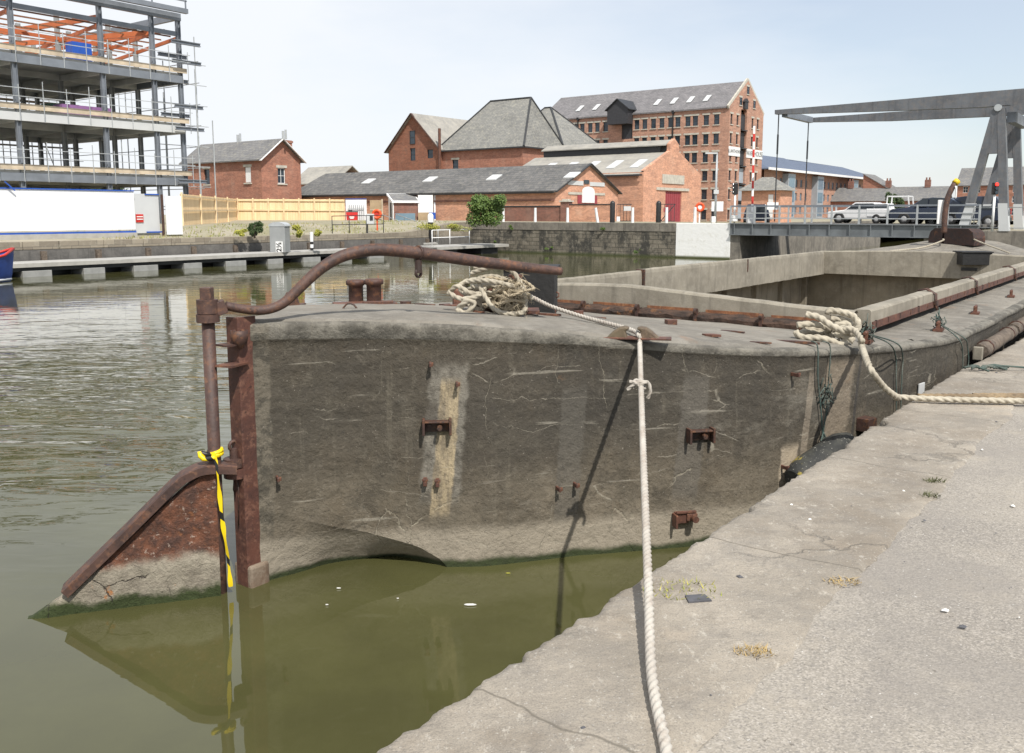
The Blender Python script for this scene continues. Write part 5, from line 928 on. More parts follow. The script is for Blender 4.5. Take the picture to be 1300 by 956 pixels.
bm=t.ramp(t.noise(1.0,3,.6,sc=(.25,.25,9)),.4,.6); c=t.mix(t.math('MULTIPLY',bm,.16),c,(.16,.14,.105)); bl2=t.math('FRACT',t.math('MULTIPLY',z,4.6)); c=t.mix(t.math('MULTIPLY',t.ramp(bl2,.05,.0,0.,1.),t.math('MULTIPLY',t.ramp(t.noise(1.1,4),.45,.6),.35)),c,(.035,.032,.027)); c=t.mix(.18,c,(.115,.082,.045)); gm=t.ramp(t.noise(.75,6,.65),.36,.62); c=t.mix(t.math('MULTIPLY',t.math('MULTIPLY',gm,t.ramp(z,.55,1.1,0.,1.)),.5),c,(.034,.031,.026))
# tide band
zb=t.math('ADD',z,t.math('MULTIPLY',t.math('SUBTRACT',t.noise(1.6,5,.6),.5),.16)); tb=t.ramp(zb,.36,.25,0.,1.); c=t.mix(t.math('MULTIPLY',tb,.8),c,t.mix(t.noise(6,8,.7,sc=(.6,.6,2.5)),(.36,.315,.245),(.24,.21,.165)))
# pale weathered rim
dn=t.math('ADD',dep,t.math('MULTIPLY',t.math('SUBTRACT',t.noise(3,7,.7),.5),.05)); rim=t.ramp(dn,.150,.136,0.,1.); c=t.mix(t.math('MULTIPLY',rim,.85),c,t.mix(t.ramp(t.noise(4,8,.75),.40,.60),(.215,.20,.168),(.095,.088,.074)))
# repaired strip with ochre mortar, and later strips
def stripe(x0,hw,k,za,zb_,colr,amt,c):
    xx=t.math('SUBTRACT',x,t.math('MULTIPLY_ADD',t.math('SUBTRACT',z,.9),k,x0)); xx=t.math('ADD',xx,t.math('MULTIPLY',t.math('SUBTRACT',t.noise(9,5),.5),hw*.7)); ax=t.math('ABSOLUTE',xx)
    m=t.math('MULTIPLY',t.ramp(ax,hw*1.12,hw*.85,0.,1.),t.math('MULTIPLY',t.ramp(z,za,za+.12,0.,1.),t.ramp(z,zb_,zb_-.1,0.,1.))); return t.mix(t.math('MULTIPLY',m,amt),c,colr)
c=stripe(1.075,.10,.085,.45,1.62,t.mix(t.ramp(t.noise(5,6,.7),.4,.6),(.26,.24,.20),(.10,.09,.075)),.6,c)
c=stripe(1.085,.050,.085,.36,1.5,t.mix(t.ramp(t.noise(6,7,.75,sc=(2,2,.5)),.38,.62),(.40,.32,.20),(.19,.155,.105)),.88,c)
c=stripe(2.62,.085,.11,.35,1.45,(.12,.108,.09),.6,c); c=stripe(1.86,.08,.10,.25,1.4,(.11,.10,.083),.5,c)
c=stripe(4.0,.21,.12,.1,1.47,t.mix(t.noise(3,5),(.27,.22,.16),(.19,.155,.115)),.75,c); c=stripe(4.30,.022,.12,.1,1.5,(.045,.04,.035),.9,c); c=stripe(3.60,.04,.12,.1,1.4,(.30,.25,.19),.5,c)
c=stripe(3.42,.10,.1,.35,.80,(.42,.35,.26),.75,c); c=stripe(.05,.07,0,.3,2.,t.mix(t.ramp(t.noise(7,7,.75),.42,.58),(.19,.165,.125),(.05,.046,.036)),.55,c)
# pale leached cracks
wv=t.n('ShaderNodeVectorMath'); wv.operation='ADD'; t.l(t.obj,wv.inputs[0]); s_=t.n('ShaderNodeVectorMath'); s_.operation='SCALE'; s_.inputs['Scale'].default_value=.22; t.l(t.noise(2.4,6,.6,col=True),s_.inputs[0]); t.l(s_.outputs[0],wv.inputs[1])
cr=t.vor(1.7,'DISTANCE_TO_EDGE',src=wv.outputs[0],sc=(1,1,.26)); cm=t.math('MULTIPLY',t.ramp(cr,.001,.007,1.,0.),t.ramp(t.noise(1.5,4),.53,.62)); c=t.mix(t.math('MULTIPLY',cm,.45),c,(.38,.34,.26))
cr2=t.vor(2.1,'DISTANCE_TO_EDGE',src=wv.outputs[0],sc=(.35,.35,1.8)); c=t.mix(t.math('MULTIPLY',t.math('MULTIPLY',t.ramp(cr2,.0,.010,1.,0.),t.ramp(t.noise(1.9,4),.54,.60)),.6),c,(.33,.30,.24))
sc1=t.ramp(t.noise(2.1,6,.55,sc=(.5,.5,7)),.64,.70); c=t.mix(t.math('MULTIPLY',sc1,.45),c,(.36,.33,.27))
spk=t.ramp(t.noise(55,3,.6),.66,.74); c=t.mix(t.math('MULTIPLY',spk,.6),c,(.34,.31,.26)); c=t.mix(t.math('MULTIPLY',t.ramp(t.noise(38,4,.65),.60,.70),.5),c,(.04,.038,.032))
rs=t.ramp(t.noise(1.9,7,.7),.66,.76); c=t.mix(t.math('MULTIPLY',rs,.45),c,(.25,.13,.06))
ag=t.ramp(zb,.085,.035,0.,1.); c=t.mix(ag,c,t.mix(t.noise(20,4),(.035,.05,.012),(.02,.025,.01)))
pit=t.noise(24,6,.75); h=t.math('ADD',t.noise(3.2,8,.65),t.math('MULTIPLY',cm,-.12)); M['hull concrete']=t.fin(c,.9,t.bump(pit,.9,.012,t.bump(h,.85,.06)))
t=NT('deck concrete'); x,y,z=t.xyz(); c=t.mix(t.ramp(t.noise(1.1,8,.62),.34,.66),(.215,.195,.162),(.135,.124,.105)); c=t.mix(t.math('MULTIPLY',t.ramp(t.noise(4.5,8,.7),.42,.66),.6),c,(.27,.25,.215)); c=t.mix(t.math('MULTIPLY',t.ramp(t.noise(9,5,.7,sc=(.5,2.5,1)),.52,.68),.5),c,(.13,.115,.095))
c=t.mix(t.math('MULTIPLY',t.ramp(t.noise(2.7,6,.7),.58,.72),.5),c,(.24,.15,.095)); c=t.mix(t.math('MULTIPLY',t.ramp(t.noise(80,3,.6),.55,.7),.45),c,(.12,.11,.095)); M['deck concrete']=t.fin(c,.92,t.bump(t.noise(60,5,.7),.6,.005,t.bump(t.noise(7,7,.65),.6,.03)))
hullmesh(-1); hullmesh(1)
# deck pieces
HA,HB,HY=5.7,20.65,2.66
def deckpatch(a0,a1,yf,na,ny):
    rows=[]
    for i in range(na+1):
        a=a0+(a1-a0)*i/na; y0,y1=yf(a); rows.append([(a,y0+(y1-y0)*j/ny,deckz(a,y0+(y1-y0)*j/ny)+(.012*noise.noise(Vector((a*2,(y0+(y1-y0)*j/ny)*2,1)))+.006*noise.noise(Vector((a*7,(y0+(y1-y0)*j/ny)*7,2))) if 0<j<ny else (-.028 if abs(abs(y0+(y1-y0)*j/ny)-ew(a))<.01 else 0))) for j in range(ny+1)])
    mb=MB(); mb.smooth=True; mb.grid(rows); return mb
def ew(a): return wz(a)[0]-.045
mb=deckpatch(0,HA,lambda a:(-ew(a),ew(a)),90,60)
for m2 in (deckpatch(HA,HB,lambda a:(-ew(a),-2.56),120,10),deckpatch(HA,HB,lambda a:(2.6,ew(a)),60,6),deckpatch(HB,LBG,lambda a:(-ew(a),ew(a)),40,30)):
    b=len(mb.v); mb.v+=m2.v; mb.f+=[[b+i for i in f] for f in m2.f]; mb.mi+=m2.mi; mb.sm+=m2.sm
mb.build('deck','deck concrete',B,fix=False)
# hold
H=MB(); z0=.12; z1=1.20; yi=3.08; xa,xb=5.25,21.1
H.add([(xa,-yi,z0),(xb,-yi,z0),(xb,yi,z0),(xa,yi,z0),(xa,-yi,z1),(xb,-yi,z1),(xb,yi,z1),(xa,yi,z1)],[(0,1,2,3),(0,4,5,1),(1,5,6,2),(2,6,7,3),(3,7,4,0)]); H.build('hold_lining','hold concrete',B,fix=False)
mb=MB(); 
for (a,b,c_,d) in ((xa+.3,xb-.3,-yi-.04,-2.62),(xa+.3,xb-.3,2.62,yi+.04),(xa-.02,5.66,-2.6,2.6),(20.68,xb+.02,-2.6,2.6)): mb.box(((a+b)/2,(c_+d)/2,1.19),(b-a,d-c_,.06))
mb.build('deck_beams','hold concrete',B)
for k in range(9):
    x=6.6+k*1.75
    for y_ in (yi-.06,-yi+.06): mb=MB(); mb.box((x,y_,.66),(.14,.12,1.0)); mb.build('hold_rib','hold concrete',B)
mb=MB(); mb.box((7.5,2.7,.62),(.10,.14,.9)); mb.build('hold_post','coaming concrete',B)
CT=.60-WZ
def wob(o,k=.012,cuts=True): return o
def beam(nm,p,q,w,h,mat,parent=B,bev=.02,n=40,amp=.006,up=None):
    """long concrete beam with slightly uneven edges; p,q are the centre ends"""
    p=Vector(p);q=Vector(q); d=(q-p).normalized(); sdv=d.cross(Vector((0,0,1))).normalized(); rows=[]; sec=[(-.5,-.5),(-.5,.38),(-.42,.47),(-.3,.5),(.3,.5),(.42,.47),(.5,.38),(.5,-.5)]
    for i in range(n+1):
        c_=p.lerp(q,i/n); rows.append([c_+sdv*(a*w+amp*noise.noise(c_*3+Vector((a*9,b*9,0))))+Vector((0,0,b*h+amp*1.4*noise.noise(c_*4+Vector((a*5,b*7,4))))) for a,b in sec]+[])
    for r_ in rows: r_.append(r_[0].copy())
    mb=MB(); mb.grid(rows); mb.add([tuple(v) for v in rows[0][:-1]],[tuple(range(8))[::-1]]); mb.add([tuple(v) for v in rows[-1][:-1]],[tuple(range(8))]); return mb.build(nm,mat,parent)
beam('near_coaming' if False else 'coaming',(HA-.02,-2.56,(CT+1.0)/2-.02),(HB,-2.56,(CT+1.0)/2-.02),.10,CT-1.04,'coaming concrete',n=90)
cb=beam('coaming_rail',(HA+.06,-2.67,CT-.08),(HB,-2.67,CT-.08),.19,.17,'coaming concrete',n=120,amp=.004)
mb=MB(); mb.box(((HA+HB)/2,-2.772,CT-.16),(HB-HA-.2,.02,.075)); mb.box(((HA+HB)/2,-2.70,CT-.185),(HB-HA-.2,.12,.016)); mb.build('rusty_angle','red rust',B)
for k in range(32): mb=MB(); x=HA+.25+k*.46; mb.box((x+random.uniform(-.08,.08),-2.778,CT-.15),(.02,.018,random.choice((.05,.06,.075)))); mb.build('bolt','dark rust',B)
for x in (8.55,11.3,15.0):
    mb=MB(); pts=[(x,-2.58,CT+.01),(x,-2.68,CT+.035),(x,-2.79,CT-.03),(x,-2.80,CT-.17),(x+.02,-2.82,1.47)]
    for o_ in (0,.07): mb.tube([(p[0]+o_,p[1],p[2]) for p in pts],.014,6)
    mb.box((x+.035,-2.805,CT-.13),(.12,.03,.05)); mb.build('clamp','dark rust',B)
x=fx_=onplane(812,345,tw(0,2.6,0),NV); xj=tl(x).x
beam('coaming',(HA,2.6,(CT+1.05)/2-.005),(xj-.03,2.6,(CT+1.05)/2-.005),.13,CT-1.05-.03,'coaming concrete',n=50); beam('coaming',(xj+.03,2.6,(CT+1.08)/2),(HB,2.6,(CT+1.08)/2),.13,CT-1.08,'coaming concrete',n=80)
mb=MB(); mb.box((xj,2.58,(CT+1.1)/2+.02),(.05,.17,CT-1.14)); mb.build('rusty_joint','dark rust',B)
mb=MB(); xs=tl(onplane(949,333,tw(0,2.54,0),NV)).x; mb.box((xs,2.53,1.55),(.05,.012,.28)); mb.build('rusty_joint','dark rust',B)
# aft cross coaming, peaked towards the middle
def cross(x,th,prof,zb,mat='coaming concrete',nm='coaming'):
    mb=MB(); rows=[]
    for y,z in prof:
        e=.006*noise.noise(Vector((x,y*4,2))); rows.append([(x-th/2,y,zb),(x-th/2,y,z-.03+e),(x-th/2+.02,y,z-.008+e),(x-th/2+.05,y,z+e),(x+th/2-.03,y,z+e),(x+th/2,y,z-.02),(x+th/2,y,zb),(x-th/2,y,zb)])
    mb.grid(rows); return mb.build(nm,mat,B)
def lerps(tab,n): 
    return [(tab[0][0]+(tab[-1][0]-tab[0][0])*k/n,interp(tab,tab[0][0]+(tab[-1][0]-tab[0][0])*k/n)[0]) for k in range(n+1)]
cross(HA-.04,.14,lerps([(-2.64,CT-.005),(.0,CT+.145),(.35,CT+.15),(1.0,CT+.125),(2.54,CT+.0)],60),1.1)
cross(HB+.08,.16,lerps([(-2.64,CT-.01),(-.5,CT+.055),(.5,CT+.06),(2.66,CT-.0)],50),1.1)
# timber strip and rusty brackets along the aft coaming
rows=[]; mb=MB()
t=NT('rotten timber'); a=t.ramp(t.noise(9,7,.7,sc=(1,.35,1)),.38,.62); c=t.mix(a,(.028,.019,.015),(.085,.048,.032)); c=t.mix(t.math('MULTIPLY',t.ramp(t.noise(5,6,.7),.57,.70),.8),c,(.26,.11,.035)); M['rotten timber']=t.fin(c,.9,t.bump(t.noise(22,7,.75,sc=(1,.3,1)),1.,.03))
segs=[(-2.42,-1.72),(-1.70,-.95),(-.93,-.2),(-.18,.55),(.57,1.25)]
for (y0,y1) in segs:
    rows=[]
    for k in range(16):
        y=y0+(y1-y0)*k/15; dz=deckz(HA-.2,y); e=lambda s: .028*noise.noise(Vector((y*6,s*3,1))); rows.append([(HA-.12,y,dz-.03),(HA-.26+e(1),y,dz-.02),(HA-.27+e(2),y,dz+.05+e(3)),(HA-.225+e(4),y,dz+.085+e(5)),(HA-.12,y,dz+.10+e(6)),(HA-.12,y,dz-.03)])
    mb=MB(); mb.grid(rows); mb.add([tuple(p) for p in rows[0][:-1]],[(0,1,2,3,4)]); mb.add([tuple(p) for p in rows[-1][:-1]],[(4,3,2,1,0)]); mb.build('timber_strip','rotten timber',B)
    mb=MB(); mb.box((HA-.125,(y0+y1)/2,deckz(HA-.2,(y0+y1)/2)+.105),(.012,y1-y0-.1,.05)); mb.build('rusty_angle','orange rust',B)
for y in (-2.44,-1.71,-.94,-.19,.56):
    dz=deckz(HA-.2,y); mb=MB(); mb.smooth=True; mb.cyl((0,0,-.018),.036,.036,12,Matrix.Translation((HA-.27,y,dz+.115))@Matrix.Rotation(math.pi/2,4,'X')); mb.smooth=False; mb.box((HA-.265,y,dz+.055),(.045,.034,.12)); mb.build('lug','dark rust',B)
# ladder rungs in the forward coaming
for z in (1.50,1.34): mb=MB(); mb.box((HB-.005,-1.02,z),(.03,.36,.075)); mb.build('rung_slot','black paint',B)
# ---- stern post and rudder
mb=MB(); mb.box((-.015,-.075,.90),(.15,.022,2.16)); mb.box((-.085,-.02,.90),(.022,.13,2.155)); mb.build('stern_post','red rust',B,bevel=.005)
mb=MB(); mb.box((-.02,-.01,.9),(.10,.10,2.1)); mb.build('post_web','dark rust',B)
conc('stained footing',(.24,.19,.14),(.13,.075,.045),(.33,.29,.23),3,.5)
mb=MB(); mb.box((-.01,-.02,-.1),(.17,.20,.52)); mb.build('post_footing','stained footing',B,bevel=.02)
# cup and plate brackets on the post
def px_on(u,v,Y): return tl(dp(u,v,Y))
q=px_on(299,428,6.27); mb=MB(); mb.smooth=True; mb.lathe([(.01,-.085),(.05,-.04),(.06,.0),(.06,.05),(.052,.05),(.052,.0),(.0,-.03)],16,Matrix.Translation((q.x+.01,q.y-.03,q.z))); mb.smooth=False; mb.box((q.x-.03,q.y+.02,q.z-.05),(.16,.13,.012)); mb.build('gudgeon_cup','dark rust',B)
q=px_on(297,462,6.27); mb=MB(); mb.box((q.x-.02,q.y-.01,q.z),(.20,.14,.014),rz=.3); mb.build('gudgeon_plate','rust',B)
RX,RY=-.262,.012; RD=Vector((-.832,.555,0))
blw=lambda s,z,off=0: (RX+RD.x*s-RD.y*off,RY+RD.y*s+RD.x*off,z)
bn_w=(D1*(-RD.y)+NV*RD.x); bp0=tw(RX,RY,0); bd_w=D1*RD.x+NV*RD.y
def bl(u,v): p=onplane(u,v,bp0,bn_w); return ((p-bp0).dot(bd_w),p.z-WZ)
t=NT('rudder face'); x,y,z=t.xyz(); zz=t.math('ADD',z,t.math('MULTIPLY',t.math('SUBTRACT',t.noise(3.2,7,.65),.5),.28))
rust_=t.mix(t.ramp(t.noise(9,8,.7),.35,.65),(.19,.075,.04),(.075,.038,.028)); rust_=t.mix(t.ramp(t.noise(26,7,.75),.57,.68),rust_,(.42,.33,.27)); rust_=t.mix(t.math('MULTIPLY',t.ramp(t.noise(12,5,.6),.6,.72),.6),rust_,(.36,.14,.05))
cn=t.mix(t.ramp(t.noise(6,8,.7),.35,.65),(.36,.32,.25),(.235,.205,.16)); cn=t.mix(t.ramp(t.noise(3.5,6,.7),.62,.7),cn,(.42,.17,.05))
c=t.mix(t.ramp(zz,.27,.36),cn,rust_); c=t.mix(t.ramp(zz,.115,.04,0.,1.),c,(.035,.05,.012))
wv=t.n('ShaderNodeVectorMath'); wv.operation='ADD'; t.l(t.obj,wv.inputs[0]); s_=t.n('ShaderNodeVectorMath'); s_.operation='SCALE'; s_.inputs['Scale'].default_value=.25; t.l(t.noise(4,5,.6,col=True),s_.inputs[0]); t.l(s_.outputs[0],wv.inputs[1])
ck=t.math('MULTIPLY',t.ramp(t.vor(2.6,'DISTANCE_TO_EDGE',src=wv.outputs[0]),0.,.02,1.,0.),t.math('MULTIPLY',t.ramp(z,.5,.42,0.,1.),t.ramp(t.noise(2.3,3),.48,.54))); c=t.mix(t.math('MULTIPLY',ck,.8),c,(.04,.03,.025))
M['rudder face']=t.fin(c,.9,t.bump(t.noise(40,6,.75),.8,.012,t.bump(t.math('ADD',t.noise(9,7,.7),t.math('MULTIPLY',ck,-.5)),1.,.05)))
top=[bl(u,v) for u,v in ((283,600),(262,606),(235,625),(200,655),(160,692),(120,725),(88,752),(60,770),(40,783))]
tabt=[(max(0,s),z) for s,z in top]; smax=tabt[-1][0]+.02
rows=[]; back=[]; ns=56; nz_=30
for i in range(ns+1):
    s=smax*i/ns; zt=max(.0,interp(tabt,s)[0]+.05*(1-i/ns)); row=[]; bk=[]
    for j in range(nz_+1):
        z=-.7+(zt+.7)*j/nz_; th=.07*(1-.45*i/ns); nn_=noise.noise(Vector((s*5,z*5,1)))*.018+noise.noise(Vector((s*16,z*16,2)))*.010
        lay=.02 if z>.30+.06*noise.noise(Vector((s*6,0,4))) else 0
        row.append(blw(s,z,(th-lay+nn_) if j<nz_ else th*.6)); bk.append(blw(s,z,-th if j<nz_ else -th*.6))
    rows.append(row); back.append(bk)
mb=MB(); mb.smooth=True; mb.grid(rows); mb.grid([r_[::-1] for r_ in back]); mb.grid([[rows[i][-1],back[i][-1]] for i in range(ns+1)]); mb.grid([[rows[-1][j],back[-1][j]] for j in range(nz_+1)]); mb.grid([[rows[0][j],back[0][j]] for j in range(nz_+1)])
RU=mb.build('rudder','rudder face',B)
zs_=[px_on(268,v,6.218).z for v in (372,380,404,590,612)]
mb=MB(); mb.tube([(RX,RY,-.8),(RX,RY,zs_[1]+.0)],.044,14); mb.build('rudder_stock','smooth rust',RU)
mb=MB(); sp=[bl(u,v) for u,v in ((300,592),(262,592),(240,600),(222,613),(160,674),(84,748))]
for (a_,b_) in zip(sp,sp[1:]): pass
pts=[Vector(blw(s,z-.01,0)) for s,z in spline([(s,z,0) for s,z in sp],.04) for _ in [0]] if False else [Vector(blw(p.x,p.y-.01,0)) for p in spline([(s,z,0) for s,z in sp],.04)]
n=len(pts); mb=MB(); rows=[]
for i,p in enumerate(pts):
    tt=(pts[min(i+1,n-1)]-pts[max(0,i-1)]).normalized(); ff=Vector((-RD.y,RD.x,0)); up_=tt.cross(ff).normalized()
    if up_.z<0: up_=-up_
    hh=.034; wv_=.085; rows.append([p+ff*a*wv_+up_*b*hh for a,b in ((-1,-.8),(-1,.8),(-.8,1),(.8,1),(1,.8),(1,-.8),(.8,-1),(-.8,-1),(-1,-.8))])
mb.grid(rows); mb.add([tuple(v) for v in rows[0][:-1]],[tuple(range(8))]); mb.add([tuple(v) for v in rows[-1][:-1]],[tuple(range(8))]); mb.build('rudder_strap','smooth rust',RU)
zr_=zs_[3]-.02
mb=MB(); mb.smooth=True; mb.cyl((-.1,0,zr_-.10),.085,.07,18); mb.smooth=False; mb.box((-.06,0,zr_-.065),(.16,.13,.068)); mb.build('gudgeon','red rust',B,bevel=.008)
mb=MB(); mb.cyl((-.11,0,zr_-.02),.075,.06,16); mb.cyl((-.11,0,zr_+.0),.03,.11,12); mb.tube([(-.11+.035*math.cos(a*.7),.0,zr_+.13+.035*math.sin(a*.7)) for a in range(10)],.013,6); mb.build('pintle','smooth rust',RU)
for dy_,l_ in ((.02,.26),(-.02,.36)): mb=MB(); mb.tube([(-.1,dy_,zr_-.1),(-.105,dy_*1.5,zr_-.2),(-.09+dy_,dy_,zr_-.1-l_)],.005,5); mb.build('hanging_wire','dark rust',B)
# tiller
te=tl((.40,7.53,0)); tdir=Vector((te.x-RX,te.y-RY,0)).normalized(); tn_w=(D1*(-tdir.y)+NV*tdir.x)
def tlp(u,v): return tl(onplane(u,v,tw(RX,RY,0),tn_w))
tp_=[tlp(u,v) for u,v in ((286,388),(300,391),(322,394),(340,393),(358,386),(372,374),(388,358),(410,339),(438,324),(478,317),(530,321),(600,331),(660,338.5),(712,344.5))]
rr=[.030,.033,.037,.041,.044,.046,.048,.048,.047,.046,.044,.041,.038,.034]
pts=spline(tp_,.03); m=len(pts); rs_=[rr[min(13,int(i/(m-1)*13))]*(1-((i/(m-1)*13)%1))+rr[min(13,int(i/(m-1)*13)+1)]*((i/(m-1)*13)%1) for i in range(m)]
mb=MB(); mb.tube(pts,.045,16,rs=rs_); TI=mb.build('tiller','smooth rust',RU)
mb=MB(); q=tlp(531,330); mb.cyl((q.x,q.y,q.z-.10),.028,.10,10); mb.tube([(q.x+.03*math.cos(k*.7),q.y,q.z-.10+.03*math.sin(k*.7)) for k in range(10)],.012,6); qq=tlp(531,321); mb.tube([(qq.x-.012,qq.y,qq.z),(qq.x+.012,qq.y,qq.z)],.056,16); mb.build('tiller_eye','dark rust',TI)
mb=MB(); mb.smooth=True; mb.cyl((RX,RY,zs_[2]+.035),.072,zs_[1]-zs_[2]-.035,20); mb.cyl((RX,RY,zs_[2]-.025),.078,.055,20); mb.smooth=False; mb.box((RX,RY,zs_[0]-.01),(.075,.075,.10),rz=.6); a=tp_[0]; mb.bar((RX,RY,zs_[1]-.09),(a.x,a.y,a.z),.075,.095); mb.build('tiller_head','smooth rust',TI,bevel=.005)
# ---- deck fittings
def dfit(nm,x,y,build,mat,rz=0,bevel=0):
    mb=MB(); build(mb); return mb.build(nm,mat,B,loc=(x,y,deckz(x,y)),rz=rz,bevel=bevel)
for (u,v,z_) in ((452,381,.72),(475,382,.72)):
    q=tl(gp(u,v,z_)); o=dfit('bollard',q.x,q.y,lambda m:m.lathe([(.075,0),(.075,.20),(.10,.215),(.10,.25),(.085,.262),(0,.265)],20),'dark rust')
q=tl(gp(463,383,.72)); dfit('bollard_base',q.x,q.y,lambda m:(m.box((0,0,.012),(.62,.26,.03)),m.box((.12,-.1,.03),(.3,.06,.03))),'rust',rz=-.64,bevel=.006)
q=tl(gp(445,401,.775)); mb=MB(); mb.tube(spline([(-.075,0,-.02),(-.065,0,.05),(-.02,0,.10),(.03,0,.09),(.06,.0,.04),(.075,0,-.03)],.02),.008,6); mb.build('hoop','dark rust',B,loc=q,rz=-ROT1)
q=tl(gp(369,386,.80)); 
def lug(m): m.prismy([(-.10,0),(.08,0),(.055,.09),(.03,.12),(-.03,.12),(-.07,.05)],-.02,.02); m.box((-.03,0,.008),(.30,.14,.02))
dfit('eye_lug',q.x,q.y,lug,'dark rust',rz=-ROT1)
for (u,v,z_,w_,d_,h_,a_) in ((515,384,.72,.10,.08,.035,.2),(540,388,.7,.22,.05,.012,-.4),(565,381,.68,.14,.08,.03,.3),(600,406,.70,.30,.04,.012,-.6),(575,393,.7,.18,.05,.015,-.2),(695,412,.6,.24,.04,.018,-.5),(735,398,.58,.10,.05,.05,.2),(757,408,.57,.22,.05,.012,-.6),(905,431,.53,.16,.05,.02,-.5),(930,421,.5,.30,.05,.012,-.7),(852,411,.53,.13,.10,.05,.1),(965,440,.49,.20,.03,.012,-.4),(1010,437,.47,.34,.05,.02,-.5)):
    q=tl(gp(u,v,z_)); z_d=deckz(q.x,q.y); mb=MB(); pl=[(w_*(.5+.12*random.uniform(-1,1))*math.cos(k*math.pi/4),d_*(.6+.3*random.uniform(-1,1))*math.sin(k*math.pi/4)) for k in range(8)]; mb.prism(pl,0,h_); mb.build('rusty_plate',random.choice(['rust','dark rust']),B,loc=(q.x,q.y,z_d-.002),rz=a_-ROT1+ROT1*.0)
# black hatch box
def hatch(x,y,w,d,h,rz):
    z=deckz(x,y)-.02; mb=MB(); mb.box((0,0,h/2),(w,d,h)); o=mb.build('hatch_box','bitumen',B,loc=(x,y,z),rz=rz,bevel=.008); mb=MB(); mb.box((0,0,h+.012),(w+.05,d+.05,.03)); mb.build('lid','bitumen',o,bevel=.005); mb=MB(); mb.tube([(w/2+.01,-d*.2,h*.5),(w/2+.035,-d*.2,h*.47),(w/2+.035,-d*.2,h*.40),(w/2+.01,-d*.2,h*.38)],.008,6); mb.box((w/2+.004,-d*.2,h*.08),(.01,.06,.05)); mb.build('catch','rust',o)
q=tl(gp(679,401,.60)); hatch(q.x+.16,q.y+.16,.50,.46,.46,-ROT1-.12)
q=tl(gp(1235,322,.62)); hatch(q.x,q.y,.68,.6,.30,-ROT1-.10)
# concrete stub and rusty plate under the rope heap
q=tl(gp(592,389,.68)); dfit('concrete_stub',q.x,q.y,lambda m:m.box((0,0,.10),(.27,.25,.21)),'rust',rz=-ROT1+.1,bevel=.03); 
q=tl(gp(604,386,.68)); dfit('rusty_box',q.x-.02,q.y-.14,lambda m:m.box((0,0,.06),(.12,.02,.12)),'orange rust',rz=-ROT1)
q=tl(gp(640,407,.66)); dfit('rusty_bitt',q.x,q.y,lambda m:(m.cyl((-.12,0,0),.06,.33,14),m.cyl((.10,.02,0),.06,.33,14),m.box((0,0,.012),(.62,.28,.03))),'rust',rz=-ROT1)
# fairlead horns on the edge
rust('fairlead iron',(.13,.10,.06),(.09,.06,.04),(.17,.12,.08))
q=tl(gp(815,433,.605)); mb=MB()
def horn(sg): 
    pr=[(sg*.045,.015),(sg*.06,.06),(sg*.025,.085),(sg*.055,.10),(sg*.105,.092),(sg*.15,.062),(sg*.19,.025),(sg*.22,.0),(sg*.045,0)]
    return pr if sg>0 else pr[::-1]
mb.box((0,0,.006),(.60,.13,.016)); fo=mb.build('fairlead','rust',B,loc=(q.x,q.y+.08,deckz(q.x,q.y+.08)+.0),rz=-ROT1-.18,bevel=.004)
for sg in (-1,1): mb=MB(); mb.prismy(horn(sg),-.05,.05); mb.build('fairlead_horn','fairlead iron',fo,bevel=.014)
# ---- fittings on the hull face found by walking along the hull
def hullpx(u,v,amax=9):
    best=None; a=.05
    while a<amax:
        w_=-side(a,0.0); p=tw(a,w_,0); rr_=ray(u,v); k=math.hypot(p.x,p.y)/math.hypot(rr_.x,rr_.y); z=EYE+rr_.z*k; w_=-side(a,z); p=tw(a,w_,0); az=math.atan2(p.x,p.y)-math.atan2(rr_.x,rr_.y)
        if best is None or abs(az)<best[0]: best=(abs(az),a,w_,z-WZ)
        a+=.01
    _,a,w_,z=best; ang=math.atan2(-side(a+.05,z+WZ)+side(a-.05,z+WZ),.1); return Vector((a,w_,z)),ang
def hfit(nm,u,v,build,mat,bevel=.004,amax=9): p,an=hullpx(u,v,amax); mb=MB(); build(mb); return mb.build(nm,mat,B,loc=p,rz=an,bevel=bevel)
def br1(m): m.box((0,-.02,0),(.18,.018,.085)); m.box((0,-.05,.04),(.18,.07,.014)); m.cyl((0,0,0),.012,.05,8,Matrix.Translation((-.06,-.0,.01))@Matrix.Rotation(math.pi/2,4,'X')); m.box((-.10,-.045,.0),(.02,.09,.12)); m.box((.10,-.045,0),(.02,.09,.12)); m.cyl((0,0,0),.02,.1,10,Matrix.Translation((.02,-.0,.0))@Matrix.Rotation(math.pi/2,4,'X'))
hfit('bracket',555,540,br1,'dark rust'); hfit('bracket',887,551,br1,'dark rust'); hfit('bracket',1092,537,lambda m:(m.box((0,-.06,0),(.16,.12,.12)),m.box((.05,-.09,-.08),(.05,.08,.08))),'dark rust')
def br2(m): m.box((-.03,-.03,.01),(.11,.05,.09)); m.box((.05,-.04,.015),(.09,.06,.06)); m.cyl((0,0,0),.028,.10,12,Matrix.Translation((.06,-.02,.01))@Matrix.Rotation(math.pi/2,4,'X')); m.box((-.09,-.05,-.01),(.018,.09,.11)); m.box((0,-.06,.06),(.17,.02,.02))
hfit('bracket',868,655,br2,'rust')
for u,v in ((541,610),(556,611)): hfit('bracket',u,v,lambda m:(m.box((0,-.025,0),(.03,.05,.06)),m.box((0,-.045,.02),(.045,.015,.02))),'rust')
for u,v in ((547,462),(579,487),(351,606),(707,618),(728,613),(1005,475),(992,592)): hfit('spike',u,v,lambda m:(m.box((0,-.04,0),(.018,.09,.03)),m.box((.008,-.07,.006),(.03,.02,.03))),'rust')
hfit('number_plate' if False else 'white_plate',1168,496,lambda m:m.box((0,-.012,0),(.14,.015,.16)),'light grey panel')
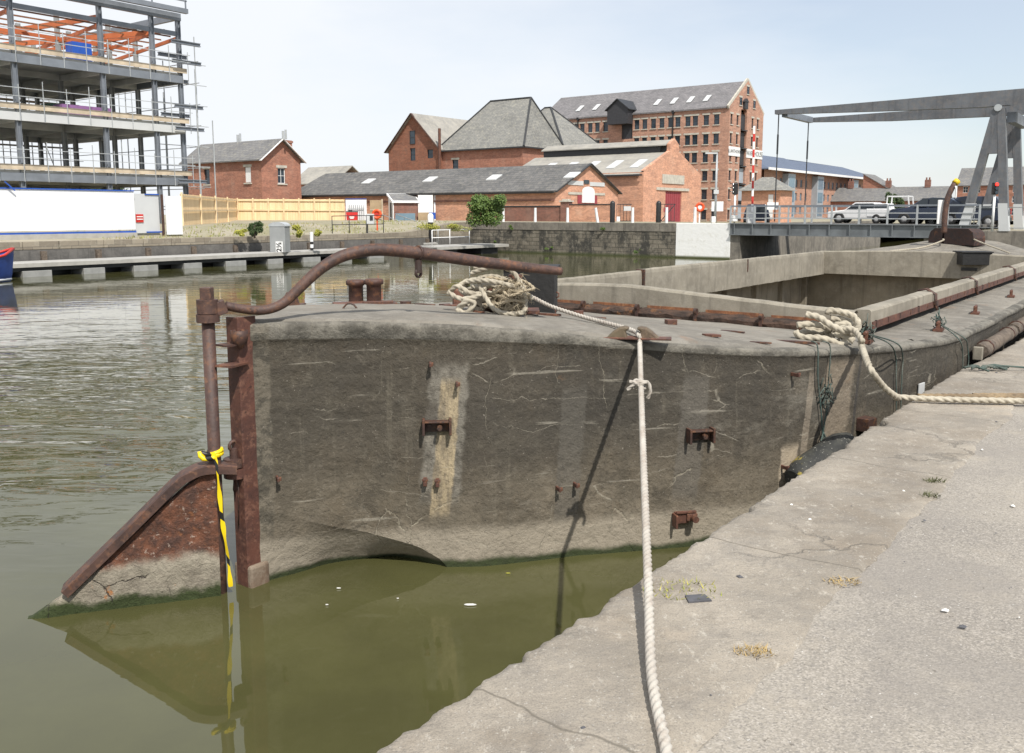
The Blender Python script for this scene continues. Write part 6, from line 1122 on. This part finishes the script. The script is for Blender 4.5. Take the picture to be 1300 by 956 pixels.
# long wooden rubbing timber along the far part of the near side
for (a0,a1,zz,lb) in ((7.25,9.4,1.16,'w'),(9.5,12.2,1.17,'x'),(12.4,16,1.15,'y')):
    pts=[(a0+(a1-a0)*k/20,-3.57+.01*noise.noise(Vector((k,a0,0))),zz) for k in range(21)]; mb=MB(); mb.tube(pts,.085,10,fn=lambda a,d:1+.10*noise.noise(Vector((math.cos(a)*2,math.sin(a)*2,d*3)))); o=mb.build('rubbing_timber','old timber',B)
    for x in (a0+.35,a1-.3): mb=MB(); mb.tube([(x-.02,-3.56,zz),(x+.02,-3.56,zz)],.098,12); mb.build('iron_band','dark rust',o)
mb=MB(); mb.box((7.16,-3.56,1.15),(.06,.10,.15)); mb.build('timber_end','coaming concrete',B,bevel=.01)
for (a,yy) in ((8.95,-3.2),(11.95,-3.18),(6.85,-3.2),(4.78,-3.0)):
    o=dfit('cleat',a,yy,lambda m:(m.box((0,0,.015),(.20,.10,.03)),m.box((-.05,0,.06),(.03,.04,.09)),m.box((.05,0,.06),(.03,.04,.09)),m.tube([(-.13,0,.10),(.13,0,.10)],.016,6)),'rust',rz=.1)
# ---- bow gear
rust('bow rust',(.045,.022,.018),(.02,.013,.012),(.09,.04,.025))
mb=MB(); a_,bow_y=24.15,.0; zb=deckz(a_,0)-.03
for y0,y1 in ((-.85,.22),(.30,.82)):
    mb=MB(); mb.prismx([(y0,0),(y1,0),(y1,.36 if y0<0 else .30),(y1-.12 if y0>0 else y1,.46),(y0+.22,.46),(y0+.05,.36),(y0,.2)] if y0<0 else [(y0,0),(y1,0),(y1,.2),(y1-.06,.36),(y1-.22,.46),(y0,.46)],-.2,.2); mb.build('bow_bulwark','bow rust',B,loc=(a_,0,zb),rz=-.62)
q=tl(dp(1199,292,25.4)); q2=[tl(dp(u,v,25.4)) for u,v in ((1199,296),(1199,285),(1200,270),(1203,252),(1208,240),(1212,233))]
mb=MB(); mb.tube(spline(q2,.06),.075,10,rs=None); BP=mb.build('bow_tiller','smooth rust',B); mb=MB(); mb.tube([q2[-1],q2[-1]+Vector((.06,-.06,.08))],.09,10); mb.build('yellow_tip','yellow tape' if 'yellow tape' in M else plain('yellow tape',(.75,.52,.02),.5,.1) and 'yellow tape',BP)
mb=MB(); q3=[tl(dp(u,v,25.3)) for u,v in ((1213,236),(1214,245),(1213,252))]; mb.tube(spline(q3,.05),.02,6); mb.build('hanging_cord','white paint',BP)
q=tl(dp(1194,269,25.5)); mb=MB(); mb.box((0,0,0),(.04,.17,.66)); mb.build('white_board','white paint',B,loc=q,rz=-ROT1+math.pi/2)
mb=MB(); rope(mb,[(24.0,.3,zb+.15),(23.4,.2,zb+.12),(22.8,.6,zb-.06),(22.0,1.2,zb-.14)],.022); rope(mb,[(24.0,-.1,zb+.35),(23.3,-.8,zb+.1),(22.6,-1.6,zb-.14)],.02)
# ================================================================ ROPES (things of their own, in world coordinates)
def ropemat(name,c,c2,dirt):
    t=NT(name); a=t.ramp(t.noise(3,5,.6),.35,.65); cc=t.mix(a,c,c2); cc=t.mix(t.math('MULTIPLY',t.ramp(t.noise(14,5,.7),.48,.7),.6),cc,dirt); M[name]=t.fin(cc,.9,t.bump(t.noise(120,3,.6),.5,.003))
ropemat('white rope',(.62,.58,.50),(.50,.46,.38),(.33,.28,.21)); ropemat('old rope',(.46,.39,.28),(.30,.25,.17),(.17,.13,.09)); ropemat('cream rope',(.43,.39,.31),(.33,.295,.23),(.19,.155,.115)); ropemat('green cord',(.045,.085,.075),(.12,.13,.11),(.02,.03,.03)); ropemat('brown rope',(.27,.20,.12),(.17,.125,.08),(.08,.06,.04)); ropemat('clean rope',(.46,.43,.38),(.38,.345,.30),(.26,.20,.155))
def wob_(lbl): return lbl
bowrope=MB(); bowrope.v=[tuple(tw(*p)) for p in mb.v]; bowrope.f=mb.f; bowrope.mi=mb.mi; bowrope.sm=mb.sm; tag(bowrope.build('rope','cream rope',fix=False),'pale ropes trailing over the far end of the barge by its small black hatch box','rope')
fw=tw(*( (FLp:=tl(gp(812,430,.62))) )) 
gun=tl(gp(811,431,.62)); 
P0=dp(672,376,8.45); edge=gp(811,431.5,.615)
endq=Vector((.478,2.90,.035))
ps=[P0+Vector((-.12,.05,-.02)),P0,dp(700,389,8.2),dp(745,403.5,7.85),dp(785,414,7.45),dp(804,420,7.22),edge+Vector((0,-.0,.035))]
fall=[(edge+Vector((0,-.055,-.02))).lerp(endq,k/7)+Vector((0,0,-.05*math.sin(math.pi*k/7))) for k in range(8)]
mb=MB(); rope(mb,ps+fall+[Vector((.455,2.45,.022)),Vector((.40,1.9,.022)),Vector((.30,1.2,.022))],.0185,pitch=.12)
tag(mb.build('mooring_rope','clean rope',fix=False),'clean white mooring rope running over the fairlead and down across the quay edge towards us','rope')
kn=edge.lerp(endq,.235)+Vector((0,0,-.04)); kk=MB()
rope(kk,[kn+Vector(v) for v in ((-.09,-.02,-.03),(-.05,-.03,.01),(0,-.04,.03),(.035,0,.02),(0,.04,.0),(-.04,0,-.01),(0,-.045,.015),(.045,-.02,.025),(.065,-.02,-.03),(.05,-.01,-.09))],.013)
rope(kk,[kn+Vector(v) for v in ((-.08,-.03,.03),(-.04,-.035,.025),(.0,-.04,-.01),(.03,.0,-.02),(0,.035,.02),(-.04,.0,.03),(-.055,-.02,-.02))],.012)
tag(kk.build('knot','clean rope',fix=False),'white knot tied round the taut mooring rope below the barge edge','knot')
# heap of old rope
def heap(seed,c,mat,label,loops,rad,hh,r_,nm='rope_heap'):
    rng=random.Random(seed); mb=MB()
    for k in range(loops):
        cc=Vector(c)+Vector((rng.uniform(-.3,.3)*rad,rng.uniform(-.15,.25)*rad,hh*(.12+.78*k/max(1,loops-1)*rng.uniform(.55,1))))
        ax=rng.uniform(-.5,.5); ex=rad*rng.uniform(.45,.85); ey=rad*rng.uniform(.3,.6); n=7; a0=rng.uniform(0,6.28); pts=[]
        for j in range(n): a=a0+j/n*2*math.pi*.93; pts.append(cc+Vector((ex*math.cos(a),ey*math.sin(a)*.8,ey*math.sin(a)*ax+rng.uniform(-.12,.12)*hh)))
        rope(mb,pts,r_*rng.uniform(.85,1.1))
    return mb
c0=gp(636,409,.66); c0.z=deckz(tl(c0).x,tl(c0).y)+WZ; mb=heap(4,(c0.x-.09,c0.y+.0,c0.z),'x','',15,.275,.34,.020)
lo=lambda *pp: [Vector((c0.x-.03+a,c0.y+b,c0.z+c_*.88)) for a,b,c_ in pp]
rope(mb,lo((-.22,-.1,.40),(-.02,-.2,.47),(.12,-.1,.42),(.20,-.14,.30),(.24,-.2,.12),(.20,-.25,.03),(.0,-.25,.05),(-.12,-.2,.22),(-.16,-.12,.36)),.021)
rope(mb,lo((-.26,-.12,.32),(-.1,-.22,.34),(.08,-.22,.30),(.2,-.15,.24),(.3,-.1,.15)),.021); rope(mb,lo((-.42,-.1,.20),(-.34,-.16,.28),(-.24,-.18,.22),(-.14,-.2,.2),(-.3,-.2,.16),(-.42,-.14,.22)),.021); rope(mb,lo((-.34,-.16,.05),(-.26,-.22,.14),(-.2,-.2,.12),(-.26,-.2,.02),(-.34,-.18,.06)),.026)
rope(mb,lo((-.2,-.1,.46),(0,-.15,.49),(.15,-.05,.44),(.05,.1,.45),(-.2,0,.44)),.022)
o=mb.build('rope_heap','cream rope',fix=False); tag(o,'tangled heap of old cream rope on the rusty bitt beside the black hatch box','rope')
mb=heap(9,(c0.x+.08,c0.y-.12,c0.z+.03),'','',15,.22,.28,.015); rng=random.Random(3)
for k in range(260):
    a=Vector((c0.x+.17+rng.gauss(-.07,.06),c0.y-.22+rng.gauss(0,.03),c0.z+.15+rng.gauss(0,.09))); b=a+Vector((rng.gauss(0,.04),rng.gauss(0,.03),rng.gauss(-.02,.04))); b.z=max(b.z,c0.z); mb.tube([a,(a+b)/2+Vector((rng.gauss(0,.012),0,rng.gauss(0,.012))),b],.0022,3)
tag(mb.build('rope_heap','old rope',fix=False),'frayed brown rope end bunched on the right of the tangled heap','rope')
# thick hawser coil and its tail to the quay
c1_=gp(1047,424,.50); cc=[]
mb=MB(); R1=.030
def lq(*pp): return [Vector((c1_.x+a,c1_.y+b,c1_.z+c_)) for a,b,c_ in pp]
def lpx(lst,Y): return [dp(u,v,Y+dy) for u,v,dy in lst]
Yc=c1_.y
for pts in ([(1012,413,0),(1030,411,0),(1048,415,0),(1052,420,.05)],[(1010,421,0),(1018,428,-.05),(1040,429,-.1),(1056,433,-.12),(1068,438,-.14),(1074,432,-.1),(1066,424,0)],[(1011,424,.05),(1030,421,.1),(1044,424,.1)],
    [(1023,399,0),(1040,403,-.05),(1055,413,-.12),(1072,421,-.15),(1084,424,-.1)],[(1050,399,.1),(1054,394,.1),(1072,397,.05),(1084,402,0),(1090,412,-.05),(1087,419,-.05)],[(1054,404,.1),(1070,406,.08),(1081,411,.05)],[(1060,413,.05),(1074,411,.03),(1082,415,0)],[(1060,424,-.05),(1074,428,-.1),(1084,433,-.12)],[(1058,418,0),(1076,417,-.08),(1088,421,-.12)],
    [(1014,432,.05),(1034,436,0),(1052,436,-.05),(1066,434,-.05)],[(1020,417,.12),(1040,419,.12),(1060,428,.05)]):
    rope(mb,lpx(pts,Yc),R1,n=12,pitch=.21)
rope(mb,[dp(1072,417,Yc-.15),dp(1086,421,Yc-.25),dp(1094,432,Yc-.45),tw(4.25,-3.10,1.56),dp(1104,466,7.12),dp(1121,490,7.2),dp(1138,504,7.35),Vector((3.30,7.60,.045)),Vector((3.60,7.55,.038)),Vector((4.0,7.50,.038)),Vector((4.6,7.44,.038)),Vector((5.4,7.3,.038)),Vector((6.5,7.2,.038))],R1*.85,n=12,pitch=.21)
tag(mb.build('hawser','cream rope',fix=False),'thick cream hawser coiled at the hatch corner with its tail hanging to the quay','rope')
mb=MB(); rope(mb,[Vector((3.5,7.67,.03)),Vector((3.8,7.66,.035)),Vector((4.1,7.62,.035)),Vector((4.4,7.60,.035)),Vector((5.0,7.55,.035)),Vector((6,7.4,.035))],.030,pitch=.16); rope(mb,[Vector((4.0,7.72,.03)),Vector((4.3,7.70,.035)),Vector((5.2,7.65,.035))],.026)
tag(mb.build('hawser','brown rope',fix=False),'brown rope lying on the quay just behind the cream hawser tail','rope')
# green cords
def cords(starts,label,seed,clump=None):
    rng=random.Random(seed); mb=MB()
    for pts in starts: rope(mb,pts,.0065,n=6,pitch=.07)
    if clump:
        for k in range(40): a=Vector(clump)+Vector((rng.gauss(0,.03),rng.gauss(0,.02),rng.gauss(0,.05))); mb.tube([a,a+Vector((rng.gauss(0,.02),rng.gauss(0,.015),rng.gauss(0,.03))),a+Vector((rng.gauss(0,.02),rng.gauss(0,.015),rng.gauss(-.02,.04)))],.005,4)
    tag(mb.build('cord','green cord',fix=False),label,'cord')
def onhull(u,v,off=.03,amax=9): p,an=hullpx(u,v,amax); q=tw(p.x,p.y,p.z); nrm=(D1*math.sin(an)-NV*math.cos(an)); return q+nrm*off
e1=onhull(1034,446); e2=onhull(1050,446)
cords([[gp(1030,436,.5)+Vector((0,0,.02)),e1+Vector((0,0,.04)),onhull(1035,480),onhull(1038,520),onhull(1041,556),onhull(1037,590,.1)],[gp(1044,436,.5)+Vector((0,0,.02)),e2+Vector((0,0,.04)),onhull(1048,480),onhull(1045,520),onhull(1043,556),onhull(1052,585,.12)],[onhull(1041,548),onhull(1048,565,.06),onhull(1062,577,.14)],[onhull(1041,548),onhull(1030,568,.08),onhull(1022,582,.12)]],'pair of green cords hanging from the hawser coil down to the black fender',5,onhull(1044,500))
cl=tw(4.78,-3.0,deckz(4.78,-3.0)+.08)
cords([[cl,gp(1128,440,.42)+Vector((0,0,.03)),onhull(1133,452,.03),onhull(1134,480,.03),onhull(1134,515,.03),onhull(1134,560,.03)],[cl+Vector((.02,0,0)),gp(1138,440,.41)+Vector((0,0,.03)),onhull(1142,452,.03),onhull(1141,480,.03),onhull(1139,540,.03)]],'two thin cords dropping from the deck cleat to the right of the hawser',6,cl)
cl=tw(6.85,-3.2,deckz(6.85,-3.2)+.08)
cords([[cl,onhull(1218,428,.04),onhull(1222,440,.05),onhull(1222,460,.06),onhull(1217,480,.06)],[cl,onhull(1212,430,.04),onhull(1216,450,.05),onhull(1214,482,.06)]],'dark cords hanging from the deck cleat near the rubbing timber',7,cl)
rng=random.Random(12); mb=MB(); fp=gp(1243,469,0.02)
for k in range(14): a=fp+Vector((rng.gauss(0,.10),rng.gauss(0,.05),.01)); mb.tube(spline([a,a+Vector((rng.gauss(.06,.06),rng.gauss(0,.04),.02)),a+Vector((rng.gauss(.14,.08),rng.gauss(0,.05),0))],.03),.010,5)
tag(mb.build('cord','green cord',fix=False),'frayed dark cord end lying on the quay edge by the rubbing timber','cord')
# rubber fender squeezed between hull and quay
fa=onhull(1008,592,.14); fb=onhull(1056,556,.16); fa=fa+(fa-fb)*.35; mb=MB(); mb.tube([fa.lerp(fb,k/12) for k in range(13)],.13,16,rs=[.09,.115,.13]+[.135]*7+[.13,.115,.09],fn=lambda a,d:1+.05*noise.noise(Vector((math.cos(a),math.sin(a),d*4))))
t=NT('old rubber'); c=t.mix(t.ramp(t.noise(8,6,.7),.4,.65),(.022,.023,.022),(.05,.05,.042)); c=t.mix(t.ramp(t.noise(60,3),.64,.7),c,(.35,.34,.3)); c=t.mix(t.ramp(t.noise(6,5,.6),.60,.66),c,(.30,.24,.05)); M['old rubber']=t.fin(c,.75,t.bump(t.noise(30,5),.5,.01))
tag(mb.build('fender','old rubber',fix=False),'black rubber fender with yellow lichen wedged between barge and quay','fender')
# hazard tape
t=NT('hazard tape'); x,y,z=t.xyz(); w_=t.math('FRACT',t.math('MULTIPLY',t.math('ADD',z,t.math('MULTIPLY',x,1.2)),3.1)); c=t.mix(t.math('GREATER_THAN',w_,.82),(.85,.62,.01),(.015,.015,.015)); M['hazard tape']=t.fin(c,.45)
stw=tw(RX,RY,0); rows=[]; zt=dp(272,578,6.15).z
tpx=[(270,574,6.14,.035),(274,585,6.13,.045),(276,600,6.10,.05),(278,620,6.09,.05),(281,650,6.10,.04),(285,680,6.12,.045),(289,705,6.14,.03),(292,735,6.15,.04),(293,745,6.16,.03)]
pp=spline([tuple(dp(u,v,Y)) for u,v,Y,_ in tpx],.03)
for i,p in enumerate(pp): tw_=.6*math.sin(i*.35); wd_=.013+.004*math.sin(i*.9); rows.append([p+Vector((-wd_*math.cos(tw_),wd_*math.sin(tw_),0)),p+Vector((wd_*math.cos(tw_),-wd_*math.sin(tw_),0))])
mb=MB(); mb.smooth=True; mb.grid(rows)
for k,dz in enumerate((0,.012,-.014)): mb.tube([(stw.x+.050*math.cos(a*.5),stw.y+.050*math.sin(a*.5),zt+dz+.012*math.sin(a*.5+k)) for a in range(14)],.016,6)
mb.tube(spline([(stw.x-.02,stw.y-.05,zt),(stw.x-.08,stw.y-.07,zt+.02),(stw.x-.05,stw.y-.08,zt-.02),(stw.x+.03,stw.y-.07,zt-.01)],.02),.018,6)
tag(mb.build('hazard_tape','hazard tape',fix=False),'yellow and black hazard tape knotted round the rudder stock and trailing into the water','tape')
# ================================================================ SMALL THINGS ON THE QUAY
def tuft(u,v,label,mat='stem green',n=50,h_=.05,r_=.06,seed=0):
    rng=random.Random(seed); p=gp(u,v,0); mb=MB()
    for k in range(n):
        a=rng.uniform(0,6.28); d=rng.uniform(0,1)**.5*r_; b=Vector((math.cos(a)*d*1.6,math.sin(a)*d,0)); e=rng.uniform(0,6.28); hh=h_*rng.uniform(.4,1.1)
        mb.add([tuple(b+Vector((math.cos(e)*.003,math.sin(e)*.003,0))),tuple(b-Vector((math.cos(e)*.003,math.sin(e)*.003,0))),tuple(b+Vector((rng.gauss(0,.02),rng.gauss(0,.02),hh)))],[(0,1,2)])
    tag(mb.build('weed_tuft',mat,loc=Vector((p.x,p.y,.0)),fix=False),label,'weed')
tuft(868,750,'thin green and brown grass tuft growing in the coping joint','yellow weeds',110,.028,.11,1); tuft(957,829,'dry straw coloured tuft in the seam between coping and asphalt','dry straw',130,.025,.045,2); tuft(1186,611,'small green weed, upper of the two at the coping seam','stem green',60,.03,.04,3); tuft(1182,630,'small green weed, lower of the two at the coping seam','stem green',50,.03,.04,4); tuft(1070,739,'flat dry tuft beside the upper asphalt seam','dry straw',90,.015,.05,5)
p=gp(885,761,0); mb=MB(); mb.prism([(-.05,-.03),(.05,-.035),(.045,.03),(-.04,.035)],0,.008); tag(mb.build('slate_chip','rock chip',loc=p,rz=.2),'flat dark slate chip beside the grass tuft on the coping','stone')
rng=random.Random(77); mb=MB()
for k in range(520):
    A=rng.uniform(.5,13); n=rng.uniform(-7,1.75); 
    if n>1.1 and rng.random()<.5: continue
    p=AN(A,n,0); s=rng.choice([.003,.003,.004,.005,.007,.010]); m=Matrix.Translation(p)@Matrix.Rotation(rng.uniform(0,3),4,'Z'); mb.cur=0 if rng.random()<.35 else 1
    mb.add([(-s*1.5,-s,0),(s*1.3,-s*.8,0),(s*1.6,s,0),(-s,s*1.1,0),(0,0,s*.9)],[(0,1,4),(1,2,4),(2,3,4),(3,0,4)],m)
o=mb.build('grit',['pale litter','rock chip'],fix=False); tag(o,'scattered grit and tiny pale flakes over the quay','grit',kind='stuff')
rng=random.Random(5)
for i,(u,v,w_) in enumerate(((597,768,.085),(430,747,.03),(415,768,.02),(505,760,.015),(645,728,.035))):
    p=gp(u,v,WZ+.006); mb=MB(); mb.prism([(-w_/2,0),(-w_*.2,-w_*.13),(w_*.3,-w_*.1),(w_/2,0),(w_*.2,w_*.12),(-w_*.3,w_*.1)],0,.006); tag(mb.build('floating_scrap','pale litter' if i!=4 else 'yellow weeds',loc=p),('white sliver floating in the green water below the barge, largest of the scraps','small pale scrap floating near the rudder side of the shadow','tiny pale scrap floating nearest the stern post','tiny pale scrap floating between the sliver and the stern','yellow leaf floating close under the barge hull')[i],'scrap')
GR={'dock_wall':'walls of the dock basin','malthouse':'brick malthouses behind the long shed','timber_fence':'runs of new timber fence','tree':'trees behind the buildings','weed_clump':'weed clumps on the bank','wall_weed':'weeds on the dock wall','floating_scrap':'scraps floating below the barge','cord':'thin cords hanging from the barge','parked_car':'cars on the bridge road','weed_tuft':'weed tufts on the quay','floating_pontoon':'floating pontoons','lifebuoy_stand':'lifebuoys round the dock','brick_house':'brick houses round the dock','iron_gate':'iron gates on the far quay','green_bush':'bushes on the bank','notice':'notices on the far quay','covered_stack':'sheeted stacks in the unfinished building','hawser':'ropes lying on the quay','display_board':'white boards by the small shed','rope_heap':'old rope heaped on the barge'}
for o in bpy.data.objects:
    if o.parent is None and 'label' in o and 'group' not in o:
        g=GR.get(o.name.split('.')[0])
        if g: o['group']=g
